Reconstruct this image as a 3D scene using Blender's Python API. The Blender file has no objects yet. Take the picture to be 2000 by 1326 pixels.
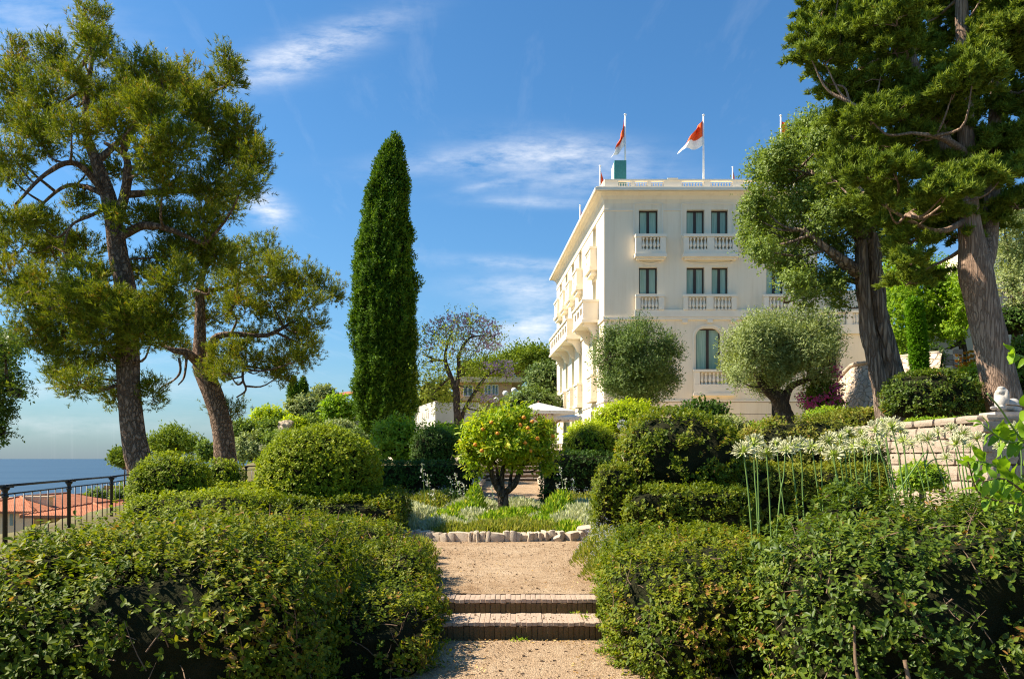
import bpy, bmesh, math, random
import numpy as np
from mathutils import Vector, Matrix

rng = np.random.default_rng(7)
random.seed(7)
SC = bpy.context.scene
COL = SC.collection
F = 1500.0            # focal length in photograph pixels (2000 px wide)
EYE = 1.6             # camera height over the lower path

# ------------------------------------------------------------------ camera
cam_d = bpy.data.cameras.new('camera')
cam_d.sensor_width = 36.0
cam_d.lens = 36.0 * F / 2000.0
cam_d.shift_y = 232.0 / 2000.0
cam_d.clip_start = 0.05
cam_d.clip_end = 120000
cam = bpy.data.objects.new('camera', cam_d)
cam.location = (0, 0, EYE)
cam.rotation_euler = (math.radians(90), 0, 0)
COL.objects.link(cam)
SC.camera = cam

# ------------------------------------------------------------------ sky + sun
SUN_AZ = math.radians(2)      # how far the sun stands beyond the picture plane, to the left
SUN_EL = math.radians(46)
sdir = Vector((-math.cos(SUN_EL) * math.cos(SUN_AZ), math.cos(SUN_EL) * math.sin(SUN_AZ), math.sin(SUN_EL)))
sun_l = bpy.data.lights.new('sun', 'SUN')
sun_l.energy = 4.7
sun_l.angle = math.radians(0.5)
sun_l.color = (1.0, 0.90, 0.74)
sun_o = bpy.data.objects.new('sun', sun_l)
sun_o.rotation_euler = sdir.to_track_quat('Z', 'Y').to_euler()
sun_o.location = (-60, 10, 80)
COL.objects.link(sun_o)

SC.view_settings.view_transform = 'Standard'
SC.view_settings.look = 'None'
SC.view_settings.gamma = 1.0
SC.view_settings.exposure = 1.2
SC.view_settings.use_curve_mapping = False
SC.cycles.max_bounces = 8
SC.cycles.filter_width = 1.15
SC.cycles.denoising_prefilter = 'NONE'
SC.cycles.transparent_max_bounces = 8

world = bpy.data.worlds.new('World')
SC.world = world
world.use_nodes = True
nt = world.node_tree
nt.nodes.clear()
class NB:
    """tiny node-building helper"""
    def __init__(s, nt): s.nt = nt
    def n(s, t, **kw):
        x = s.nt.nodes.new(t)
        for k, v in kw.items(): setattr(x, k, v)
        return x
    def link(s, a, b): s.nt.links.new(a, b)
    def put(s, sock, v):
        if isinstance(v, bpy.types.NodeSocket): s.link(v, sock)
        else: sock.default_value = v
    def m(s, op, a, b=None, c=None, clamp=False):
        x = s.n('ShaderNodeMath', operation=op, use_clamp=clamp)
        s.put(x.inputs[0], a)
        if b is not None: s.put(x.inputs[1], b)
        if c is not None: s.put(x.inputs[2], c)
        return x.outputs[0]
    def mix(s, fac, a, b, blend='MIX'):
        x = s.n('ShaderNodeMix', data_type='RGBA', blend_type=blend)
        s.put(x.inputs[0], fac); s.put(x.inputs[6], a); s.put(x.inputs[7], b)
        return x.outputs[2]
    def noise(s, vec, scale, detail=4, rough=0.55, dist=0.0):
        x = s.n('ShaderNodeTexNoise')
        if vec is not None: s.link(vec, x.inputs['Vector'])
        x.inputs['Scale'].default_value = scale
        x.inputs['Detail'].default_value = detail
        x.inputs['Roughness'].default_value = rough
        x.inputs['Distortion'].default_value = dist
        return x.outputs[0]
    def ramp(s, fac, stops, interp='LINEAR'):
        x = s.n('ShaderNodeValToRGB')
        x.color_ramp.interpolation = interp
        e = x.color_ramp.elements
        while len(e) < len(stops): e.new(0.5)
        for el, (p, c) in zip(e, stops):
            el.position = p
            el.color = (*c, 1) if len(c) == 3 else c
        s.put(x.inputs[0], fac)
        return x.outputs[0]
    def sep(s, v):
        x = s.n('ShaderNodeSeparateXYZ'); s.link(v, x.inputs[0]); return x.outputs
    def comb(s, a, b, c):
        x = s.n('ShaderNodeCombineXYZ')
        for i, v in enumerate((a, b, c)): s.put(x.inputs[i], v)
        return x.outputs[0]
w = NB(nt)
sky = w.n('ShaderNodeTexSky', sky_type='NISHITA', sun_disc=False)
sky.sun_elevation = SUN_EL
sky.sun_rotation = math.atan2(sdir.x, sdir.y)
sky.altitude = 60
sky.air_density = 1.0
sky.dust_density = 0.6
sky.ozone_density = 2.2
tc = w.n('ShaderNodeTexCoord')
dx, dy, dz = w.sep(tc.outputs['Generated'])
yy = w.m('MAXIMUM', dy, 0.05)
a = w.m('DIVIDE', dx, yy)
e = w.m('DIVIDE', dz, yy)
def cloud(px, py, rx, ry, ang, amt):
    """one wisp of cirrus: a soft stretched patch fixed in the sky"""
    ca, sa = math.cos(ang), math.sin(ang)
    u0, v0 = (px - 1000) / F, (895 - py) / F
    du = w.m('SUBTRACT', a, u0); dv = w.m('SUBTRACT', e, v0)
    uu = w.m('ADD', w.m('MULTIPLY', du, ca * F / rx), w.m('MULTIPLY', dv, sa * F / rx))
    vv = w.m('ADD', w.m('MULTIPLY', du, -sa * F / ry), w.m('MULTIPLY', dv, ca * F / ry))
    r2 = w.m('ADD', w.m('MULTIPLY', uu, uu), w.m('MULTIPLY', vv, vv))
    return w.m('MULTIPLY', w.m('EXPONENT', w.m('MULTIPLY', r2, -1.0)), amt)
cl = None
for args in [(620, 95, 150, 32, 0.36, 1.0), (560, 120, 90, 40, 0.3, .55), (960, 312, 190, 24, 0.06, .75), (1110, 300, 150, 34, -0.1, .85),
             (1140, 355, 170, 26, 0, .6), (1040, 396, 110, 10, -0.03, .6), (950, 362, 60, 8, .2, .45), (524, 410, 38, 26, -0.45, 1.9), (1010, 515, 120, 12, -0.05, .75),
             (1050, 565, 130, 24, -0.04, 1.05), (1050, 640, 100, 42, .05, 1.25), (1000, 690, 160, 34, 0, .5),
             (60, 40, 220, 90, -0.5, .45), (200, 760, 420, 26, 0.02, .45), (120, 830, 380, 24, 0, .4), (260, 705, 300, 12, .03, .35)]:
    c = cloud(*args)
    cl = c if cl is None else w.m('ADD', cl, c)
zc = w.m('MAXIMUM', dz, 0.04)
plane = w.comb(w.m('DIVIDE', dx, zc), w.m('DIVIDE', dy, zc), 0.0)
stre = w.n('ShaderNodeMapping'); w.link(plane, stre.inputs['Vector'])
stre.inputs['Rotation'].default_value = (0, 0, 0.5); stre.inputs['Scale'].default_value = (2.2, 0.55, 1)
n1 = w.noise(stre.outputs[0], 2.4, 6, 0.62, 0.3)
fine = w.comb(w.m('MULTIPLY', a, 14.0), w.m('MULTIPLY', e, 46.0), 0.0)
n2 = w.noise(fine, 1.0, 7, 0.66, 0.0)
wisp = w.m('MULTIPLY', w.m('SUBTRACT', n2, 0.30), 2.6, clamp=True)
cl = w.m('MULTIPLY', cl, wisp)
far = w.m('MULTIPLY', w.m('MULTIPLY', w.m('SUBTRACT', n1, 0.56), 1.6, clamp=True), 0.35)
cl = w.m('MULTIPLY', w.m('ADD', cl, far), 0.62, clamp=True)
hs = w.n('ShaderNodeHueSaturation')
hs.inputs['Saturation'].default_value = 1.12
hs.inputs['Value'].default_value = 1.0
w.link(sky.outputs[0], hs.inputs['Color'])
skyc = w.mix(1.0, hs.outputs[0], (0.44, 0.72, 0.84, 1), 'MULTIPLY')
hz = w.m('MULTIPLY', w.m('EXPONENT', w.m('MULTIPLY', w.m('MAXIMUM', dz, 0.0), -8.0)), 0.85)   # sea haze all round the horizon
skyc = w.mix(hz, skyc, (1.35, 1.6, 1.9, 1))
cc = w.mix(cl, skyc, (5.2, 5.3, 5.5, 1))
bg = w.n('ShaderNodeBackground'); bg.inputs['Strength'].default_value = 0.095
w.link(cc, bg.inputs['Color'])
wo = w.n('ShaderNodeOutputWorld'); w.link(bg.outputs[0], wo.inputs['Surface'])

# ------------------------------------------------------------------ object helpers
def W(px, py, d):
    """the place at distance d that stands at this point of the photograph"""
    return np.array([(px - 1000) / F * d, d, EYE + (895 - py) / F * d])
def tag(o, label=None, cat=None, group=None, kind=None):
    if label: o['label'] = label
    if cat: o['category'] = cat
    if group: o['group'] = group
    if kind: o['kind'] = kind
    return o
def T(name, label, cat, loc, group=None):
    o = bpy.data.objects.new(name, None)
    o.empty_display_size = 0.2
    o.location = tuple(float(v) for v in loc)
    COL.objects.link(o)
    return tag(o, label, cat, group)
def wmat(o):
    m = Matrix.LocRotScale(o.location, o.rotation_euler, o.scale)
    return (wmat(o.parent) @ o.matrix_parent_inverse @ m) if o.parent else m
def link(name, me, mat=None, parent=None, loc=None, rot=None, scale=None):
    o = bpy.data.objects.new(name, me)
    if mat is not None and len(me.materials) == 0:
        for mm in (mat if isinstance(mat, (list, tuple)) else [mat]): me.materials.append(mm)
    if loc is not None: o.location = tuple(float(v) for v in loc)
    if rot is not None: o.rotation_euler = rot
    if scale is not None: o.scale = scale
    COL.objects.link(o)
    if parent is not None:
        o.parent = parent
        o.matrix_parent_inverse = wmat(parent).inverted()
    return o
def mesh_np(name, V, faces, attr=None, smooth=False, mats=None):
    """faces: list of int arrays (n, k)"""
    me = bpy.data.meshes.new(name)
    V = np.ascontiguousarray(V, dtype=np.float32)
    me.vertices.add(len(V)); me.vertices.foreach_set('co', V.ravel())
    faces = [np.asarray(f, dtype=np.int32) for f in faces if len(f)]
    tot = sum(f.size for f in faces); nf = sum(len(f) for f in faces)
    me.loops.add(tot); me.polygons.add(nf)
    me.loops.foreach_set('vertex_index', np.concatenate([f.ravel() for f in faces]))
    sizes = np.concatenate([np.full(len(f), f.shape[1], np.int32) for f in faces])
    starts = np.concatenate([[0], np.cumsum(sizes)[:-1]]).astype(np.int32)
    me.polygons.foreach_set('loop_start', starts)
    if smooth: me.polygons.foreach_set('use_smooth', np.ones(nf, dtype=bool))
    if mats is not None: me.polygons.foreach_set('material_index', np.asarray(mats, np.int32))
    if attr is not None:
        at = me.attributes.new('rnd', 'FLOAT', 'FACE')
        at.data.foreach_set('value', np.ascontiguousarray(attr, np.float32))
    me.update(calc_edges=True)
    return me
class MB:
    """collects boxes, tubes and polygons for one mesh"""
    def __init__(s): s.v = []; s.f = []; s.m = []; s.sm = []
    def add(s, V, faces, m=0, smooth=False):
        o = len(s.v)
        s.v.extend([tuple(map(float, p)) for p in V])
        for f in faces:
            s.f.append(tuple(int(i) + o for i in f)); s.m.append(m); s.sm.append(smooth)
        return s
    def box(s, x0, x1, y0, y1, z0, z1, m=0):
        return s.add([(x0, y0, z0), (x1, y0, z0), (x1, y1, z0), (x0, y1, z0), (x0, y0, z1), (x1, y0, z1), (x1, y1, z1), (x0, y1, z1)],
                     [(0, 3, 2, 1), (4, 5, 6, 7), (0, 1, 5, 4), (1, 2, 6, 5), (2, 3, 7, 6), (3, 0, 4, 7)], m)
    def tube(s, pts, radii, seg=8, m=0, rough=0.0, caps=True, smooth=True):
        V, Fq = tube_np(pts, radii, seg, rough)
        s.add(V, Fq, m, smooth)
        if caps:
            o = len(s.v) - len(V)
            s.f.append(tuple(range(o, o + seg))[::-1]); s.m.append(m); s.sm.append(False)
            s.f.append(tuple(range(len(s.v) - seg, len(s.v)))); s.m.append(m); s.sm.append(False)
        return s
    def lathe(s, prof, seg=10, cx=0, cy=0, m=0):
        V = []
        for r, z in prof:
            for k in range(seg):
                t = 2 * math.pi * k / seg
                V.append((cx + r * math.cos(t), cy + r * math.sin(t), z))
        Fq = []
        for i in range(len(prof) - 1):
            for k in range(seg):
                k2 = (k + 1) % seg
                Fq.append((i * seg + k, i * seg + k2, (i + 1) * seg + k2, (i + 1) * seg + k))
        Fq.append(tuple(range(seg))[::-1]); Fq.append(tuple(range((len(prof) - 1) * seg, len(prof) * seg)))
        return s.add(V, Fq, m, True)
    def mesh(s, name='part'):
        me = bpy.data.meshes.new(name)
        me.from_pydata(s.v, [], s.f)
        me.polygons.foreach_set('material_index', np.array(s.m, np.int32))
        me.polygons.foreach_set('use_smooth', np.array(s.sm, bool))
        me.update()
        return me
    def build(s, name, mat, parent=None, **kw):
        return link(name, s.mesh(name), mat, parent, **kw)
def crom(pts, n):
    """Catmull-Rom resampling"""
    P = np.asarray(pts, float)
    if len(P) < 3: 
        t = np.linspace(0, 1, n)[:, None]; return P[0] * (1 - t) + P[-1] * t
    Q = np.vstack([2 * P[0] - P[1], P, 2 * P[-1] - P[-2]])
    out = []
    for u in np.linspace(0, len(P) - 1 - 1e-6, n):
        i = int(u); t = u - i
        p0, p1, p2, p3 = Q[i:i + 4]
        out.append(0.5 * ((2 * p1) + (-p0 + p2) * t + (2 * p0 - 5 * p1 + 4 * p2 - p3) * t * t + (-p0 + 3 * p1 - 3 * p2 + p3) * t ** 3))
    return np.array(out)
def tube_np(pts, radii, seg=8, rough=0.0):
    P = np.asarray(pts, float); n = len(P)
    R = np.interp(np.linspace(0, 1, n), np.linspace(0, 1, len(radii)), radii)
    Tn = np.gradient(P, axis=0); Tn /= np.linalg.norm(Tn, axis=1)[:, None] + 1e-9
    ref = np.array([0, 0, 1.0]) if abs(Tn[0][2]) < 0.9 else np.array([0, 1.0, 0])
    V = []
    A = np.cross(Tn[0], ref); A /= np.linalg.norm(A)
    ph = random.random() * 6
    for i in range(n):
        A = A - Tn[i] * A.dot(Tn[i]); A /= np.linalg.norm(A) + 1e-9
        B = np.cross(Tn[i], A)
        for k in range(seg):
            t = 2 * math.pi * k / seg
            r = R[i] * (1 + rough * (math.sin(3 * t + i * .5 + ph) * .5 + math.sin(7 * t - i * 1.1 + ph) * .3 + random.uniform(-.4, .4)))
            V.append(P[i] + (A * math.cos(t) + B * math.sin(t)) * r)
    Fq = []
    for i in range(n - 1):
        for k in range(seg):
            k2 = (k + 1) % seg
            Fq.append((i * seg + k, i * seg + k2, (i + 1) * seg + k2, (i + 1) * seg + k))
    return np.array(V), Fq

# ------------------------------------------------------------------ materials
MATS = {}
def new_mat(name):
    m = bpy.data.materials.new(name); m.use_nodes = True
    b = NB(m.node_tree)
    p = m.node_tree.nodes['Principled BSDF']
    return m, b, p
def rough_mat(name, c1, c2, scale=6, rough=0.85, bump=0.2, bscale=None, spec=0.3, detail=6, c3=None, stretch=None, dist=0.02, metal=0):
    m, b, p = new_mat(name)
    t = b.n('ShaderNodeTexCoord')
    v = t.outputs['Object']
    if stretch:
        mp = b.n('ShaderNodeMapping'); b.link(v, mp.inputs['Vector']); mp.inputs['Scale'].default_value = stretch
        v = mp.outputs[0]
    n = b.noise(v, scale, detail, 0.6)
    stops = [(0.3, c1), (0.7, c2)] if c3 is None else [(0.25, c1), (0.5, c2), (0.75, c3)]
    b.link(b.ramp(n, stops), p.inputs['Base Color'])
    p.inputs['Roughness'].default_value = rough
    p.inputs['Specular IOR Level'].default_value = spec
    p.inputs['Metallic'].default_value = metal
    if bump:
        bn = b.n('ShaderNodeBump'); bn.inputs['Strength'].default_value = bump; bn.inputs['Distance'].default_value = dist
        b.link(b.noise(v, bscale or scale * 4, 6, 0.65), bn.inputs['Height'])
        b.link(bn.outputs[0], p.inputs['Normal'])
    MATS[name] = m
    return m
def bark_mat(name, dark, c1, c2, scale, stretch, crack=5.0, dist=.06):
    m, b, p = new_mat(name)
    t = b.n('ShaderNodeTexCoord')
    mp = b.n('ShaderNodeMapping'); b.link(t.outputs['Object'], mp.inputs['Vector']); mp.inputs['Scale'].default_value = stretch
    nzz = b.n('ShaderNodeTexNoise'); nzz.inputs['Scale'].default_value = scale * .8; nzz.inputs['Detail'].default_value = 5; b.link(mp.outputs[0], nzz.inputs['Vector'])
    sc = b.n('ShaderNodeVectorMath', operation='SCALE'); b.link(nzz.outputs[1], sc.inputs[0]); sc.inputs[3].default_value = .35
    ad = b.n('ShaderNodeVectorMath', operation='ADD'); b.link(mp.outputs[0], ad.inputs[0]); b.link(sc.outputs[0], ad.inputs[1])
    vo = b.n('ShaderNodeTexVoronoi', feature='DISTANCE_TO_EDGE'); b.link(ad.outputs[0], vo.inputs['Vector']); vo.inputs['Scale'].default_value = scale
    ed = b.m('MULTIPLY', vo.outputs['Distance'], crack, clamp=True)
    n = b.noise(mp.outputs[0], scale * 3, 8, .7)
    n2 = b.noise(t.outputs['Object'], .9, 3)
    col = b.ramp(n, [(.3, c1), (.7, c2)])
    col = b.mix(ed, (*dark, 1), col)
    col = b.mix(b.m('MULTIPLY', n2, .5), col, (*c2, 1))
    b.link(col, p.inputs['Base Color']); p.inputs['Roughness'].default_value = .95; p.inputs['Specular IOR Level'].default_value = .1
    bn = b.n('ShaderNodeBump'); bn.inputs['Strength'].default_value = 1.0; bn.inputs['Distance'].default_value = dist
    b.link(b.m('ADD', ed, b.m('MULTIPLY', n, .7)), bn.inputs['Height']); b.link(bn.outputs[0], p.inputs['Normal'])
    MATS[name] = m
    return m
def leaf_mat(name, stops, rough=0.5, trans=0.28, spec=0.3, tint=(1.25, 1.25, 0.45)):
    """leaf colours differ from leaf to leaf; light shines through them"""
    m, b, p = new_mat(name)
    at = b.n('ShaderNodeAttribute', attribute_name='rnd')
    col = b.ramp(at.outputs['Fac'], [(p_, (min(.6, c_[0] * 1.6), min(.6, c_[1] * 1.5), c_[2] * 1.0)) for p_, c_ in stops])
    b.link(col, p.inputs['Base Color'])
    p.inputs['Roughness'].default_value = min(1, rough + .08)
    p.inputs['Specular IOR Level'].default_value = spec * .62
    tr = b.n('ShaderNodeBsdfTranslucent')
    b.link(b.mix(1.0, col, (*tint, 1), 'MULTIPLY'), tr.inputs['Color'])
    mx = b.n('ShaderNodeMixShader'); mx.inputs[0].default_value = min(.6, trans * 1.35)
    b.link(p.outputs[0], mx.inputs[1]); b.link(tr.outputs[0], mx.inputs[2])
    b.link(mx.outputs[0], m.node_tree.nodes['Material Output'].inputs['Surface'])
    MATS[name] = m
    return m
def plain(name, c, rough=0.6, spec=0.4, metal=0.0):
    m, b, p = new_mat(name)
    t = b.n('ShaderNodeTexCoord')
    n = b.noise(t.outputs['Object'], 9, 4)
    b.link(b.ramp(n, [(0.3, tuple(x * .88 for x in c)), (0.7, tuple(min(1, x * 1.08) for x in c))]), p.inputs['Base Color'])
    p.inputs['Roughness'].default_value = rough; p.inputs['Specular IOR Level'].default_value = spec; p.inputs['Metallic'].default_value = metal
    MATS[name] = m
    return m

M_stucco = rough_mat('cream_stucco', (.76, .655, .50), (.81, .705, .55), 1.3, .9, .08, 60, .15, dist=.005)
def stucco_mat():
    m, b, p = new_mat('cream_stucco_weathered')
    t = b.n('ShaderNodeTexCoord'); v = t.outputs['Object']
    mp = b.n('ShaderNodeMapping'); b.link(v, mp.inputs['Vector']); mp.inputs['Scale'].default_value = (2.2, 2.2, .16)
    st = b.noise(mp.outputs[0], 1.6, 6, .65); bg_ = b.noise(v, .35, 5, .6)
    col = b.ramp(b.m('ADD', b.m('MULTIPLY', st, .55), b.m('MULTIPLY', bg_, .45)), [(.36, (.80, .665, .475)), (.5, (.87, .74, .55)), (.68, (.89, .77, .585))])
    b.link(col, p.inputs['Base Color']); p.inputs['Roughness'].default_value = .9; p.inputs['Specular IOR Level'].default_value = .12
    bn = b.n('ShaderNodeBump'); bn.inputs['Strength'].default_value = .12; bn.inputs['Distance'].default_value = .006
    b.link(b.noise(v, 45, 5, .7), bn.inputs['Height']); b.link(bn.outputs[0], p.inputs['Normal'])
    return m
M_stucco = stucco_mat()
M_trim = rough_mat('cream_moulding', (.82, .72, .565), (.87, .78, .63), 2.0, .85, .05, 50, .15, dist=.004)
M_frame = plain('dark_window_frame', (.055, .032, .02), .5)
M_black = plain('black_iron', (.012, .012, .015), .45, .5)
M_wood = plain('parasol_wood', (.28, .11, .045), .6)
M_canvas = plain('white_canvas', (.82, .78, .72), .9, .1)
M_teal = plain('teal_roof_box', (.06, .25, .22), .6)
M_white = plain('white_paint', (.8, .8, .78), .5)
M_red = plain('flag_red', (.85, .13, .035), .8, .1)
M_fwhite = plain('flag_white', (.85, .82, .78), .8, .1)
def gravel_mat():
    m, b, p = new_mat('sandy_gravel')
    t = b.n('ShaderNodeTexCoord'); v = t.outputs['Object']
    big = b.noise(v, 1.1, 5, .6); mid = b.noise(v, 9, 6, .7); fin = b.noise(v, 95, 4, .7)
    vo = b.n('ShaderNodeTexVoronoi'); b.link(v, vo.inputs['Vector']); vo.inputs['Scale'].default_value = 85
    sx = b.sep(vo.outputs['Color'])
    col = b.ramp(b.m('ADD', b.m('MULTIPLY', big, .5), b.m('MULTIPLY', mid, .5)), [(.36, (.28, .175, .095)), (.5, (.405, .28, .17)), (.64, (.49, .36, .235))])
    grain = b.ramp(sx[0], [(0, (.55, .5, .45)), (.25, (.9, .9, .9)), (.8, (1.02, 1.02, 1.0)), (1, (1.35, 1.35, 1.35))])
    b.link(b.mix(.75, col, b.mix(1.0, col, grain, 'MULTIPLY')), p.inputs['Base Color'])
    p.inputs['Roughness'].default_value = .95; p.inputs['Specular IOR Level'].default_value = .1
    bn = b.n('ShaderNodeBump'); bn.inputs['Strength'].default_value = .8; bn.inputs['Distance'].default_value = .03
    b.link(b.m('ADD', b.m('MULTIPLY', mid, 1.2), b.m('ADD', b.m('MULTIPLY', fin, .5), b.m('MULTIPLY', vo.outputs['Distance'], -.35))), bn.inputs['Height']); b.link(bn.outputs[0], p.inputs['Normal'])
    return m
M_gravel = gravel_mat()
M_soil = rough_mat('garden_soil', (.10, .075, .045), (.17, .14, .07), 2.0, .95, .6, 18, .1, 6, c3=(.10, .13, .04), dist=.05)
M_hill = rough_mat('hill_scrub', (.06, .085, .03), (.16, .15, .08), .35, .95, .6, 3, .1, 8, c3=(.09, .12, .04), dist=.3)
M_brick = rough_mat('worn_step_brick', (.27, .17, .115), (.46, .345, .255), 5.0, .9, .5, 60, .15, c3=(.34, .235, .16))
M_riser = rough_mat('shaded_mossy_riser_brick', (.085, .05, .026), (.155, .095, .05), 7.0, .92, .5, 60, .12, c3=(.10, .08, .03))  # riser shade put into the brick colour, along with a mossy tone
M_stone = rough_mat('pale_limestone', (.40, .30, .20), (.62, .50, .37), 7, .9, .6, 30, .15, 8, c3=(.52, .43, .31), dist=.03)
M_stone2 = rough_mat('wall_limestone', (.30, .22, .15), (.52, .41, .31), 3, .9, .7, 22, .15, 8, c3=(.43, .33, .24), dist=.04)
M_mortar = rough_mat('wall_mortar', (.36, .28, .19), (.50, .40, .29), 6, .95, .5, 40, .1)
M_slab = rough_mat('weathered_slab', (.20, .15, .11), (.33, .26, .20), 6, .85, .4, 40, .2)
M_bark_pine = bark_mat('pine_bark', (.075, .043, .027), (.22, .135, .088), (.40, .27, .185), 7, (1.3, 1.3, .6))
M_bark_cyp = bark_mat('cypress_bark', (.18, .11, .075), (.30, .195, .135), (.47, .325, .235), 9, (1.6, 1.6, .12), 6.0, .02)
M_bark_old = bark_mat('gnarled_bark', (.08, .05, .036), (.27, .18, .13), (.52, .385, .285), 5, (1.6, 1.6, .22), 4.0, .10)
M_bark_olive = bark_mat('olive_bark', (.03, .022, .018), (.08, .06, .046), (.19, .145, .11), 8, (1.4, 1.4, .4), 4.5, .05)
M_twig = rough_mat('brown_twigs', (.12, .075, .045), (.24, .165, .11), 12, .9, .3, 40, .1)
M_core = rough_mat('hedge_occluder_core', (.016, .021, .008), (.035, .032, .016), 9, .95, .9, 22, .05, 8, dist=.08)  # dark core added inside foliage to block light and darken the gaps
M_conc = rough_mat('pale_concrete', (.52, .47, .38), (.62, .565, .47), 1.2, .9, .2, 30, .15, stretch=(1, 1, .25), dist=.01)
M_dark = plain('dark_opening', (.012, .012, .012), .7)  # near-black colour standing in for the shade inside openings
M_glass_far = plain('far_window_glass', (.10, .14, .17), .12, .6)
M_ochre = rough_mat('ochre_stucco', (.52, .30, .10), (.62, .38, .15), .8, .9, .1, 20, .1)
M_cream = rough_mat('cream_house_stucco', (.62, .47, .30), (.70, .55, .37), .8, .9, .1, 20, .1)
M_pink = rough_mat('salmon_house_stucco', (.62, .38, .22), (.70, .46, .28), .8, .9, .1, 20, .1)
M_shutter = plain('grey_green_shutter', (.22, .27, .24), .6)
M_orange_fr = rough_mat('orange_fruit_skin', (.78, .24, .02), (.85, .31, .03), 6, .45, .15, 120, .4, dist=.002)
M_statue = rough_mat('white_stone_statue', (.40, .36, .31), (.52, .48, .42), 8, .85, .3, 60, .2)
M_petal = plain('white_petal', (.58, .56, .33), .7, .2)
M_pedicel = plain('pale_green_flower_stalk', (.46, .55, .10), .6, .2)
M_stem = plain('green_stem', (.16, .26, .06), .55, .3)

def tile_roof_mat():
    m, b, p = new_mat('terracotta_tiles')
    t = b.n('ShaderNodeTexCoord')
    wv = b.n('ShaderNodeTexWave', wave_type='BANDS', bands_direction='X'); b.link(t.outputs['Object'], wv.inputs['Vector'])
    wv.inputs['Scale'].default_value = 1.6; wv.inputs['Distortion'].default_value = .4
    n = b.noise(t.outputs['Object'], 1.8, 6)
    b.link(b.ramp(n, [(.3, (.36, .13, .065)), (.6, (.46, .185, .10)), (.8, (.40, .17, .10))]), p.inputs['Base Color'])
    bn = b.n('ShaderNodeBump'); bn.inputs['Strength'].default_value = .6; bn.inputs['Distance'].default_value = .08
    b.link(wv.outputs[1], bn.inputs['Height']); b.link(bn.outputs[0], p.inputs['Normal'])
    p.inputs['Roughness'].default_value = .9; p.inputs['Specular IOR Level'].default_value = .1
    return m
M_tile = tile_roof_mat()
def sea_mat():
    m, b, p = new_mat('sea_water')
    t = b.n('ShaderNodeTexCoord')
    mp = b.n('ShaderNodeMapping'); b.link(t.outputs['Object'], mp.inputs['Vector']); mp.inputs['Scale'].default_value = (.0012, .004, 1)
    n = b.noise(mp.outputs[0], 1.0, 6)
    b.link(b.ramp(n, [(.35, (.026, .058, .095)), (.65, (.036, .074, .115))]), p.inputs['Base Color'])
    p.inputs['Roughness'].default_value = .45; p.inputs['Specular IOR Level'].default_value = .25
    bn = b.n('ShaderNodeBump'); bn.inputs['Strength'].default_value = .5; bn.inputs['Distance'].default_value = 1.0
    b.link(b.noise(t.outputs['Object'], .12, 5), bn.inputs['Height']); b.link(bn.outputs[0], p.inputs['Normal'])
    return m
M_sea = sea_mat()
def crazy_mat():
    m, b, p = new_mat('crazy_paved_stone')
    t = b.n('ShaderNodeTexCoord')
    mp = b.n('ShaderNodeMapping'); b.link(t.outputs['Object'], mp.inputs['Vector']); mp.inputs['Scale'].default_value = (1, 1, 1.5)
    nz = b.n('ShaderNodeTexNoise'); nz.inputs['Scale'].default_value = 3; b.link(mp.outputs[0], nz.inputs['Vector'])
    vv = b.n('ShaderNodeVectorMath', operation='ADD')
    sc = b.n('ShaderNodeVectorMath', operation='SCALE'); b.link(nz.outputs[1], sc.inputs[0]); sc.inputs[3].default_value = .25
    b.link(mp.outputs[0], vv.inputs[0]); b.link(sc.outputs[0], vv.inputs[1])
    vo = b.n('ShaderNodeTexVoronoi', feature='DISTANCE_TO_EDGE'); b.link(vv.outputs[0], vo.inputs['Vector']); vo.inputs['Scale'].default_value = 3.1
    vc = b.n('ShaderNodeTexVoronoi'); b.link(vv.outputs[0], vc.inputs['Vector']); vc.inputs['Scale'].default_value = 3.1
    sx = b.sep(vc.outputs['Color'])
    stone = b.ramp(sx[0], [(0, (.50, .36, .24)), (.5, (.62, .48, .35)), (1, (.56, .43, .33))])
    edge = b.m('MULTIPLY', vo.outputs['Distance'], 14.0, clamp=True)
    b.link(b.mix(edge, (.30, .21, .13, 1), stone), p.inputs['Base Color'])
    bn = b.n('ShaderNodeBump'); bn.inputs['Strength'].default_value = .8; bn.inputs['Distance'].default_value = .05
    b.link(edge, bn.inputs['Height']); b.link(bn.outputs[0], p.inputs['Normal'])
    p.inputs['Roughness'].default_value = .9
    return m
M_crazy = crazy_mat()
def glass_mat():
    """window pane with a pale green curtain close behind it"""
    m, b, p = new_mat('curtained_window_pane')
    t = b.n('ShaderNodeTexCoord')
    mp = b.n('ShaderNodeMapping'); b.link(t.outputs['Object'], mp.inputs['Vector']); mp.inputs['Scale'].default_value = (9, 1, .5)
    n = b.noise(mp.outputs[0], 2.0, 3)
    oi = b.n('ShaderNodeObjectInfo')
    cur = b.ramp(n, [(.3, (.30, .44, .30)), (.7, (.50, .62, .44))])
    b.link(b.mix(b.ramp(oi.outputs['Random'], [(.2, (.0, .0, .0)), (.8, (.45, .45, .45))]), cur, (.12, .20, .16, 1)), p.inputs['Base Color'])
    bw = b.n('ShaderNodeBump'); bw.inputs['Strength'].default_value = .25; bw.inputs['Distance'].default_value = .05
    b.link(b.noise(t.outputs['Object'], 1.1, 2), bw.inputs['Height']); b.link(bw.outputs[0], p.inputs['Normal'])
    p.inputs['Roughness'].default_value = .05; p.inputs['Specular IOR Level'].default_value = .35
    p.inputs['Coat Weight'].default_value = .15; p.inputs['Coat Roughness'].default_value = .02
    return m
M_pane = glass_mat()

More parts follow.
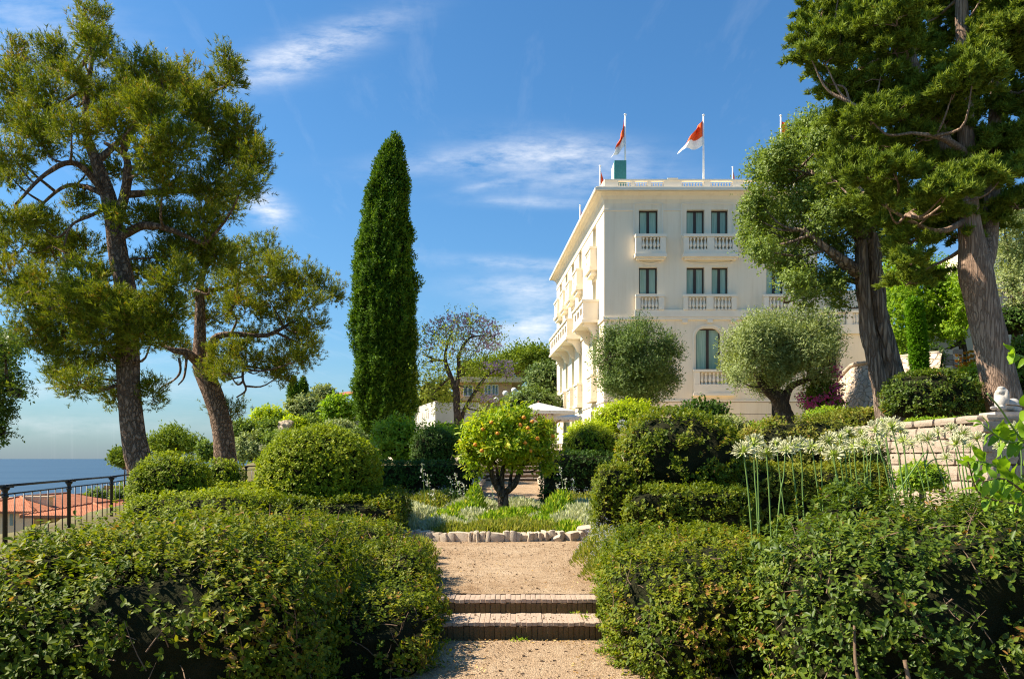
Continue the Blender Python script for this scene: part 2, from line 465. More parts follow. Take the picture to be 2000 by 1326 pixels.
L_box = leaf_mat('boxwood_leaf', [(0, (.026, .050, .008)), (.3, (.062, .098, .010)), (.55, (.11, .145, .012)), (.8, (.18, .19, .016)), (.88, (.17, .16, .04)), (.93, (.16, .08, .028)), (1, (.27, .16, .07))], .42, .28, .32)
L_boxd = leaf_mat('glossy_hedge_leaf', [(0, (.024, .050, .012)), (.4, (.054, .092, .015)), (.7, (.095, .138, .02)), (.88, (.16, .175, .03)), (.93, (.17, .085, .028)), (1, (.27, .15, .06))], .36, .25, .4)
L_top = leaf_mat('clipped_box_leaf', [(0, (.06, .10, .010)), (.4, (.14, .19, .013)), (.75, (.215, .255, .018)), (1, (.29, .30, .03))], .5, .28, .3)
L_topd = leaf_mat('dark_clipped_leaf', [(0, (.018, .042, .010)), (.5, (.035, .075, .014)), (1, (.07, .12, .02))], .5, .2, .3)
L_yel = leaf_mat('yellowish_hedge_leaf', [(0, (.06, .09, .014)), (.5, (.13, .15, .022)), (.8, (.19, .18, .03)), (1, (.18, .10, .04))], .55, .25, .25)  # leaf tone runs from green through yellow to brown
L_pine = leaf_mat('pine_needle', [(0, (.04, .065, .009)), (.5, (.12, .155, .014)), (.9, (.24, .25, .02)), (1, (.2, .11, .035))], .5, .22, .3)
L_cyp = leaf_mat('cypress_scale_leaf', [(0, (.022, .055, .008)), (.5, (.06, .12, .013)), (.9, (.115, .185, .018)), (1, (.15, .22, .02))], .6, .15, .2)
L_mont = leaf_mat('spreading_cypress_leaf', [(0, (.045, .075, .016)), (.5, (.10, .145, .026)), (.9, (.165, .215, .035)), (1, (.17, .12, .04))], .6, .2, .2)
L_oak = leaf_mat('old_tree_leaf', [(0, (.05, .085, .025)), (.5, (.115, .17, .045)), (.9, (.20, .26, .08)), (1, (.28, .33, .13))], .42, .25, .4)
L_olive = leaf_mat('olive_leaf', [(0, (.03, .06, .02)), (.4, (.065, .11, .036)), (.8, (.125, .175, .075)), (1, (.21, .25, .14))], .5, .2, .35)
L_oliveb = leaf_mat('pale_olive_leaf', [(0, (.07, .11, .05)), (.4, (.145, .19, .095)), (.8, (.235, .28, .165)), (1, (.33, .36, .25))], .5, .2, .35)
L_orange = leaf_mat('citrus_leaf', [(0, (.07, .14, .012)), (.4, (.17, .26, .018)), (.7, (.25, .30, .02)), (.9, (.36, .32, .025)), (1, (.40, .24, .03))], .4, .32, .4)
L_citrus = leaf_mat('bright_shrub_leaf', [(0, (.07, .15, .018)), (.5, (.16, .27, .03)), (1, (.30, .37, .05))], .4, .32, .4)
L_jac = leaf_mat('jacaranda_leaf', [(0, (.08, .13, .03)), (.6, (.17, .22, .05)), (1, (.26, .24, .08))], .6, .35, .2)
L_jacf = leaf_mat('jacaranda_flower', [(0, (.26, .18, .42)), (1, (.42, .32, .58))], .7, .3, .1, (1, 1, 1))
L_lime = leaf_mat('lime_shrub_leaf', [(0, (.12, .20, .012)), (.5, (.26, .34, .018)), (1, (.42, .45, .03))], .5, .32, .3)
L_maple = leaf_mat('fresh_green_leaf', [(0, (.06, .12, .012)), (.5, (.14, .24, .018)), (1, (.26, .34, .03))], .5, .35, .3)
L_col = leaf_mat('grass_green_conifer', [(0, (.04, .11, .008)), (.6, (.09, .20, .010)), (1, (.14, .26, .02))], .6, .2, .2)
L_silver = leaf_mat('silver_leaf', [(0, (.24, .29, .20)), (.5, (.40, .44, .33)), (1, (.56, .58, .46))], .7, .2, .1, (1, 1, .8))
L_silverd = leaf_mat('grey_green_leaf', [(0, (.10, .14, .075)), (.5, (.19, .235, .13)), (1, (.30, .33, .20))], .6, .2, .2)
L_green = leaf_mat('herb_leaf', [(0, (.06, .13, .016)), (.5, (.15, .25, .025)), (.85, (.26, .33, .05)), (1, (.36, .32, .12))], .5, .3, .2)
L_daisy = leaf_mat('daisy_mat', [(0, (.09, .13, .03)), (.6, (.19, .22, .05)), (1, (.30, .28, .11))], .6, .25, .2)
L_white = leaf_mat('small_white_flower', [(0, (.70, .62, .58)), (1, (.85, .82, .78))], .7, .25, .1, (1, 1, 1))
L_pinkf = leaf_mat('pale_pink_flower', [(0, (.62, .38, .36)), (1, (.80, .66, .60))], .7, .25, .1, (1, 1, 1))
L_bou = leaf_mat('bougainvillea_bract', [(0, (.42, .03, .22)), (1, (.62, .10, .42))], .6, .3, .1, (1, 1, 1))
L_redf = leaf_mat('orange_flower_whorl', [(0, (.62, .12, .015)), (1, (.80, .26, .03))], .6, .3, .1, (1, 1, 1))
L_brown = leaf_mat('bronze_shrub_leaf', [(0, (.06, .085, .018)), (.5, (.12, .15, .03)), (.8, (.19, .17, .05)), (1, (.22, .11, .05))], .55, .25, .25)
L_mid = leaf_mat('hillside_leaf', [(0, (.05, .09, .02)), (.5, (.11, .17, .035)), (1, (.20, .25, .06))], .55, .25, .25)
L_bigleaf = leaf_mat('large_glossy_leaf', [(0, (.07, .15, .012)), (1, (.17, .28, .025))], .3, .35, .5)
L_debris = leaf_mat('dry_litter', [(0, (.16, .09, .045)), (.5, (.28, .18, .09)), (1, (.42, .31, .19))], .9, .05, .1)

# ------------------------------------------------------------------ foliage kit
def unit(A): return A / (np.linalg.norm(A, axis=-1, keepdims=True) + 1e-9)
def nz(P, scale, seed, octv=5):
    """cheap smooth noise, about -1..1"""
    r = np.random.default_rng(seed)
    out = np.zeros(len(P)); amp = 0
    for o in range(octv):
        k = r.normal(size=3); k /= np.linalg.norm(k); fr = scale * r.uniform(.7, 2.0)
        k2 = r.normal(size=3); k2 /= np.linalg.norm(k2)
        out += np.sin(P @ k * fr + r.uniform(0, 6)) * np.cos(P @ k2 * fr * 1.3 + r.uniform(0, 6)); amp += .55
    return out / amp
def rv(n): return unit(rng.normal(size=(n, 3)))
class Leaves:
    def __init__(s): s.V = []; s.F4 = []; s.F3 = []; s.r4 = []; s.r3 = []; s.n = 0
    def diamond(s, P, D, L, wr=.5, N=None, fold=.25, r=None):
        n = len(P)
        if n == 0: return
        L = np.broadcast_to(np.asarray(L, float), (n,))[:, None]
        N = rv(n) if N is None else unit(N + .55 * rv(n))
        D = unit(D); S = unit(np.cross(D, N)); N = np.cross(S, D)
        wd = L * wr * .5
        V = np.stack([P, P + D * L * .48 + S * wd + N * wd * fold, P + D * L, P + D * L * .48 - S * wd + N * wd * fold], 1).reshape(-1, 3)
        i = s.n + 4 * np.arange(n)[:, None]
        s.F3.append(np.vstack([i + [0, 2, 1], i + [0, 3, 2]]))
        r = rng.random(n) if r is None else np.clip(r, 0, 1)
        s.r3.append(np.concatenate([r, r])); s.V.append(V); s.n += 4 * n
    def oval(s, P, D, L, wr=.55, N=None, fold=.3, r=None):
        n = len(P)
        if n == 0: return
        L = np.broadcast_to(np.asarray(L, float), (n,))[:, None]
        N = rv(n) if N is None else unit(N + .5 * rv(n))
        D = unit(D); S = unit(np.cross(D, N)); N = np.cross(S, D)
        wd = L * wr * .5
        V = np.stack([P, P + D * L * .28 + S * wd * .8 + N * wd * fold, P + D * L * .7 + S * wd * .85 + N * wd * fold * .6, P + D * L - N * L * .08,
                      P + D * L * .7 - S * wd * .85 + N * wd * fold * .6, P + D * L * .28 - S * wd * .8 + N * wd * fold], 1).reshape(-1, 3)
        i = s.n + 6 * np.arange(n)[:, None]
        s.F4.append(np.vstack([i + [0, 3, 2, 1], i + [0, 5, 4, 3]]))
        r = rng.random(n) if r is None else np.clip(r, 0, 1)
        s.r4.append(np.concatenate([r, r])); s.V.append(V); s.n += 6 * n
    def needle(s, P, D, L, wd, r=None):
        n = len(P)
        if n == 0: return
        L = np.broadcast_to(np.asarray(L, float), (n,))[:, None]
        D = unit(D); S = unit(np.cross(D, rv(n)))
        V = np.stack([P - S * wd * .5, P + S * wd * .5, P + D * L], 1).reshape(-1, 3)
        i = s.n + 3 * np.arange(n)[:, None]
        s.F3.append(i + [0, 1, 2])
        s.r3.append(rng.random(n) if r is None else np.clip(r, 0, 1)); s.V.append(V); s.n += 3 * n
    def sprig(s, P, A, k, L, wr=.55, spread=.8, shape='oval', rr=.3, base=None, lay=.45):
        """k leaves round each sprig's axis; a sprig's leaves share a tone"""
        n = len(P)
        if n == 0: return
        A = unit(A)
        Pk = np.repeat(P, k, 0); Ak = np.repeat(A, k, 0)
        h = np.tile(np.arange(k) / max(1, k - 1), n)[:, None]
        R = rv(n * k); R = unit(R - Ak * np.sum(R * Ak, 1, keepdims=True))
        Lk = np.repeat(np.broadcast_to(np.asarray(L, float), (n,)), k) * rng.uniform(.7, 1.15, n * k)
        D = Ak * (.12 + lay * h ** 2) + R * spread
        b = (rng.random(n) if base is None else base)
        r = np.repeat(b, k) * (1 - rr) + rr * rng.random(n * k)
        if shape == 'needle':
            s.needle(Pk + Ak * (h - .3) * Lk[:, None] * .8, Ak * (.5 + lay * h) + R * spread, Lk, wr, r); return
        fn = {'oval': s.oval, 'diamond': s.diamond}[shape]
        fn(Pk + Ak * (h - .3) * Lk[:, None] * 1.1, D, Lk, wr, N=Ak * 1.0 + np.array([0, 0, .4]), r=r)
    def mesh(s, name='foliage'):
        V = np.vstack(s.V); fs = []; at = []
        if s.F4: fs.append(np.vstack(s.F4)); at.append(np.concatenate(s.r4))
        if s.F3: fs.append(np.vstack(s.F3)); at.append(np.concatenate(s.r3))
        return mesh_np(name, V, fs, np.concatenate(at))
    def build(s, name, mat, parent): return link(name, s.mesh(name), mat, parent)

def cubesphere(n):
    g = np.linspace(-1, 1, n + 1)
    V, Fs, o = [], [], 0
    u, v = np.meshgrid(g, g, indexing='ij')
    for ax in range(3):
        for sg in (-1, 1):
            P = np.zeros((n + 1, n + 1, 3)); P[..., ax] = sg; P[..., (ax + 1) % 3] = u; P[..., (ax + 2) % 3] = v * sg
            V.append(P.reshape(-1, 3))
            i = np.arange(n)[:, None] * (n + 1) + np.arange(n)[None, :]
            i = i.ravel() + o
            Fs.append(np.stack([i, i + n + 1, i + n + 2, i + 1], 1)); o += (n + 1) ** 2
    V = np.vstack(V); V = np.tan(V * math.pi / 4)
    return unit(V), np.vstack(Fs)
class Blob:
    """a rounded clipped volume: superellipsoid with lumps"""
    def __init__(s, c, r, p=2.4, rot=0, lump=.05, lscale=3.0, seed=1, n=20, cut=None, taper=0.0):
        s.c = np.array(c, float); s.r = np.array(r, float); s.p = p
        ca, sa = math.cos(rot), math.sin(rot); s.R = np.array([[ca, -sa, 0], [sa, ca, 0], [0, 0, 1.0]])
        U, Fq = cubesphere(n)
        t = (np.abs(U) ** p).sum(1) ** (-1 / p)
        Q = U * t[:, None] * s.r
        if taper: Q[:, :2] *= (1 - taper * Q[:, 2:3] / s.r[2])
        nr = unit(np.sign(U) * np.abs(U) ** (p - 1) / s.r)
        Pw = Q @ s.R.T + s.c
        d = lump * (nz(Pw, lscale, seed) + .5 * nz(Pw, lscale * 2.7, seed + 9))
        s.V = Pw + (nr @ s.R.T) * d[:, None]; s.F = Fq; s.nr = nr @ s.R.T
    def inside(s, P, k=.93):
        q = np.abs(((P - s.c) @ s.R) / (s.r * k))
        return (q ** s.p).sum(1) < 1
    def sample(s, dens, bottom=-.75, back=.2):
        T3 = np.vstack([s.F[:, [0, 1, 2]], s.F[:, [0, 2, 3]]])
        A, B, C = s.V[T3[:, 0]], s.V[T3[:, 1]], s.V[T3[:, 2]]
        ar = .5 * np.linalg.norm(np.cross(B - A, C - A), axis=1)
        nn = int(dens * ar.sum())
        i = rng.choice(len(T3), nn, p=ar / ar.sum())
        u, v = rng.random((2, nn)); fl = u + v > 1; u[fl] = 1 - u[fl]; v[fl] = 1 - v[fl]
        P = A[i] + (B[i] - A[i]) * u[:, None] + (C[i] - A[i]) * v[:, None]
        N = unit(s.nr[T3[i, 0]] + s.nr[T3[i, 1]] + s.nr[T3[i, 2]])
        view = unit(np.array([0, 0, EYE]) - P)
        keep = (N[:, 2] > bottom) & ((np.sum(N * view, 1) > -.25) | (rng.random(nn) < back))
        return P[keep], N[keep]
def hedge(name, label, cat, blobs, mat, L=.03, k=6, dens=1200, shape='oval', spread=.8, gap=.0, gscale=5, twigs=0, group=None, wr=.55, depth=.05, core=.07, rr=.35, up=.45, gmat=None, bottom=-.75):
    """hedge or clipped shrub: leafy sprigs over a dark light-blocking core"""
    if shape == 'diamond': dens *= .64; L *= 1.2
    base = np.min(np.vstack([b.V for b in blobs]), 0); top = np.max(np.vstack([b.V for b in blobs]), 0)
    o = T(name, label, cat, ((base[0] + top[0]) / 2, (base[1] + top[1]) / 2, base[2]), group)
    lv = Leaves()
    for j, b in enumerate(blobs):
        P, N = b.sample(dens, bottom)
        ok = np.ones(len(P), bool)
        for q in blobs:
            if q is not b: ok &= ~q.inside(P)
        if gap:
            g = nz(P, gscale, 40 + j) + .6 * nz(P, gscale * 2.3, 70 + j)
            ok &= (g > -gap * 1.0 + rng.normal(0, .12, len(P))) | (rng.random(len(P)) < .12)
            gg = g
        P, N = P[ok], N[ok]
        n_ = len(P)
        tone = .46 + .30 * nz(P, 4.0, 11 + j) + rng.normal(0, .2, n_)
        if shape == 'oval':      # near hedges: dry patches and scattered dead leaves
            dry = nz(P, 2.6, 90 + j) + .5 * nz(P, 6.0, 95 + j)
            tone = np.where(rng.random(n_) < .03 + .30 * (dry > .72), 1.06, np.clip(tone, 0, .93))
        A = N * .8 + np.array([0, 0, up]) + .55 * rv(n_)
        off = rng.uniform(-depth * 1.8, depth, n_)
        stray = rng.random(n_) < .03
        off = np.where(stray, off + rng.uniform(.3, 1.5, n_) * depth, off)
        sz = rng.uniform(.65, 1.3, n_) if shape == 'oval' else rng.uniform(.75, 1.25, n_)
        if shape == 'diamond': off = off * .6; stray[:] = False
        Q = P + N * off[:, None] + np.array([0, 0, .5]) * (np.where(stray, depth, 0))[:, None]; tone = np.clip(tone, 0, 1.06)
        deep = (off < -depth * .35) if shape == 'oval' else np.zeros(n_, bool)
        lv.sprig(Q[~deep], A[~deep], k, (L * sz)[~deep], wr, spread, shape, rr, tone[~deep])
        lv.sprig(Q[deep], A[deep], k, (L * sz)[deep], wr * 1.2, spread, 'diamond', rr, tone[deep])
    tag(lv.build('foliage', mat, o), kind='stuff')
    V, Fs, off = [], [], 0
    for b in blobs:
        V.append(b.V - b.nr * core); Fs.append(b.F + off); off += len(b.V)
    link('occluder_core', mesh_np('occluder_core', np.vstack(V), Fs, smooth=True), M_core, o)
    gz = H(o.location.x, o.location.y)
    if base[2] > gz + .05:
        MB().tube([(o.location.x, o.location.y, gz - .1), (o.location.x + .02, o.location.y, (gz + base[2]) / 2), (o.location.x, o.location.y, base[2] + .25)], [.07, .05], 8, rough=.1).build('stem', M_twig, o)
    if twigs:
        mb = MB()
        smp = [b.sample(300) for b in blobs]
        for q in range(twigs):
            P, N = smp[q % len(blobs)]
            i = rng.integers(len(P)); p = P[i]; n = N[i]
            t = unit((rv(1)[0] * .9 + n * .15 + np.array([0, 0, .6]))[None])[0]
            ln = rng.uniform(.08, .30); st = p - n * rng.uniform(.0, core * .8)
            mb.tube(crom([st - t * ln * .5, st + rv(1)[0] * .02, st + t * ln * .5 + n * .015], 4), [rng.uniform(.003, .006), .002], 4, caps=False)
        tag(mb.build('bare_twigs', M_twig, o), kind='stuff')
    return o
def bark_tubes(limbs, name, mat, parent, rough=.12):
    V, Fs, o = [], [], 0
    for pts, rad, seg in limbs:
        v, f = tube_np(pts, rad, seg, rough); V.append(v); Fs.append(np.array(f) + o); o += len(v)
    return link(name, mesh_np(name, np.vstack(V), [np.vstack(Fs)], smooth=True), mat, parent)
def branches_to(nodes, targets, r0=.05, r1=.012, sag=.15):
    """curved branches from the nearest suitable limb point to each foliage clump"""
    nodes = np.asarray(nodes); out = []
    for c in targets:
        d = np.linalg.norm(nodes - c, axis=1) + 1.1 * np.maximum(0, nodes[:, 2] - c[2] + .15)
        i = np.argmin(d); a0 = nodes[i]
        ln = np.linalg.norm(c - a0)
        mid = a0 * .5 + c * .5 + rng.normal(0, .10, 3) * ln + np.array([0, 0, -sag * ln])
        out.append((crom([a0, mid, c], 8), [min(r0, .02 + .016 * ln), r1], 6))
    return out
def clump_tufts(c, r, nsub, ntuft, sub_r):
    """clump -> sprays -> tuft places, with outward axes"""
    S = rv(nsub) * rng.uniform(.55, 1.0, nsub)[:, None] * r + c
    P = np.repeat(S, ntuft, 0) + rng.normal(0, 1, (nsub * ntuft, 3)) * sub_r
    out = unit(unit(np.repeat(S, ntuft, 0) - c + 1e-6) + .8 * unit(P - np.repeat(S, ntuft, 0)))
    tone = np.repeat(rng.normal(.5, .14, nsub), ntuft)
    return P, out, tone

# ------------------------------------------------------------------ terrain
def fence_x(Y): return np.interp(Y, [0, 11.8, 20.5, 30, 45, 70], [-4.9, -7.75, -9.95, -9.9, -9.0, -9.0])
def sstep(t): t = np.clip(t, 0, 1); return t * t * (3 - 2 * t)
def garden_h(X, Y):
    g = np.interp(Y, [0, 7.30, 7.36, 19, 28, 30.6, 46, 70], [-.012, -.012, .27, .27, .74, 1.40, 2.2, 2.6])
    rise = sstep((X - 5.0 - .02 * Y) / 9.0) * np.interp(Y, [8, 16, 22, 27, 32, 46], [.0, 1.3, 2.2, 1.5, .6, .3])
    return g + rise
def hill_h(X, Y):
    h = np.interp(X, [-160, -70, -44, -32, -24, -16, -6, 4, 12, 40, 90], [-60, -24, -9, -1.5, 2.0, 5.0, 4.6, 6.0, 5.6, 10, 22])
    ridge = np.interp(Y, [28, 45, 58, 72, 85, 110, 180], [-24, -19, -8, -1.5, 0, -3, -40])
    return h + ridge
def height(X, Y):
    X = np.asarray(X, float); Y = np.asarray(Y, float)
    g = garden_h(X, Y); h = hill_h(X, Y)
    left = sstep((fence_x(Y) - .9 - X) / 2.6)
    z = g * (1 - left) + np.minimum(h, g) * left
    back = sstep((Y - 47) / 20.0) * (1 - sstep((X - 4) / 4.0))
    z = z * (1 - back) + h * back
    bigr = sstep((X - 15) / 26.0) * 9 * sstep((Y - 18) / 25)
    return z + bigr
def H(X, Y): return float(height(X, Y))
xs = np.unique(np.concatenate([np.arange(-160, -14, 4), np.arange(-14, 14, .5), np.arange(14, 90, 3)]))
ys = np.unique(np.concatenate([np.arange(-4, 6.5, .5), [7.30, 7.36], np.arange(7.5, 34, .5), np.arange(34, 70, 1.5), np.arange(70, 190, 4)]))
gx, gy = np.meshgrid(xs, ys, indexing='ij')
gzv = height(gx, gy)
ii = (np.arange(len(xs) - 1)[:, None] * len(ys) + np.arange(len(ys) - 1)[None]).ravel()
far_m = gx.ravel()[ii] < -11
fm = ((gy.ravel()[ii] > 47) | (gx.ravel()[ii] < -12)).astype(np.int32)
ground = link('ground', mesh_np('ground', np.stack([gx, gy, gzv], -1).reshape(-1, 3), [np.stack([ii, ii + len(ys), ii + len(ys) + 1, ii + 1], 1)], smooth=True, mats=fm), [M_soil, M_hill])
tag(ground, kind='structure')
SEA_Z = -58.0
sea = MB().add([(-60000, 60, SEA_Z), (60000, 60, SEA_Z), (60000, 90000, SEA_Z), (-60000, 90000, SEA_Z)], [(0, 1, 2, 3)]).build('sea', M_sea)
tag(sea, kind='structure')

def sheet(name, pts, z, mat, sub=0.25, zfun=None, bumpy=.008):
    """a flat gravel sheet with slightly uneven surface, cut to a polygon given as (x, y) rows left/right"""
    rows = []
    P = np.array(pts)
    ysr = np.arange(P[0, 0], P[-1, 0] + 1e-6, sub)
    V = []; nx = 14
    for y in ysr:
        l = np.interp(y, P[:, 0], P[:, 1]); r = np.interp(y, P[:, 0], P[:, 2])
        for k in range(nx + 1):
            x = l + (r - l) * k / nx
            V.append((x, y, (z if zfun is None else zfun(x, y))))
    V = np.array(V); V[:, 2] += bumpy * nz(V * [1, 1, 0], 5, 3) + bumpy * .6 * nz(V * [1, 1, 0], 17, 8)
    i = (np.arange(len(ysr) - 1)[:, None] * (nx + 1) + np.arange(nx)[None]).ravel()
    o = link(name, mesh_np(name, V, [np.stack([i, i + 1, i + nx + 2, i + nx + 1], 1)], smooth=True), mat)
    return tag(o, kind='structure')
sheet('lower_path', [(0.0, -1.2, 1.4), (5, -1.3, 1.5), (6.78, -1.2, 1.4)], .008, M_gravel, .12)
sheet('gravel_court', [(7.42, -1.1, 1.15), (8.6, -1.5, 1.6), (10.5, -3.6, 3.4), (12, -4.6, 4.2), (16, -5, 4.6), (19.6, -4, 3.6)], .296, M_gravel, .16)
sheet('upper_path', [(19.2, -1.4, 1.3), (21, -1.05, .95), (28.0, -1.0, .95)], 0, M_gravel, .3, lambda x, y: .30 + (y - 19.2) * .0545)

tz = lambda x, y: float(height(x, y)) + .012
sheet('terrace_bounce_sheet', [(31.0, -4.0, 9.0), (34, -6, 13.0), (45.9, -7.5, 17.5)], 0, rough_mat('light_bounce_gravel', (.52, .42, .29), (.66, .55, .40), 2.5, .95, .4, 60, .1), .6, tz)  # pale surface added to bounce warm sunlight onto the villa front

# ------------------------------------------------------------------ brick steps in front
def brick_mesh(name, sx, sy, sz, jit=.004):
    bm = bmesh.new(); bmesh.ops.create_cube(bm, size=1)
    for v in bm.verts:
        v.co = Vector((v.co.x * sx, v.co.y * sy, v.co.z * sz)) + Vector(rng.normal(0, jit, 3))
    bmesh.ops.bevel(bm, geom=list(bm.edges), offset=min(sx, sy, sz) * .09, segments=1, affect='EDGES')
    me = bpy.data.meshes.new(name); bm.to_mesh(me); bm.free()
    return me
def step_row(thing, x0, x1, y0, depth, ztop, hgt, wdt, mt, mr):
    """a tread of bricks on edge over a riser of upright bricks"""
    tm = [brick_mesh('tread_brick', wdt * .98, depth * .99, .034, .0018) for _ in range(5)]
    rm = [brick_mesh('riser_brick', wdt * .98, .10, hgt - .036, .0018) for _ in range(5)]
    for m in tm: m.materials.append(mt)
    for m in rm: m.materials.append(mr)
    n = int(round((x1 - x0) / wdt))
    for k in range(n):
        x = x0 + (k + .5) * (x1 - x0) / n
        link('brick', tm[rng.integers(5)], None, thing, (x, y0 + depth / 2 + rng.normal(0, .006), ztop - .017 + rng.normal(0, .0018)), (rng.normal(0, .004), rng.normal(0, .012), rng.normal(0, .005)))
        link('brick', rm[rng.integers(5)], None, thing, (x + rng.normal(0, .002), y0 + .056 + rng.normal(0, .003), ztop - .035 - (hgt - .036) / 2 - .002), (0, rng.normal(0, .01), 0))
    MB().box(x0 - .02, x1 + .02, y0 + .03, y0 + depth, ztop - hgt - .05, ztop - .0065).build('sandy_bed', M_gravel, thing)
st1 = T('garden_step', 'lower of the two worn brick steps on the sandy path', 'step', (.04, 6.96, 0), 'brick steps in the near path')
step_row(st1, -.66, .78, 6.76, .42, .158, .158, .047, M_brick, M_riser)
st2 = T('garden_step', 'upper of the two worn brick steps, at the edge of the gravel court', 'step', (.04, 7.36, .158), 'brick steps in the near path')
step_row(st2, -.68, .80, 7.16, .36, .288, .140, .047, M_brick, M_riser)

# pebbles and dry leaves on the gravel
def scatter_stuff(name, label, cat, n, areas, mat, leafy=False):
    lv = Leaves()
    P = []
    for (x0, x1, y0, y1, z, wgt) in areas:
        k = int(n * wgt); q = np.stack([rng.uniform(x0, x1, k), rng.uniform(y0, y1, k), np.full(k, z)], 1); P.append(q)
    P = np.vstack(P)
    if leafy:
        lv.diamond(P, unit(rng.normal(size=(len(P), 3)) * [1, 1, .25]), rng.uniform(.012, .035, len(P)), .5, N=np.tile([0, 0, 1.0], (len(P), 1)))
        me = lv.mesh(name)
    else:
        U, Fq = cubesphere(1)
        V = []; Fs = []
        for i, p in enumerate(P):
            s = rng.uniform(.003, .010) * (2.2 if rng.random() < .05 else 1)
            V.append(p + U * s * np.array([1, rng.uniform(.7, 1.2), .6]) + [0, 0, s * .3]); Fs.append(Fq + i * len(U))
        me = mesh_np(name, np.vstack(V), [np.vstack(Fs)], smooth=False)
    o = link(name, me, mat)
    return tag(o, label, cat, kind='stuff')
scatter_stuff('pebbles', 'small loose pebbles scattered over the sandy gravel', 'pebbles', 3500,
              [(-.6, 1.2, 4.5, 6.7, .01, .35), (-1.0, 1.1, 7.5, 12, .297, .5), (-.6, .7, 6.8, 7.12, .16, .03)], M_gravel)
scatter_stuff('leaf_litter', 'dry brown leaf litter lying along the path edges', 'leaf litter', 900,
              [(.45, 1.05, 5.2, 6.7, .014, .42), (-.75, -.2, 5.6, 6.7, .014, .25), (-.6, .7, 6.62, 6.75, .014, .12), (-.9, .9, 7.5, 9.5, .302, .15), (-2, 1.2, 11.7, 12.1, .302, .06)], L_debris, True)
wd = Leaves()
for (x, y, z, n_) in [(.06, 6.70, .01, 26), (.62, 7.14, .16, 18), (.74, 6.3, .01, 40), (.82, 5.9, .01, 40), (.68, 6.95, .16, 16), (-.55, 6.65, .01, 14)]:
    P = np.tile([x, y, z], (n_, 1)) + rng.normal(0, 1, (n_, 3)) * [.035, .03, 0]
    wd.diamond(P, rv(n_) * [1, 1, .4] + [0, 0, .7], rng.uniform(.02, .05, n_), .4)
tag(wd.build('weeds', L_green, None), 'tiny green weeds sprouting in the path and step joints', 'weeds', kind='stuff')

# ------------------------------------------------------------------ hedges, left side
hedge('hedge', 'big leafy foreground hedge at lower left, partly shaded', 'hedge',
      [Blob((-2.42, 6.15, .37), (1.10, 2.0, .66), 3.4, .10, .11, 2.3, 21, 34)],
      L_box, .039, 6, 830, 'oval', .85, .22, 4.2, 520, wr=.56, depth=.07, core=.10, rr=.4)
hedge('hedge', 'green hedge bulging over the left edge of the gravel court', 'hedge',
      [Blob((-2.28, 9.0, .36), (1.13, 1.12, .50), 3.2, .1, .09, 2.6, 31, 28)],
      L_box, .036, 6, 720, 'oval', .85, .18, 4.5, 160, depth=.06, core=.09)
hedge('hedge', 'low rounded hedge block hugging the left side of the brick steps', 'hedge',
      [Blob((-1.18, 6.55, .14), (.56, 1.15, .38), 3.2, .05, .05, 4.0, 41, 24), Blob((-1.22, 7.95, .28), (.42, .78, .44), 3.0, .05, .05, 4.0, 42, 20)],
      L_box, .034, 6, 860, 'oval', .85, .2, 5, 130, depth=.05, core=.08)
hedge('topiary_ball', 'large clipped box ball on the left, nearest the gravel court', 'topiary',
      [Blob((-3.23, 13.0, 1.22), (1.0, 1.0, .88), 2.25, 0, .045, 3.6, 51, 26)], L_top, .042, 5, 1150, 'diamond', .85, 0, 6, 0, depth=.06, core=.11, wr=.6)
hedge('topiary_dome', 'clipped dome beside the black railing at left', 'topiary',
      [Blob((-5.6, 12.6, 1.0), (.62, .62, .64), 2.3, 0, .04, 4.5, 61, 22)], L_top, .038, 5, 1150, 'diamond', .85, 0, 6, 0, depth=.05, core=.08, wr=.6)
hedge('low_hedge', 'low flat-topped hedge in front of the dome by the railing', 'hedge',
      [Blob((-4.55, 11.6, .62), (1.0, .95, .45), 4.5, -.25, .04, 4, 71, 22)], L_top, .038, 5, 850, 'diamond', .85, .1, 6, 0, depth=.05, core=.08, wr=.6)
hedge('topiary_ball', 'small clipped ball between the dome and the large ball, before the pine', 'topiary',
      [Blob((-6.35, 16.9, 1.15), (.42, .42, .38), 2.3, 0, .03, 5, 81, 14)], L_top, .045, 5, 700, 'diamond', .85, 0, 6, 0, depth=.05, core=.07, wr=.6)
hedge('low_hedge', 'low hedge under the small clipped ball by the pine', 'hedge',
      [Blob((-6.0, 16.3, .62), (1.05, .9, .42), 4.5, 0, .04, 4, 82, 16)], L_top, .045, 5, 640, 'diamond', .85, .05, 6, 0, depth=.05, core=.07, wr=.6)
hedge('low_hedge', 'low hedge running below the large left box ball', 'hedge',
      [Blob((-3.1, 11.9, .55), (1.35, .55, .42), 4.5, .08, .05, 4, 91, 22), Blob((-2.2, 12.9, .6), (.42, .9, .44), 4.0, 0, .05, 4, 92, 18)], L_box, .038, 5, 850, 'diamond', .85, .15, 6, 0, depth=.05, core=.08, wr=.6)
hedge('clipped_hedge', 'dark straight hedge left of the far garden stairs', 'hedge',
      [Blob((-2.45, 21.2, .86), (1.45, .55, .64), 7, 0, .03, 3, 101, 24)], L_topd, .05, 5, 600, 'diamond', .8, .05, 6, 0, depth=.05, core=.08, wr=.6)
hedge('topiary_ball', 'dark clipped ball above the straight hedge left of the stairs', 'topiary',
      [Blob((-2.38, 23.2, 1.85), (.64, .64, .62), 2.3, 0, .03, 4, 111, 18)], L_topd, .05, 5, 600, 'diamond', .8, 0, 6, 0, depth=.05, core=.08, wr=.6)
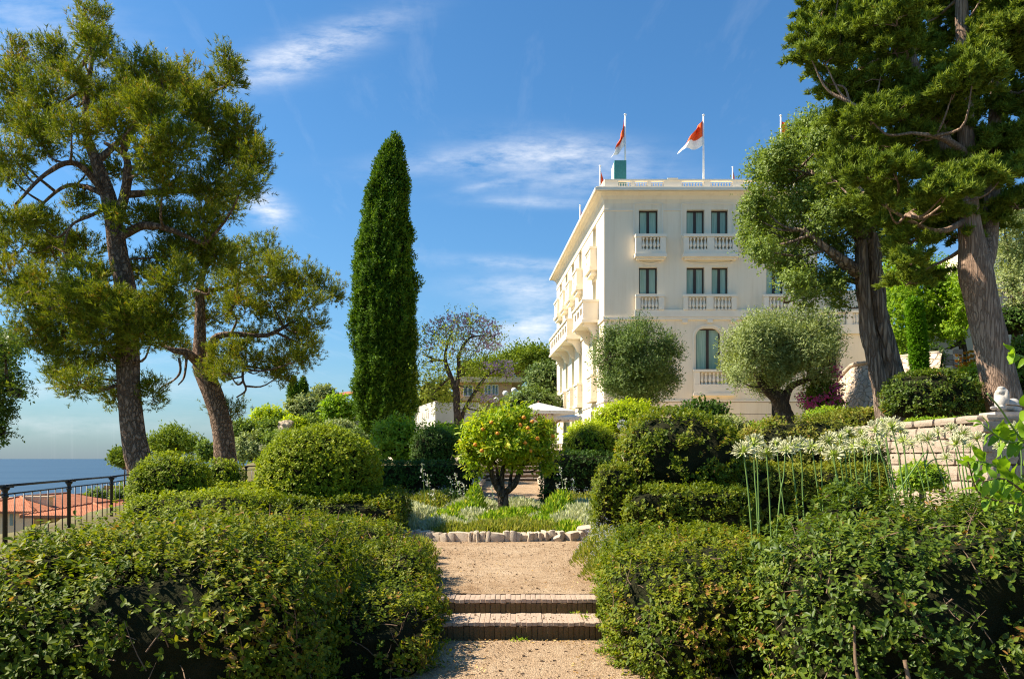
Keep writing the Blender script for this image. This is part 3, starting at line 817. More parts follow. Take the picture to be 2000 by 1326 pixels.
# right side
hedge('clipped_hedge', 'straight hedge right of the far garden stairs', 'hedge',
      [Blob((1.78, 20.3, .98), (.98, .6, .76), 7, 0, .03, 3, 121, 24)], L_topd, .05, 5, 620, 'diamond', .8, .05, 6, 0, depth=.05, core=.08, wr=.6)
hedge('topiary_dome', 'clipped green dome above the hedge right of the stairs', 'topiary',
      [Blob((2.28, 21.8, 1.85), (.78, .78, .62), 2.3, 0, .03, 4, 131, 20)], L_top, .05, 5, 560, 'diamond', .8, 0, 6, 0, depth=.05, core=.08, wr=.6)
hedge('topiary_dome', 'largest clipped dome on the right, rising from the low hedges', 'topiary',
      [Blob((2.62, 12.2, 1.55), (.94, .94, .80), 2.5, 0, .06, 3.6, 141, 26)], L_box, .042, 5, 1100, 'diamond', .85, .06, 5, 20, depth=.06, core=.11, wr=.6)
hedge('low_hedge', 'low square hedge below the largest dome on the right', 'hedge',
      [Blob((2.52, 11.0, .72), (.88, .5, .46), 6, 0, .05, 4, 151, 24)], L_box, .038, 5, 1000, 'diamond', .85, .2, 6, 16, depth=.05, core=.08, wr=.6)
hedge('hedge_block', 'upright hedge block at the right corner of the gravel court', 'hedge',
      [Blob((1.52, 11.45, .86), (.28, .42, .60), 5, 0, .05, 4.5, 161, 20)], L_box, .036, 5, 1050, 'diamond', .85, .2, 6, 10, depth=.05, core=.07, wr=.6)
hedge('clipped_hedge', 'yellowish hedge behind the white flower stems', 'hedge',
      [Blob((4.55, 12.3, .90), (1.35, .75, .56), 6, .05, .05, 3.5, 171, 22)], L_yel, .045, 5, 720, 'diamond', .85, .2, 5, 0, depth=.05, core=.08, wr=.6)
hedge('shrub', 'brownish leafy shrub between the yellowish hedge and the stone wall', 'shrub',
      [Blob((5.3, 14.2, 1.5), (1.2, .7, .75), 3, 0, .1, 3, 172, 20)], L_brown, .05, 5, 600, 'diamond', .9, .2, 5, 0, depth=.08, core=.09, wr=.55)
hedge('hedge', 'rounded foreground hedge on the right edge of the brick steps', 'hedge',
      [Blob((1.66, 7.0, .33), (.82, 1.55, .57), 3.2, -.06, .07, 3.5, 181, 28), Blob((1.22, 6.15, .14), (.42, .75, .40), 2.6, 0, .05, 4, 182, 18)],
      L_box, .034, 6, 860, 'oval', .85, .2, 5, 300, depth=.06, core=.09)
HR = hedge('hedge', 'big glossy-leaved foreground hedge at lower right with bare twigs showing', 'hedge',
      [Blob((3.4, 5.55, .42), (1.70, 1.15, .79), 3.2, -.05, .13, 2.3, 191, 34), Blob((5.0, 6.2, .52), (1.3, 1.3, .84), 3.4, 0, .08, 3.0, 192, 22)],
      L_boxd, .046, 6, 600, 'oval', .85, .28, 3.6, 620, depth=.08, core=.13, rr=.4, wr=.5)
# stout old stems showing through the foot of the right hedge
mb = MB()
for pts, r in [([(1.75, 4.62, .18), (2.2, 4.5, .26), (2.75, 4.45, .12), (3.1, 4.5, -.02)], (.022, .035)), ([(2.3, 4.5, .42), (2.34, 4.47, .22), (2.5, 4.5, .0)], (.012, .02)), ([(2.05, 4.6, .6), (2.02, 4.5, .36), (2.1, 4.5, .1)], (.008, .012)), ([(3.0, 4.42, .2), (2.95, 4.5, .05), (2.8, 4.6, 0)], (.03, .04))]:
    MB().tube(crom(pts, 10), r, 7, rough=.15).build('old_stem', M_twig, HR)

# ------------------------------------------------------------------ stone blocks, flower bed
def slab(label, x0, x1, y0, y1, z0, z1):
    bm = bmesh.new(); bmesh.ops.create_cube(bm, size=1)
    for v in bm.verts: v.co = Vector(((x0 + x1) / 2 + v.co.x * (x1 - x0), (y0 + y1) / 2 + v.co.y * (y1 - y0), (z0 + z1) / 2 + v.co.z * (z1 - z0)))
    bmesh.ops.bevel(bm, geom=list(bm.edges), offset=.015, segments=2, affect='EDGES')
    me = bpy.data.meshes.new('stone_block'); bm.to_mesh(me); bm.free()
    return tag(link('stone_block', me, M_slab), label, 'stone block', 'stone blocks beside the court')
slab('square weathered stone block at the left edge of the gravel court', -1.72, -1.30, 10.4, 10.95, .25, .49)
slab('square weathered stone block at the right edge of the gravel court', 1.28, 1.7, 10.3, 10.8, .25, .52)
BC = np.array([-.25, 15.4]); BR = 3.3
bed = T('flower_bed', 'round flower bed edged with rough upright stones under the orange tree', 'flower bed', (BC[0], BC[1], .28))
th = np.linspace(0, 2 * math.pi, 41)[:-1]
V = [(BC[0], BC[1], .40)] + [(BC[0] + math.cos(t) * 3.2, BC[1] + math.sin(t) * 3.2, .345) for t in th]
MB().add(V, [(0, 1 + k, 1 + (k + 1) % 40) for k in range(40)]).build('soil', M_soil, bed)
stone_meshes = []
for k in range(8):
    U, Fq = cubesphere(3)
    V = U * (np.abs(U) ** 8).sum(1)[:, None] ** (-1 / 8)
    V = V * .5 + .06 * np.stack([nz(V * 1, 4.0, 200 + k * 3 + i) for i in range(3)], 1)
    me = mesh_np('edging_stone', V, [Fq], smooth=False); me.materials.append(M_stone); stone_meshes.append(me)
t = math.radians(180)
while t < math.radians(362):
    wdt = rng.uniform(.035, .11) if rng.random() < .82 else rng.uniform(.14, .24)
    hgt = rng.uniform(.14, .20)
    dt = wdt / BR; tm = t + dt / 2; t += dt * 1.02
    low = math.degrees(tm) > 291
    if low: hgt = rng.uniform(.08, .19); 
    r = BR + rng.normal(0, .03)
    link('stone', stone_meshes[rng.integers(8)], None, bed, (BC[0] + math.cos(tm) * r, BC[1] + math.sin(tm) * r, .285 + hgt * .38), (rng.normal(0, .1), rng.normal(0, .12), tm + math.pi / 2 + rng.normal(0, .1)), (wdt * 1.06, rng.uniform(.16, .26), hgt))
for (x, y, z, s) in [(1.17, 12.45, .42, .2), (1.02, 12.3, .32, .17), (1.32, 12.6, .33, .2), (.72, 12.15, .32, .15), (.55, 12.2, .33, .16)]:
    link('stone', stone_meshes[rng.integers(8)], None, bed, (x, y, z), tuple(rng.normal(0, .4, 3)), (s * 1.2, s, s * .75))
def mound_patch(name, label, cat, mounds, mat, L, dens, wr=.2, up=1.0, k=1):
    lv = Leaves()
    for (x, y, r, h) in mounds:
        n = int(dens * r * r * 3.1)
        q = rng.normal(0, .5, (n, 2)); q = q[(q ** 2).sum(1) < 1]; n = len(q)
        z = garden_h(x, y) + .08 + h * (1 - (q ** 2).sum(1)) * rng.uniform(.35, 1.0, n)
        P = np.stack([x + q[:, 0] * r, y + q[:, 1] * r, z - L * .6], 1)
        D = np.stack([q[:, 0] * .8, q[:, 1] * .8, np.full(n, up)], 1) + .45 * rv(n)
        lv.diamond(P, D, L * rng.uniform(.6, 1.3, n), wr)
    return tag(lv.build(name, mat, None), label, cat, kind='stuff')
mound_patch('silver_groundcover', 'silvery grey low plants filling the round flower bed', 'ground cover',
    [(-1.75, 14.1, .75, .42), (-1.9, 13.2, .5, .32), (-1.2, 13.3, .55, .26), (-2.4, 14.9, .7, .42), (1.0, 13.6, .6, .32), (1.3, 14.4, .7, .42), (1.75, 15.2, .7, .42), (.55, 14.5, .4, .25), (-.75, 14.9, .5, .3), (1.5, 13.4, .5, .25), (-.6, 13.1, .4, .2), (.15, 18.2, .8, .35), (-.9, 17.9, .8, .38), (1.6, 16.4, .7, .4), (-2.4, 16.2, .8, .4)], L_silver, .115, 2500, .25)
mound_patch('green_groundcover', 'fresh green herbs among the silvery plants of the round bed', 'ground cover',
    [(-1.25, 14.0, .5, .34), (-.35, 14.3, .45, .28), (.75, 14.0, .35, .5), (.85, 14.8, .4, .6), (.45, 13.4, .5, .25), (.95, 12.9, .4, .22), (-.05, 15.2, .5, .3), (-1.0, 15.5, .5, .4), (-.8, 16.6, .3, .75), (1.0, 15.6, .4, .65), (.3, 16.0, .6, .25), (0, 13.9, .5, .22)], L_green, .11, 2600, .3)
mound_patch('straw_groundcover', 'straw-coloured low tufts behind the stone edging of the round bed', 'ground cover',
    [(-.45, 12.75, .55, .24), (-.05, 12.9, .6, .25), (.5, 12.9, .45, .22), (-1.0, 12.9, .4, .2), (.15, 13.3, .5, .25)], L_daisy, .09, 3400, .2)
mound_patch('daisy_foliage', 'wild daisy mats spreading below the two straight hedges', 'ground cover',
    [(-2.9, 18.8, .9, .45), (-2.0, 18.6, .8, .5), (-1.6, 19.2, .6, .5), (2.0, 18.3, .8, .5), (2.7, 18.7, .8, .5), (1.5, 18.9, .6, .45), (-3.6, 18.9, .8, .5)], L_daisy, .09, 2400, .3)
mound_patch('daisy_foliage', 'daisy mat spilling over the right edge of the gravel court', 'ground cover',
    [(1.18, 8.6, .38, .42), (1.05, 9.2, .35, .36), (1.2, 9.9, .4, .4), (.98, 8.2, .25, .25)], L_daisy, .06, 5200, .25)
mound_patch('grassy_tuft', 'straw-green grass tuft at the foot of the left stone block', 'ground cover', [(-1.2, 10.1, .24, .25), (-1.15, 9.5, .2, .3)], L_daisy, .07, 4200, .2)
lv = Leaves()
for (x, y, r, h, n_) in [(-2.9, 18.8, .9, .5, 150), (-2.0, 18.6, .8, .55, 160), (-1.6, 19.2, .6, .55, 90), (2.0, 18.3, .8, .55, 130), (2.7, 18.7, .8, .55, 120), (1.5, 18.9, .6, .5, 90), (1.15, 8.6, .36, .45, 320), (1.02, 9.2, .34, .40, 260), (1.17, 9.9, .38, .44, 180), (1.4, 14.6, .6, .45, 40)]:
    q = rng.normal(0, .5, (n_, 2)); q = q[(q ** 2).sum(1) < 1]; n = len(q)
    P = np.stack([x + q[:, 0] * r, y + q[:, 1] * r, garden_h(x, y) + .08 + h * (1 - (q ** 2).sum(1)) * rng.uniform(.8, 1.15, n)], 1)
    s = .022 if y > 12 else .014
    for a_ in range(3): lv.diamond(P - s * .5 * np.array([math.cos(a_ * 1.05), math.sin(a_ * 1.05), 0]), np.tile([math.cos(a_ * 1.05), math.sin(a_ * 1.05), .1], (n, 1)), s, .5, N=np.tile([0, -.3, 1.0], (n, 1)))
tag(lv.build('daisy_flowers', L_white, None), 'tiny white daisies dotted over the daisy mats', 'flowers', kind='stuff')
# gaura wands
gaura = [(824, 905, 985, 18.0), (835, 925, 980, 17.6), (845, 955, 985, 17.2), (880, 930, 975, 18.5), (890, 925, 978, 18.2), (897, 940, 975, 18.0), (905, 945, 980, 17.6), (925, 935, 975, 18.6), (960, 950, 985, 17.0), (1095, 912, 970, 18.8), (1103, 935, 975, 18.4), (1119, 935, 968, 18.8), (1088, 945, 975, 18.2), (1160, 940, 965, 18.8)]
ORD = ['first', 'second', 'third', 'fourth', 'fifth', 'sixth', 'seventh', 'eighth', 'ninth', 'tenth', 'eleventh', 'twelfth', 'thirteenth']
gaura.sort()
for i, (px, py, pb, d) in enumerate(gaura):
    top = W(px, py, d); z0 = garden_h(top[0], d) + .1
    o = T('gaura_stalk', ORD[i] + ' slender pale pink flower stalk from the left, left of the orange tree trunk' if px < 980 else ORD[i - 9] + ' slender pale flower stalk to the right of the orange tree trunk', 'flower stalk', (top[0] + .05, d, z0), 'pale pink flower stalks by the hedges')
    MB().tube(crom([(top[0] + .08, d, z0), (top[0] + .05, d, (z0 + top[2]) / 2), tuple(top)], 7), [.008, .004], 5).build('stem', M_stem, o)
    lv = Leaves(); n = 22
    h = rng.random(n) ** 1.5
    P = np.stack([top[0] + .03 * h + rng.normal(0, .025, n), d + rng.normal(0, .025, n), top[2] - h * (top[2] - z0) * .5], 1)
    lv.diamond(P, rv(n), .05, .7); tag(lv.build('flowers', L_pinkf, o), kind='stuff')

# ------------------------------------------------------------------ far garden stairs
for k in range(5):
    z = .75 + .14 * (k + 1); y = 28.0 + k * .52
    lab = ['lowest', 'second', 'third', 'fourth', 'top'][k] + ' step of the far garden stairs behind the orange tree'
    o = T('stair_step', lab, 'step', (0, y + .3, z - .14), 'far garden stairs')
    n = 8
    for q in range(n):
        x0 = -1.05 + q * 2.1 / n
        MB().box(x0 + .006, x0 + 2.1 / n - .006, y - .03, y + .55, z - .045, z + rng.normal(0, .003)).build('tread_slab', M_stone2, o)
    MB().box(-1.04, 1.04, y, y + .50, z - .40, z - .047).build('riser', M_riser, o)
o = T('path_edging', 'row of pale edging stones on the right of the far path', 'stone edging', (1.02, 24, .4))
for k in range(18):
    y = 19.8 + k * .45
    link('stone', stone_meshes[k % 8], None, o, (1.02 + rng.normal(0, .02), y, .34 + (y - 19.2) * .0545 + .06), (0, 0, rng.normal(0, .1)), (.2, .44, .22))
o = T('path_edging', 'row of pale edging stones on the left of the far path', 'stone edging', (-1.08, 24, .4))
for k in range(18):
    y = 19.8 + k * .45
    link('stone', stone_meshes[(k + 3) % 8], None, o, (-1.08 + rng.normal(0, .02), y, .34 + (y - 19.2) * .0545 + .06), (0, 0, rng.normal(0, .1)), (.2, .44, .22))

# ------------------------------------------------------------------ the villa
VD = 46.0; VS = VD / F
def vx(px): return (px - 1000) * VS
def vz(py): return EYE + (895 - py) * VS
XL, XR = vx(1180), vx(1596)
ZB, ZE = 1.2, vz(378)                       # foot of the wall, underside of the eave
villa = T('villa', 'large cream villa with flat roof, balustrades and dark framed windows', 'villa', ((XL + XR) / 2, VD, ZB))
SIDE_L = 22.0
sdirv = np.array([-.0705, .9975])           # the sea-side wall runs back at a slight angle
sn = np.array([-.9975, -.0705])             # its outward normal
SROT = math.atan2(sdirv[1], sdirv[0])
def wall_cells(u0, u1, z0, z1, holes, th, name, mat, parent, to_world, reveal=None):
    """wall sheet with real openings and reveals; (u, depth, z) -> world by to_world"""
    us = sorted({u0, u1} | {h[0] for h in holes} | {h[1] for h in holes})
    zs = sorted({z0, z1} | {h[2] for h in holes} | {h[3] for h in holes})
    mb = MB()
    for i in range(len(us) - 1):
        for j in range(len(zs) - 1):
            cu, cz = (us[i] + us[i + 1]) / 2, (zs[j] + zs[j + 1]) / 2
            if any(h[0] < cu < h[1] and h[2] < cz < h[3] for h in holes): continue
            mb.add([to_world(us[i], 0, zs[j]), to_world(us[i + 1], 0, zs[j]), to_world(us[i + 1], 0, zs[j + 1]), to_world(us[i], 0, zs[j + 1])], [(0, 1, 2, 3)])
    for (a0, a1, b0, b1) in holes:
        P = [(a0, b0), (a1, b0), (a1, b1), (a0, b1)]
        for k in range(4):
            (p, q), (r, s_) = P[k], P[(k + 1) % 4]
            mb.add([to_world(p, 0, q), to_world(r, 0, s_), to_world(r, th, s_), to_world(p, th, q)], [(0, 3, 2, 1)])
    return mb.build(name, mat, parent)
def front_w(u, dep, z): return (u, VD + dep, z)
def side_w(u, dep, z):
    return (XL + sdirv[0] * u - sn[0] * dep, VD + sdirv[1] * u - sn[1] * dep, z)
def obox(mb, tw, u0, u1, d0, d1, z0, z1):
    """box in wall coordinates; d is depth behind (+) or in front of (-) the wall"""
    mb.add([tw(u0, d0, z0), tw(u1, d0, z0), tw(u1, d1, z0), tw(u0, d1, z0), tw(u0, d0, z1), tw(u1, d0, z1), tw(u1, d1, z1), tw(u0, d1, z1)],
           [(0, 3, 2, 1), (4, 5, 6, 7), (0, 1, 5, 4), (1, 2, 6, 5), (2, 3, 7, 6), (3, 0, 4, 7)])
    return mb
wins_f = [(1248, 1285, 410, 460), (1341, 1376, 410, 460), (1389, 1422, 410, 460), (1498, 1532, 410, 460),
          (1248, 1284, 522, 574), (1341, 1376, 522, 574), (1390, 1422, 522, 574), (1497, 1530, 522, 574)]
arch = (1359, 1408, 641, 722)
base_op = (1507, 1538, 787, 850)
holes = [(vx(a), vx(b), vz(d), vz(c)) for a, b, c, d in wins_f + [arch, base_op]]
wall_cells(XL, XR, ZB, ZE, holes, .34, 'front_wall', M_stucco, villa, front_w)
def window(tw, u0, u1, z0, z1, dep, parent=None, arched=0):
    parent = parent or villa
    t = .085
    mb = MB()
    obox(mb, tw, u0, u1, dep - .03, dep + .05, z1 - t, z1); obox(mb, tw, u0, u1, dep - .03, dep + .05, z0, z0 + t * .7)
    obox(mb, tw, u0, u0 + t, dep - .028, dep + .05, z0 + t * .7, z1 - t); obox(mb, tw, u1 - t, u1, dep - .028, dep + .05, z0 + t * .7, z1 - t)
    um = (u0 + u1) / 2
    obox(mb, tw, um - t * .95, um + t * .95, dep - .04, dep + .05, z0 + t * .7, z1 - t)
    wn = mb.build('window', M_frame, parent)
    for (p, q) in ((u0 + t, um - t * .95), (um + t * .95, u1 - t)):
        MB().add([tw(p, dep + .02, z0 + t * .7), tw(q, dep + .02, z0 + t * .7), tw(q, dep + .02, z1 - t), tw(p, dep + .02, z1 - t)], [(0, 1, 2, 3)]).build('pane', M_pane, wn)
    return wn
for (a0, a1, b0, b1) in holes[:9]: window(front_w, a0, a1, b0, b1, .26)
# rounded upper corners of the arched window + moulding round it
def arch_corner(u0, u1, z1, r, tw, dep0, dep1, mat, parent):
    for sgn, uc in ((1, u0), (-1, u1)):
        mb = MB()
        pts = [(uc, z1)] + [(uc + sgn * (r - r * math.sin(t)), z1 - (r - r * math.cos(t))) for t in np.linspace(0, math.pi / 2, 9)]
        n = len(pts)
        V = [tw(u, dep0, z) for u, z in pts] + [tw(u, dep1, z) for u, z in pts]
        Fc = [tuple(range(n)) if sgn > 0 else tuple(range(n))[::-1]] + [(k, k + 1, n + k + 1, n + k) for k in range(1, n - 1)]
        mb.add(V, Fc).build('arch_spandrel', mat, parent)
h = holes[8]
arch_corner(h[0], h[1], h[3], .52, front_w, -.002, .30, M_stucco, villa)
def arc_strip(u0, u1, z0, z1, r, tw, w_, dep):
    """raised band following an arched opening"""
    def outline(o):
        rr = r + o
        P = [(u0 - o, z0)] + [(u0 + r - rr * math.cos(t), z1 - r + rr * math.sin(t)) for t in np.linspace(0, math.pi / 2, 9)]
        P += [(u1 - r + rr * math.sin(t), z1 - r + rr * math.cos(t)) for t in np.linspace(0, math.pi / 2, 9)] + [(u1 + o, z0)]
        return P
    A, B = outline(w_ * .55), outline(w_); n = len(A)
    V = [tw(u, -dep, z) for u, z in A] + [tw(u, -dep, z) for u, z in B] + [tw(u, 0, z) for u, z in B] + [tw(u, 0, z) for u, z in A]
    mb = MB()
    Fc = []
    for k in range(n - 1): Fc += [(k, k + 1, n + k + 1, n + k), (n + k, n + k + 1, 2 * n + k + 1, 2 * n + k), (3 * n + k, 3 * n + k + 1, k + 1, k)]
    return mb.add(V, Fc)
arc_strip(h[0], h[1], h[2], h[3], .55, front_w, .2, .04).build('arch_moulding', M_trim, villa)
bo = holes[9]
MB().add([front_w(bo[0], .3, bo[2]), front_w(bo[1], .3, bo[2]), front_w(bo[1], .3, bo[3]), front_w(bo[0], .3, bo[3])], [(0, 1, 2, 3)]).build('basement_shade_panel', M_dark, villa)  # black sheet painting the shade inside the basement opening
# mouldings on the front
def strip(name, tw, u0, u1, z0, z1, proud, mat=M_trim): return obox(MB(), tw, u0, u1, -proud, .0, z0, z1).build(name, mat, villa)
for (p, q) in ((1180, 1238), (1294, 1331), (1433, 1488), (1541, 1596)): strip('band', front_w, vx(p), vx(q), vz(412), vz(409), .05)
for (p, q) in ((1238, 1294), (1331, 1433), (1488, 1541)):
    strip('window_surround', front_w, vx(p), vx(q), vz(399), vz(396.5), .05)
    for x_ in (p, q): strip('window_surround', front_w, vx(x_) - .04, vx(x_) + .04, vz(461), vz(399.2), .045)
strip('string_course', front_w, XL - .06, XR, vz(625), vz(620), .12)
strip('string_course', front_w, vx(1238), XR, vz(619.8), vz(606), .16)
for px in (1337, 1386, 1432): 
    obox(MB(), front_w, vx(px) - .16, vx(px) + .16, -.14, 0, vz(631), vz(625.2)).build('corbel', M_trim, villa)
for py in (785, 808, 832): strip('plinth_groove', front_w, XL + .02, vx(1506) if py > 790 else XR, vz(py + .8), vz(py), .004, M_frame)
strip('plinth', front_w, XL - .05, XR, vz(784.5), vz(781), .05)
# balusters (one lathe shape shared by all)
def baluster_mesh(hh, r):
    prof = [(r * .9, 0), (r * .9, hh * .07), (r * .45, hh * .1), (r * .5, hh * .18), (r, hh * .36), (r * .92, hh * .46), (r * .42, hh * .72), (r * .38, hh * .84), (r * .75, hh * .9), (r * .75, hh)]
    me = MB().lathe(prof, 10).mesh('baluster'); me.materials.append(M_trim); return me
def baluster_row(me, tw, u0, u1, n, dep, z, parent):
    for k in range(n): link('baluster', me, None, parent, tw(u0 + (k + .5) * (u1 - u0) / n, dep, z))
BAL = baluster_mesh(vz(467) - vz(490), .10); BAL2 = baluster_mesh(vz(582) - vz(605), .10); BAL3 = baluster_mesh(vz(728) - vz(751), .10); BALP = baluster_mesh(vz(357) - vz(367), .075)
def balconet(p, q, rows, proj=.42):
    u0, u1 = vx(p), vx(q)
    b = obox(MB(), front_w, u0 - .03, u1 + .03, -proj - .05, 0, vz(466.5), vz(461)).build('balcony', M_trim, villa)
    mb = MB()
    obox(mb, front_w, u0, u1, -proj, 0, vz(498), vz(491)); obox(mb, front_w, u0 - .05, u1 + .05, -proj - .05, 0, vz(505), vz(498.2))
    obox(mb, front_w, u0 + .06, u1 - .06, -proj + .1, 0, vz(509), vz(505.2))
    ends = [u0] + [vx(x) for r in rows for x in r] + [u1]
    for k in range(0, len(ends), 2): obox(mb, front_w, ends[k], ends[k + 1], -proj, -proj + .16, vz(491), vz(466.7))
    for uu in (u0, u1 - .12): obox(mb, front_w, uu, uu + .12, -proj + .162, 0, vz(491), vz(466.7))
    mb.build('base', M_trim, b)
    for (x0, x1) in rows: baluster_row(BAL, front_w, vx(x0), vx(x1), 5, -proj + .08, vz(490.6), b)
    # the hanging garland line under the balcony
    um = (u0 + u1) / 2
    MB().tube(crom([front_w(u0 + .1, -.03, vz(508)), front_w(u0 + .45, -.03, vz(513)), front_w(um, -.03, vz(515.5)), front_w(u1 - .45, -.03, vz(513)), front_w(u1 - .1, -.03, vz(508))], 14), [.03, .03], 6).build('garland', M_trim, b)
balconet(1240, 1298, [(1251, 1287)]); balconet(1333, 1438, [(1343, 1378), (1392, 1427)]); balconet(1490, 1545, [(1500, 1535)])
def parapet_low(p, q, rows):
    u0, u1 = vx(p), vx(q)
    b = obox(MB(), front_w, u0, u1, -.26, 0, vz(581), vz(576.5)).build('balustrade', M_trim, villa)
    mb = MB()
    ends = [u0 + .03] + [vx(x) for r in rows for x in r] + [u1 - .03]
    for k in range(0, len(ends), 2): obox(mb, front_w, ends[k], ends[k + 1], -.22, 0, vz(605.8), vz(581.2))
    for (x0, x1) in rows: obox(mb, front_w, vx(x0), vx(x1), -.012, 0, vz(605.8), vz(581.2))
    mb.build('pier', M_trim, b)
    for (x0, x1) in rows: baluster_row(BAL2, front_w, vx(x0), vx(x1), 5, -.12, vz(605.5), b)
parapet_low(1240, 1297, [(1250, 1285)]); parapet_low(1333, 1438, [(1343, 1378), (1392, 1427)]); parapet_low(1490, 1546, [(1500, 1536)])
u0, u1 = vx(1354), vx(1432)
b = obox(MB(), front_w, u0 - .03, u1 + .03, -.30, 0, vz(727), vz(722.3)).build('balcony', M_trim, villa)
mb = MB(); obox(mb, front_w, u0, u0 + .34, -.26, 0, vz(751), vz(727.2)); obox(mb, front_w, u1 - .34, u1, -.26, 0, vz(751), vz(727.2)); obox(mb, front_w, u0, u1, -.26, 0, vz(768), vz(751.2)); obox(mb, front_w, u0 - .05, u1 + .05, -.32, 0, vz(773), vz(768.2))
obox(mb, front_w, u0 + .34, u1 - .34, -.01, 0, vz(751), vz(727.2))
mb.build('base', M_trim, b); baluster_row(BAL3, front_w, u0 + .36, u1 - .36, 7, -.13, vz(751), b)
# side wall facing the sea
def su(px):
    """distance along the side wall that shows at this photo column"""
    k = (px - 1000) / F
    return (XL - k * VD) / (k * sdirv[1] - sdirv[0])
FL3, FL2, FL1 = (vz(460), vz(410)), (vz(587), vz(522)), (vz(722), vz(641))
ucent = [3.3, 8.9, 12.5, 15.9, 19.3]
sh = []
for uc in ucent:
    sh += [(uc - .55, uc + .6, FL3[0], FL3[1]), (uc - .55, uc + .6, FL2[0] - .25, FL2[1]), (uc - .6, uc + .6, FL1[0], FL1[1] + .1)]
for uc in (4.0, 9.4, 12.6, 17.0): sh.append((uc - .65, uc + .65, 1.6, vz(795)))
wall_cells(0, SIDE_L, ZB, ZE, sh, .45, 'side_wall', M_stucco, villa, side_w)
for (p, q, b0, b1) in sh: window(side_w, p, q, b0, b1, .36)
for uc in ucent:
    b = obox(MB(), side_w, uc - 1.0, uc + 1.0, -.5, 0, FL3[0] - .15, FL3[0]).build('balcony', M_trim, villa)
    mb = MB(); obox(mb, side_w, uc - .95, uc + .95, -.44, 0, FL3[0] - 1.25, FL3[0] - .93); obox(mb, side_w, uc - 1.02, uc + 1.02, -.5, 0, FL3[0] - 1.5, FL3[0] - 1.252); obox(mb, side_w, uc - .85, uc + .85, -.36, 0, FL3[0] - 1.72, FL3[0] - 1.502)
    for (p, q) in ((uc - .95, uc - .55), (uc + .55, uc + .95)): obox(mb, side_w, p, q, -.44, 0, FL3[0] - .93, FL3[0] - .152)
    mb.build('base', M_trim, b)
    baluster_row(BAL, side_w, uc - .53, uc + .53, 5, -.36, FL3[0] - .92, b)
    b = obox(MB(), side_w, uc - .9, uc + .9, -.42, 0, FL1[0] - .15, FL1[0]).build('balcony', M_trim, villa)
    mb = MB(); obox(mb, side_w, uc - .85, uc + .85, -.36, 0, FL1[0] - 1.5, FL1[0] - 1.0); obox(mb, side_w, uc - .92, uc + .92, -.42, 0, FL1[0] - 1.72, FL1[0] - 1.502)
    for (p, q) in ((uc - .85, uc - .5), (uc + .5, uc + .85)): obox(mb, side_w, p, q, -.36, 0, FL1[0] - .998, FL1[0] - .152)
    mb.build('base', M_trim, b)
    baluster_row(BAL, side_w, uc - .48, uc + .48, 4, -.28, FL1[0] - .92, b)
def big_balcony(ua, ub, proj, zt, zf):
    b = obox(MB(), side_w, ua - .05, ub + .05, -proj - .08, 0, zt - .14, zt).build('balcony', M_trim, villa)
    mb = MB()
    obox(mb, side_w, ua, ub, -proj, 0, zf, zf + .14); obox(mb, side_w, ua - .06, ub + .06, -proj - .08, 0, zf - .16, zf - .002)
    for uu in (ua, ub - .14): obox(mb, side_w, uu, uu + .14, -proj, 0, zf + .142, zt - .142)
    n = max(2, int(round((ub - ua) / 1.3)))
    for k in range(n + 1):
        uu = ua + (ub - ua - .35) * k / n
        if 0 < k < n: obox(mb, side_w, uu, uu + .35, -proj, -proj + .16, zf + .142, zt - .142)
        elif k == 0: obox(mb, side_w, ua + .142, ua + .45, -proj, -proj + .16, zf + .142, zt - .142)
        else: obox(mb, side_w, ub - .45, ub - .142, -proj, -proj + .16, zf + .142, zt - .142)
    obox(mb, side_w, ua + .46, ub - .46, -proj + .02, -proj + .14, zf + .142, zf + .42); obox(mb, side_w, ua + .46, ub - .46, -proj + .02, -proj + .14, zt - .4, zt - .142)
    mb.build('parapet', M_trim, b)
    nb = max(2, int(round((ub - ua) / 2.4)))
    for k in range(nb):
        uu = ua + .3 + (ub - ua - .9) * k / max(1, nb - 1)
        prof = [(0, zf - .162), (-proj * .92, zf - .162), (-proj * .92, zf - .34), (-proj * .62, zf - .42), (-proj * .4, zf - .7), (-proj * .3, zf - .95), (0, zf - 1.15)]
        n_ = len(prof)
        V = [side_w(uu, d_, z_) for d_, z_ in prof] + [side_w(uu + .3, d_, z_) for d_, z_ in prof]
        MB().add(V, [tuple(range(n_)), tuple(range(n_, 2 * n_))[::-1]] + [(i, n_ + i, n_ + (i + 1) % n_, (i + 1) % n_) for i in range(n_)]).build('bracket', M_trim, b)
big_balcony(1.7, 5.6, 1.0, 11.45, 10.2)
big_balcony(8.4, 18.4, 1.05, 11.5, 10.2)
for z0, z1, pr in ((vz(625), vz(618), .09), (vz(412), vz(408), .05), (vz(785), vz(781), .05)): obox(MB(), side_w, 0, SIDE_L, -pr, 0, z0, z1).build('string_course', M_trim, villa)
# far and right walls, roof slab with deep eave, parapet
fe = side_w(SIDE_L, 0, 0)
MB().add([(XR, VD, ZB), (XR, fe[1], ZB), (XR, fe[1], ZE), (XR, VD, ZE), (fe[0], fe[1], ZB), (fe[0], fe[1], ZE)], [(0, 1, 2, 3), (1, 4, 5, 2)]).build('rear_wall', M_stucco, villa)
def roof_ring(off, z0, z1, name, mat, parent=None):
    A = [(XL - off * 1.0, VD - off), (XR + off, VD - off), (XR + off, fe[1] + off), (fe[0] - off * 1.05, fe[1] + off)]
    return MB().add([(x, y, z0) for x, y in A] + [(x, y, z1) for x, y in A], [(3, 2, 1, 0), (4, 5, 6, 7)] + [(k, (k + 1) % 4, 4 + (k + 1) % 4, 4 + k) for k in range(4)]).build(name, mat, parent or villa)
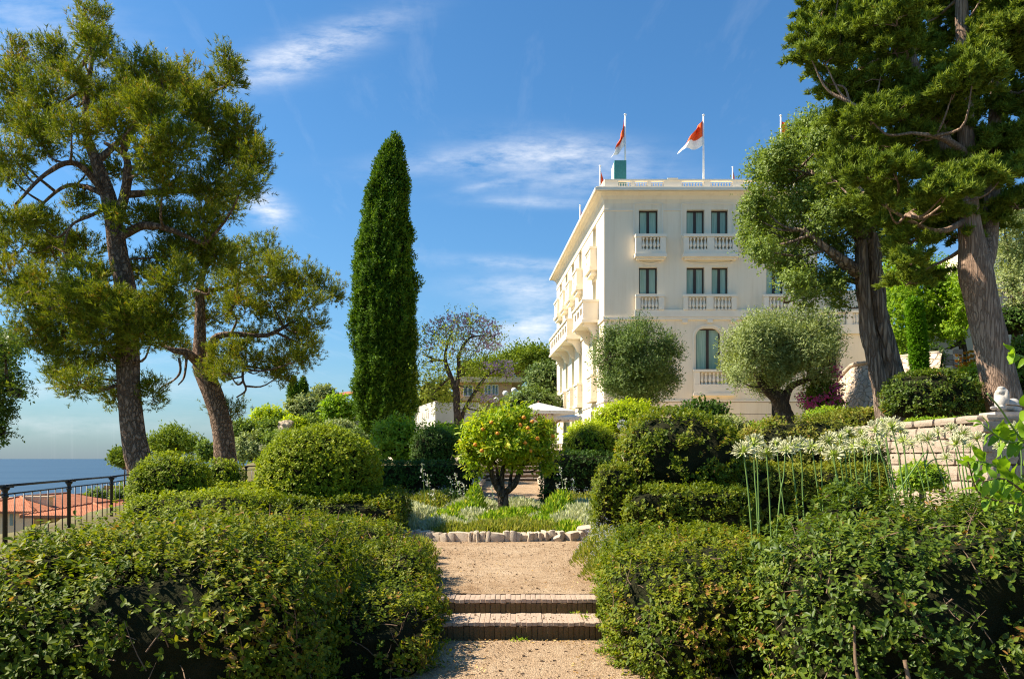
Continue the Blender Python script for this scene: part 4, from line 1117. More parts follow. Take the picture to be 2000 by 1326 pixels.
# coved soffit
def cove(offs, zs):
    mb = MB(); rings = []
    for o_, z_ in zip(offs, zs): rings.append([(XL - o_, VD - o_, z_), (XR + o_, VD - o_, z_), (XR + o_, fe[1] + o_, z_), (fe[0] - o_ * 1.05, fe[1] + o_, z_)])
    V = [p for r in rings for p in r]
    Fc = [(i * 4 + k, i * 4 + (k + 1) % 4, (i + 1) * 4 + (k + 1) % 4, (i + 1) * 4 + k) for i in range(len(rings) - 1) for k in range(4)]
    return mb.add(V, Fc)
cove([.0, .05, .16, .34, .50], [vz(398), vz(390), vz(384), vz(380), vz(378.6)]).build('coved_soffit', M_stucco, villa)
roof = roof_ring(.60, vz(378), vz(372.5), 'roof', M_trim)
roof_ring(.52, vz(372.4), vz(370), 'gutter', M_trim, roof)
ZP0, ZP1 = vz(370), vz(350)
par = obox(MB(), front_w, XL + .02, XR, .0, .30, vz(353.2), ZP1).build('roof_balustrade', M_trim, villa)
rows = [(1208, 1233, 5), (1240, 1265, 5), (1272, 1297, 5), (1332, 1376, 8), (1388, 1432, 8), (1452, 1496, 8), (1508, 1552, 8)]
mb = MB(); ends = [1180.5] + [x for r in rows for x in r[:2]] + [1596]
for k in range(0, len(ends), 2): obox(mb, front_w, vx(ends[k]), vx(ends[k + 1]), .04, .26, vz(367), vz(353.3))
obox(mb, front_w, XL + .03, XR, .02, .28, ZP0, vz(367.1))
obox(mb, front_w, vx(1304), vx(1324), -.03, .3, vz(349.9), vz(348))
mb.build('pier', M_trim, par)
for (x0, x1, n) in rows: baluster_row(BALP, front_w, vx(x0), vx(x1), n, .15, vz(367), par)
mb = MB(); obox(mb, side_w, .3, SIDE_L, .0, .28, ZP0, ZP1); mb.build('side_parapet', M_trim, villa)
# roof hut
hut = T('roof_box', 'teal box-shaped rooftop structure at the villa corner', 'roof structure', (vx(1210), VD + 2.5, ZP0))
s2 = (VD + 2.5) / VD
MB().box(vx(1199) * s2, vx(1222) * s2, VD + 2.2, VD + 3.4, ZP0 - .1, vz(315) * 1.0 + .9).build('shell', M_teal, hut)
MB().box(vx(1198) * s2, vx(1199) * s2 - .005, VD + 2.3, VD + 3.5, ZP0 - .1, vz(315) + .8).build('side_panel', M_white, hut)
# flags
def flag(px, ptop, pbase, d, label, hoist, fly, droop, ang, seed):
    t_ = W(px, ptop, d); zb = EYE + (895 - pbase) / F * d
    o = T('flagpole', label, 'flag', (t_[0], d, zb), 'red and white flags on the villa roof')
    MB().tube([(t_[0], d, zb), (t_[0], d, t_[2])], [.075, .05], 8).build('pole', M_white, o)
    MB().lathe([(.03, 0), (.085, .03), (.085, .09), (.03, .12)], 8).build('finial', M_white, o, loc=(t_[0], d, t_[2]))
    nu, nv = 16, 14; V = []; r = random.Random(seed)
    for j in range(nv + 1):
        v = j / nv
        for i in range(nu + 1):
            u = i / nu
            x = t_[0] + .06 * ang + ang * fly * u * (.25 + .75 * v) 
            z = t_[2] - .25 - hoist * v - droop * u * (1 - .35 * v)
            y = d + .16 * math.sin(u * 9 + seed + v * 2.5) * u ** .6 * fly
            V.append((x + .05 * math.sin(v * 11 + u * 5 + seed) * u, y, z + .06 * math.sin(u * 8 + seed)))
    Fc = []; mi = []
    for j in range(nv):
        for i in range(nu):
            a_ = j * (nu + 1) + i; Fc.append((a_, a_ + 1, a_ + nu + 2, a_ + nu + 1)); mi.append(0 if j < nv * .64 else 1)
    me = bpy.data.meshes.new('flag'); me.from_pydata(V, [], Fc); me.polygons.foreach_set('material_index', np.array(mi, np.int32)); me.polygons.foreach_set('use_smooth', np.ones(len(Fc), bool))
    link('flag', me, [M_red, M_fwhite], o)
flag(1221, 226, 370, 49.5, 'tall limp red and white flag above the teal roof box', 1.8, .85, 1.15, -1, 1)
flag(1374, 227, 370, 50.5, 'spread red and white flag flying above the middle of the villa roof', 1.75, 1.6, .55, -1, 2.5)
flag(1525, 228, 370, 51, 'red and white flag half hidden behind the old tree crown', 1.7, 1.1, .3, 1, 4)
flag(1172, 326, 376, 55, 'low red and white flag at the left front corner of the villa roof', 1.5, .8, 1.0, 1, 5)
flag(1431, 328, 370, 66, 'small far flag just above the roof balustrade near the old tree', 1.5, .5, 1.0, 1, 6)
flag(1133, 403, 460, 64, 'small far flag along the villa side eave', 1.5, .55, 1.0, 1, 7)
# lower wing on the right with terrace balustrade
wing = T('villa_wing', 'low cream terrace wing with balustrade and arched opening, right of the villa', 'building', (vx(1660), VD + .6, ZB))
def wing_w(u, dep, z): return (u, VD + .8 + dep, z)
wx0, wx1 = XR + .02, vx(1760)
ao = (vx(1629), vx(1651), vz(730), vz(655))
wall_cells(wx0, wx1, ZB, vz(633), [ao], .5, 'wall', M_stucco, wing, wing_w)
arch_corner(ao[0], ao[1], ao[3], .33, wing_w, -.002, .45, M_stucco, wing)
MB().add([wing_w(ao[0], .5, ao[2]), wing_w(ao[1], .5, ao[2]), wing_w(ao[1], .5, ao[3]), wing_w(ao[0], .5, ao[3])], [(0, 1, 2, 3)]).build('dark_doorway', M_dark, wing)
obox(MB(), wing_w, wx0, wx1, -.16, 3.0, vz(648), vz(630)).build('terrace_slab', M_trim, wing)
obox(MB(), wing_w, wx0, wx1, -.1, .25, vz(606), vz(601.5)).build('handrail', M_trim, wing)
obox(MB(), wing_w, wx0, vx(1612), -.06, .22, vz(630), vz(606.2)).build('pier', M_trim, wing); obox(MB(), wing_w, vx(1664), vx(1676), -.06, .22, vz(630), vz(606.2)).build('pier', M_trim, wing)
BALW = baluster_mesh(vz(606.2) - vz(630), .10)
for k in range(9): link('baluster', BALW, None, wing, wing_w(vx(1613) + (k + .5) * (vx(1663) - vx(1613)) / 9, .08, vz(630)))
for k in range(14): link('baluster', BALW, None, wing, wing_w(vx(1677) + (k + .5) * (vx(1757) - vx(1677)) / 14, .08, vz(630)))
obox(MB(), wing_w, wx0, wx1, 3.0, 3.3, vz(648), vz(540)).build('back_wall', M_stucco, wing)

# ------------------------------------------------------------------ black railing on the left
def railing(label, pts, ztop, spacing, nb):
    P = np.array(pts, float)
    o = T('railing', label, 'railing', (P[0][0], P[0][1], ztop[0] - 1.15))
    seg = np.linalg.norm(np.diff(P, axis=0), axis=1); cum = np.concatenate([[0], np.cumsum(seg)])
    def at(s_): return np.array([np.interp(s_, cum, P[:, 0]), np.interp(s_, cum, P[:, 1]), np.interp(s_, cum, ztop)])
    n = max(1, int(round(cum[-1] / spacing)))
    post = MB().lathe([(.035, -1.5), (.035, -.16), (.05, -.15), (.05, -.12), (.035, -.10), (.04, -.05), (.065, -.02), (.065, 0)], 8).mesh('post'); post.materials.append(M_black)
    cap = MB().box(-.085, .085, -.085, .085, 0.0, .018).mesh('cap'); cap.materials.append(M_black)
    bar = MB().tube([(0, 0, -1.3), (0, 0, -.10)], [.011, .011], 6).mesh('baluster'); bar.materials.append(M_black)
    for k in range(n + 1):
        p = at(k * cum[-1] / n); q = link('post', post, None, o, p); link('cap', cap, None, q, p)
    for k in range(n):
        a0, a1 = at(k * cum[-1] / n), at((k + 1) * cum[-1] / n)
        for dz_, r in ((.03, .022), (-.10, .014), (-1.02, .014)):
            MB().tube([a0 + [0, 0, dz_], (a0 + a1) / 2 + [0, 0, dz_], a1 + [0, 0, dz_]], [r, r], 6).build('rail', M_black, o)
        for j in range(1, nb + 1): link('baluster', bar, None, o, a0 + (a1 - a0) * j / (nb + 1))
railing('black iron railing at the terrace edge, overlooking the orange roofs', [(-7.0, 8.85), (-7.78, 11.8), (-8.56, 15.0), (-9.34, 18.2), (-9.95, 20.6)], [1.15, 1.15, 1.15, 1.15, 1.18], 3.2, 7)
railing('black iron railing passing in front of the second pine trunk', [(-9.95, 20.9), (-9.9, 26), (-9.4, 31), (-8.4, 35)], [1.22, 1.27, 1.3, 1.35], 3.2, 7)

# ------------------------------------------------------------------ trees
def px_path(pts, d, dd=None):
    """photo points at distance d (+ per-point depth offsets) -> world path"""
    return np.array([W(p[0], p[1], d + (0 if dd is None else dd[i])) for i, p in enumerate(pts)])
def crown(lv, o, mat):
    c = lv.build('crown', mat, o); tag(c, kind='stuff'); return c
def pine(label, d, trunk, tw, limbs, clumps, needle=.125, base_z=None, twig_r=.05):
    """Aleppo pine: leaning trunk, crooked limbs, tufted needle clumps"""
    tp = px_path(trunk, d)
    if base_z is not None: tp = np.vstack([[tp[0][0] + .06, tp[0][1], base_z], tp]); tw = [tw[0] * 1.25] + list(tw)
    o = T('pine_tree', label, 'tree', (tp[0][0], tp[0][1], tp[0][2]), 'old pines by the railing')
    tr = [(crom(tp, 34), [w_ / 2 / F * d for w_ in tw], 16)]
    bark_tubes(tr, 'trunk', M_bark_pine, o, .10)
    lim = []; nodes = [crom(tp, 34)[8:]]
    for pts, dd, r0, r1 in limbs:
        P = crom(px_path(pts, d, dd), 16); lim.append((P, [r0, r1], 9)); nodes.append(P)
    nodes = np.vstack(nodes)
    cs = []; lv = Leaves()
    for (x, y, rx, ry, *dz) in clumps:
        off = dz[0] if dz else rng.normal(0, 1.0)
        c = W(x, y, d + off); s = (d + off) / F
        r = np.array([rx * s, (rx + ry) * .5 * s * 1.1, ry * s]) * .9
        cs.append(c)
        area = rx * ry
        ns = max(7, int(area / 74)); nt_ = 19
        P, A, tone = clump_tufts(c, r * .95, ns, nt_, .135)
        n = len(P)
        A = unit(A * .8 + np.array([0, 0, .75]) + .45 * rv(n))
        k = 11
        Pk = np.repeat(P, k, 0); Ak = np.repeat(A, k, 0); R = rv(n * k); R = unit(R - Ak * np.sum(R * Ak, 1, keepdims=True))
        h_ = rng.uniform(-.07, .09, n * k)[:, None]
        lv.needle(Pk + Ak * h_, Ak * .85 + R * rng.uniform(.4, 1.2, n * k)[:, None], needle * rng.uniform(.7, 1.25, n * k), .021, np.repeat(tone, k) + rng.normal(0, .22, n * k))
        # a twig skeleton inside the clump
        for q in rng.choice(n, 4, replace=False):
            lim.append((crom([c - [0, 0, r[2] * .3], (c + P[q]) / 2 + rng.normal(0, .05, 3), P[q]], 6), [.016, .006], 5))
    lim += branches_to(nodes, cs, twig_r, .014)
    tag(bark_tubes(lim, 'branches', M_bark_pine, o, .12), kind='stuff')
    crown(lv, o, L_pine)
    return o
P1 = [(185, 45, 30, 48), (203, 105, 26, 40), (178, 85, 24, 40), (100, 110, 40, 36), (120, 90, 22, 22), (28, 150, 42, 46), (18, 215, 45, 45), (30, 105, 14, 28), (95, 185, 52, 44), (150, 150, 30, 30), (190, 185, 46, 50), (262, 130, 34, 46), (260, 185, 50, 46), (310, 140, 36, 36), (345, 170, 44, 42),
      (360, 145, 26, 34), (300, 215, 58, 46, -1.6), (225, 240, 48, 42, -1.2), (385, 210, 48, 46), (448, 112, 20, 34, .3), (456, 150, 20, 34, .4), (428, 160, 26, 24), (410, 225, 50, 46), (340, 275, 60, 46, -1.8), (465, 240, 36, 34), (480, 275, 38, 36), (500, 310, 30, 38), (445, 300, 50, 46, .8), (480, 350, 36, 36), (410, 365, 56, 46, .6), (440, 395, 44, 32), (320, 350, 50, 42, -1.4), (300, 300, 44, 36, -1.8),
      (20, 300, 44, 38), (80, 275, 48, 34), (140, 250, 44, 38), (70, 235, 44, 38), (20, 345, 34, 22), (25, 425, 48, 34), (80, 440, 46, 34), (40, 480, 54, 42), (110, 495, 56, 42), (30, 545, 52, 44), (95, 560, 60, 44), (165, 545, 56, 42, -1.4), (60, 605, 56, 42), (150, 600, 62, 44, -1.2), (215, 590, 52, 44, -1.6), (265, 620, 62, 48, -1.6), (120, 645, 60, 40), (60, 655, 44, 34), (200, 650, 62, 40, -1.2), (320, 600, 52, 46, -1.0), (300, 655, 56, 34, -1.2),
      (135, 700, 44, 34), (150, 745, 44, 30), (120, 725, 34, 24), (210, 700, 40, 26), (345, 545, 50, 44, -1.0), (380, 470, 46, 42, .6), (420, 500, 44, 40, .8), (340, 500, 46, 38, .8), (330, 430, 50, 36, .8), (400, 430, 46, 36), (275, 520, 44, 34, .8), (225, 420, 28, 26, -.9), (170, 480, 44, 30, .9), (150, 395, 30, 26, .6), (270, 420, 36, 28, .8), (225, 770, 26, 26, .5), (298, 762, 28, 30, .3), (260, 745, 26, 22, .8), (180, 320, 34, 26, 1.0), (240, 330, 34, 26, 1.0)]
pine('tallest pine, leaning trunk rising behind the railing at far left', 21.0,
     [(276, 930), (262, 850), (252, 760), (249, 660), (246, 580), (232, 500), (222, 430), (208, 370), (186, 310), (170, 270), (168, 200), (178, 130), (186, 60)], [50, 45, 42, 41, 39, 36, 32, 27, 21, 16, 12, 8, 5],
     [([(226, 440), (244, 380), (250, 330), (240, 300), (205, 280)], [0, -.3, -.5, -.4, -.2], .16, .05), ([(232, 465), (280, 441), (330, 448), (400, 478)], [0, -.4, -.3, .2], .13, .05), ([(214, 390), (150, 320), (90, 340), (30, 400)], [0, -.6, -1.0, -1.2], .10, .03),
      ([(212, 385), (165, 365), (120, 368), (60, 420)], [0, .5, .8, 1], .09, .03), ([(218, 400), (180, 420), (140, 440), (125, 480)], [0, -.6, -.9, -1], .06, .02), ([(190, 315), (230, 280), (262, 240), (280, 190)], [0, .4, .6, .6], .10, .03), ([(248, 380), (320, 375), (390, 370), (450, 340)], [-.3, .2, .6, .6], .10, .03), ([(240, 300), (265, 250), (320, 220), (440, 170)], [-.4, 0, .4, .3], .09, .03),
      ([(248, 600), (190, 600), (120, 590), (60, 570)], [0, -.6, -1, -1], .08, .03), ([(247, 570), (290, 580), (340, 560)], [0, -.6, -.8], .07, .03), ([(240, 540), (160, 510), (100, 480)], [0, .5, 1], .07, .02)], P1, base_z=-.2, twig_r=.05)
P2 = [(390, 590, 40, 40, .8), (440, 560, 52, 46), (430, 505, 44, 42), (470, 510, 36, 46), (520, 490, 26, 46), (515, 540, 44, 46), (480, 600, 52, 40, -.6), (548, 515, 32, 40), (560, 560, 44, 36), (528, 590, 46, 34), (595, 545, 40, 34), (635, 560, 34, 30), (655, 575, 16, 16), (600, 585, 42, 28), (610, 630, 34, 32), (585, 655, 38, 34), (560, 690, 46, 34), (520, 715, 46, 30), (595, 700, 34, 30), (615, 680, 18, 26), (480, 690, 48, 36, -.6), (440, 690, 42, 36, -.8), (420, 725, 34, 26, -.8), (445, 725, 34, 26), (550, 730, 36, 20), (420, 620, 36, 30, .8), (505, 650, 40, 24, .8), (450, 800, 32, 26, .3), (425, 790, 14, 18, .5), (350, 680, 34, 24, .6), (330, 660, 26, 20, .6), (560, 625, 30, 20, .6)]
pine('second pine, shorter and leaning left, beside the tallest pine', 27.0,
     [(442, 910), (436, 850), (425, 800), (408, 750), (394, 712), (390, 660), (391, 600), (392, 550), (410, 500)], [44, 39, 38, 38, 34, 23, 18, 14, 8],
     [([(392, 712), (365, 690), (340, 684), (312, 672)], [0, -.5, -.8, -.8], .20, .05), ([(404, 740), (412, 690), (418, 662), (450, 652), (520, 655), (570, 630)], [0, -.5, -.7, -.6, -.4, 0], .17, .05), ([(476, 715), (474, 740), (480, 762), (462, 776)], [-.4, -.6, -.6, -.5], .05, .025), ([(350, 700), (352, 725), (340, 742), (315, 755)], [-.8, -.9, -.9, -.9], .05, .02), ([(365, 692), (360, 735), (348, 752)], [-.6, -.8, -.9], .05, .02), ([(391, 600), (380, 570), (405, 575), (410, 560)], [0, -.3, -.4, -.4], .06, .03), ([(450, 655), (462, 625), (450, 610)], [-.6, -.7, -.8], .05, .02), ([(391, 570), (450, 560), (520, 540), (600, 560)], [0, .4, .5, .3], .09, .03)], P2, base_z=0.0, twig_r=.05)

def cypress(label, px, d, top, base, prof, mat, L, n, seed, trunk_r=.3, cat='tree', group=None, lump=.10, mat_core=None):
    """columnar cypress: flame-shaped crown of upright sprays"""
    zb = EYE + (895 - base) / F * d; zt = EYE + (895 - top) / F * d
    x = (px - 1000) / F * d; g = H(x, d)
    o = T('cypress_tree', label, cat, (x, d, g), group)
    MB().tube([(x, d, g - .3), (x, d, zb + (zt - zb) * .3)], [trunk_r, trunk_r * .7], 10, rough=.1).build('trunk', M_bark_cyp, o)
    tt = np.array([p[0] for p in prof]); rr = np.array([p[1] for p in prof]) / F * d; cc_ = np.array([p[2] if len(p) > 2 else 0 for p in prof]) / F * d
    def surf(t, a_):
        r = np.interp(t, tt, rr); off = np.interp(t, tt, cc_)
        P = np.stack([np.cos(a_) * r, np.sin(a_) * r, t * (zt - zb)], 1)
        f = 1 + lump * .8 * nz(P * [1, 1, .38], 4.5 / max(.2, rr.max()), seed) + lump * 1.0 * nz(P * [1, 1, .4], 11 / max(.2, rr.max()), seed + 3, 7) + lump * .7 * nz(P * [1, 1, .5], 22 / max(.2, rr.max()), seed + 4, 7)
        return np.stack([x + off + np.cos(a_) * r * f, d + np.sin(a_) * r * f, zb + t * (zt - zb)], 1)
    # core
    nt_, na = 40, 22
    T_, A_ = np.meshgrid(np.linspace(0, 1, nt_), np.linspace(0, 2 * math.pi, na, endpoint=False), indexing='ij')
    V = surf(T_.ravel(), A_.ravel()); ax = np.stack([x + np.interp(T_.ravel(), tt, cc_), np.full(V.shape[0], d), V[:, 2]], 1)
    V = ax + (V - ax) * .86
    i = np.arange(nt_ - 1)[:, None] * na + np.arange(na)[None]; j = np.arange(nt_ - 1)[:, None] * na + (np.arange(na)[None] + 1) % na
    link('occluder_core', mesh_np('occluder_core', V, [np.stack([i.ravel(), j.ravel(), j.ravel() + na, i.ravel() + na], 1)], smooth=True), mat_core or M_core, o)
    t = rng.random(int(n * 2.2)); t = t[rng.random(len(t)) < np.interp(t, tt, rr) / rr.max() + .03]
    a_ = rng.uniform(0, 2 * math.pi, len(t)); keep = (np.sin(a_) < .35) | (rng.random(len(t)) < .35); t, a_ = t[keep], a_[keep]
    P = surf(t, a_); N = np.stack([np.cos(a_), np.sin(a_), np.zeros(len(t))], 1)
    P -= N * (rng.random(len(t)) ** 2 * .22 * L / .16)[:, None]
    lv = Leaves()
    tone = .45 + .3 * nz(P, 2.2, seed + 5) + rng.normal(0, .22, len(t))
    lv.sprig(P, N * .75 + np.array([0, 0, .75]) + .5 * rv(len(t)), 4, L * .8, .5, .6, 'diamond', .4, np.clip(tone, 0, 1), .7)
    crown(lv, o, mat)
    return o
cypress('tall dark green columnar cypress in the centre left of the garden', 752, 40, 264, 862,
        [(0, 18, 0), (.04, 40, 0), (.1, 52, 0), (.25, 56, 0), (.45, 57, -1), (.6, 51, -1), (.72, 43, 2), (.83, 33, 7), (.91, 24, 12), (.96, 14, 17), (1, 4, 21)], L_cyp, .195, 19000, 301, .35, lump=.19)
cypress('slim bright green conifer column by the old gnarled trunk', 1790, 26, 584, 735, [(0, 13, 6), (.3, 14.5, 4), (.6, 13.5, 0), (.85, 12.5, -4), (.96, 10, -6), (1, 3, -6)], L_col, .11, 2800, 310, .1, lump=.05)
cypress('left of two small far cypresses above the hillside house', 574, 78, 735, 800, [(0, 6), (.2, 9), (.6, 8), (1, .5)], L_cyp, .32, 1300, 320, .2)
cypress('right of two small far cypresses above the hillside house', 592, 80, 738, 790, [(0, 5), (.2, 7.5), (.6, 6.5), (1, .5)], L_cyp, .32, 1100, 330, .2)

def fronds(c, r, nsub, nt_, ln, sub_r):
    """ragged sprays: tufts strung along short fronds that leave the clump outwards"""
    U = rv(nsub); U[:, 2] = np.abs(U[:, 2]) * .9 - .25; U = unit(U)
    S = c + U * rng.uniform(.25, .8, (nsub, 1)) * r
    D = unit(U * [1, 1, .5] + .35 * rv(nsub) + [0, 0, .12])
    t = rng.random((nsub, nt_)) ** .8
    ll = rng.uniform(.5, 1.25, nsub)[:, None] * ln
    wv = (1.1 - t)[..., None] * sub_r
    P = S[:, None] + D[:, None] * (t * ll)[..., None] + rng.normal(0, 1, (nsub, nt_, 3)) * wv * [1, 1, .55]
    P[..., 2] -= (t * t * ll * .25)
    tone = np.repeat(rng.normal(.5, .15, nsub), nt_) + (t.ravel() - .5) * .25
    A = np.repeat(D, nt_, 0) * .6 + np.array([0, 0, .5])
    return P.reshape(-1, 3), A, tone
def broad_tree(name, label, d, trunk, tw, limbs, clumps, leafmat, bark, L, per, k=4, shape='diamond', wr=.5, sub_r=.16, up=.35, base_z=None, seg=14, rough=.12, group=None, spread=.8, twig_r=.05, jitter=.9, seedrough=None, droop=0, nt_=14, fill=1.0, frond=0):
    tp = px_path(trunk, d)
    gz = H(tp[0][0], tp[0][1]) - .15
    base_z = gz if base_z is None else min(base_z, gz)
    if base_z < tp[0][2] - .02: tp = np.vstack([[tp[0][0] + .02, tp[0][1], base_z], tp]); tw = [tw[0] * 1.15] + list(tw)
    o = T(name, label, 'tree', tuple(tp[0]), group)
    bark_tubes([(crom(tp, 26), [w_ / 2 / F * d for w_ in tw], seg)], 'trunk', bark, o, rough)
    lim = []; nodes = [crom(tp, 26)[14:]]
    for pts, dd, r0, r1 in limbs:
        P = crom(px_path(pts, d, dd), 14); lim.append((P, [r0, r1], 9)); nodes.append(P)
    nodes = np.vstack(nodes); cs = []; lv = Leaves()
    for (x, y, rx, ry, *dz) in clumps:
        off = dz[0] if dz else rng.normal(0, jitter)
        c = W(x, y, d + off); s = (d + off) / F
        r = np.array([rx * s, (rx + ry) * .5 * s, ry * s]); cs.append(c)
        ns = max(5, int(rx * ry * per / nt_ / 100))
        P, A, tone = fronds(c, r * fill, ns, nt_, frond, sub_r) if frond else clump_tufts(c, r * fill, ns, nt_, sub_r)
        A = unit(A + np.array([0, 0, up - droop]) + .5 * rv(len(P)))
        lv.sprig(P, A, k, L * rng.uniform(.8, 1.2, len(P)), wr, spread, shape, .4, np.clip(tone + rng.normal(0, .12, len(P)), 0, 1))
        for q in rng.choice(len(P), 3, replace=False):
            lim.append((crom([c - [0, 0, r[2] * .3], (c + P[q]) / 2 + rng.normal(0, .04, 3), P[q]], 5), [.014, .005], 5))
    lim += branches_to(nodes, cs, twig_r, .012)
    tag(bark_tubes(lim, 'branches', bark, o, .1), kind='stuff')
    crown(lv, o, leafmat)
    return o
def disc_clumps(cx, cy, rx, ry, n, r, depth, seed, flat=.0):
    """clump places filling the shell of a round crown"""
    rs = np.random.default_rng(seed); out = []
    U = rs.normal(size=(n, 3)); U /= np.linalg.norm(U, axis=1)[:, None]; U *= rs.uniform(.62, .92, n)[:, None]
    for u in U:
        out.append((cx + u[0] * rx, cy - u[2] * ry, r * rs.uniform(.8, 1.2), r * rs.uniform(.75, 1.05), u[1] * depth))
    return out
# the two round olive trees before the villa
broad_tree('olive_tree', 'round-crowned dark olive tree nearest the villa corner', 36, [(1240, 800), (1240, 775), (1238, 750)], [40, 34, 26],
           [([(1240, 765), (1205, 735), (1185, 700)], [0, -.3, -.5], .18, .05), ([(1240, 765), (1280, 730), (1300, 690)], [0, -.3, -.3], .18, .05), ([(1239, 760), (1240, 700), (1245, 660)], [0, 0, 0], .16, .05)],
           disc_clumps(1245, 708, 90, 80, 64, 24, 2.1, 41) + disc_clumps(1240, 716, 56, 50, 10, 26, 1.2, 42), L_olive, M_bark_olive, .14, 45, 3, wr=.34, sub_r=.17, base_z=2.2, up=.55, spread=.6)
broad_tree('olive_tree', 'pale grey-green olive tree in front of the villa, right of the arched window', 30, [(1536, 842), (1532, 810), (1522, 780), (1512, 765)], [36, 32, 32, 26],
           [([(1530, 792), (1500, 765), (1478, 735), (1465, 690)], [0, -.2, -.4, -.4], .22, .05), ([(1530, 790), (1545, 755), (1590, 735), (1615, 700)], [0, 0, 0, .2], .18, .05), ([(1515, 770), (1510, 720), (1515, 660)], [0, -.3, -.2], .15, .05), ([(1512, 768), (1540, 700), (1570, 640)], [0, .3, .3], .14, .05)],
           disc_clumps(1490, 690, 80, 68, 40, 24, 1.7, 43) + disc_clumps(1565, 672, 72, 66, 36, 24, 1.5, 44) + [(1610, 690, 30, 26), (1625, 670, 24, 22), (1440, 740, 22, 24), (1425, 700, 22, 26), (1480, 750, 26, 18), (1600, 730, 26, 18)], L_oliveb, M_bark_olive, .13, 46, 3, wr=.34, sub_r=.16, base_z=2.4, up=.6, spread=.6)
# old gnarled tree on the right
OC = [(1562, 258, 30, 24), (1590, 238, 32, 24), (1528, 300, 32, 28), (1560, 285, 40, 34), (1610, 270, 40, 36), (1650, 300, 42, 36), (1490, 330, 34, 32), (1535, 340, 40, 34), (1590, 340, 42, 36), (1640, 360, 42, 38), (1690, 350, 40, 36), (1478, 390, 26, 30), (1515, 400, 38, 34), (1565, 400, 40, 34), (1620, 420, 42, 34), (1675, 420, 42, 36), (1720, 420, 36, 36), (1480, 440, 28, 28), (1520, 460, 38, 30), (1570, 460, 38, 32), (1625, 475, 36, 26), (1700, 480, 38, 28), (1490, 490, 26, 22), (1525, 510, 30, 24), (1560, 520, 32, 26), (1590, 545, 34, 24), (1550, 550, 28, 20), (1620, 560, 28, 22), (1575, 580, 26, 14), (1640, 590, 24, 12), (1640, 530, 26, 22), (1465, 420, 16, 26), (1465, 470, 16, 22), (1505, 325, 20, 22), (1740, 470, 30, 30), (1650, 250, 30, 30), (1745, 380, 36, 36), (1710, 300, 36, 36)]
broad_tree('old_tree', 'old tree with thick gnarled twisted trunk and light green crown', 22, [(1752, 806), (1742, 770), (1730, 720), (1712, 640), (1700, 570), (1694, 500), (1690, 450)], [70, 60, 58, 54, 50, 46, 36],
           [([(1696, 540), (1660, 520), (1620, 490), (1570, 450)], [0, -.4, -.6, -.6], .24, .06), ([(1692, 480), (1660, 430), (1620, 380), (1570, 320)], [0, -.2, -.2, 0], .22, .05), ([(1692, 470), (1700, 400), (1690, 330), (1640, 270)], [0, .4, .5, .4], .22, .05), ([(1690, 555), (1640, 545), (1590, 560)], [0, .3, .4], .1, .03)],
           OC, L_oak, M_bark_old, .085, 70, 4, wr=.58, sub_r=.15, base_z=2.2, rough=.2, seg=22, up=.3, spread=.9, fill=.86, nt_=11)
# flutes of the old trunk: separate strands twisting up its side
ot = [o for o in COL.objects if o.name.startswith('old_tree')][0]
for k, (dxp, wdp) in enumerate([(-20, 22), (13, 25), (0, 30), (-29, 11)]):
    pts = [(1752 + dxp * 1.25, 812), (1738 + dxp * 1.05, 745), (1722 + dxp * .8, 690), (1708 + dxp * .75, 610), (1698 + dxp * .6, 520), (1692 + dxp * .4, 470)]
    link('trunk_strand', (lambda VF: mesh_np('trunk_strand', VF[0], [np.array(VF[1])], smooth=True))(tube_np(crom(px_path(pts, 21.55 + .12 * k), 22), [wdp * .62 / F * 22, wdp * .5 / F * 22, wdp * .34 / F * 22], 10, .22)), M_bark_old, ot)
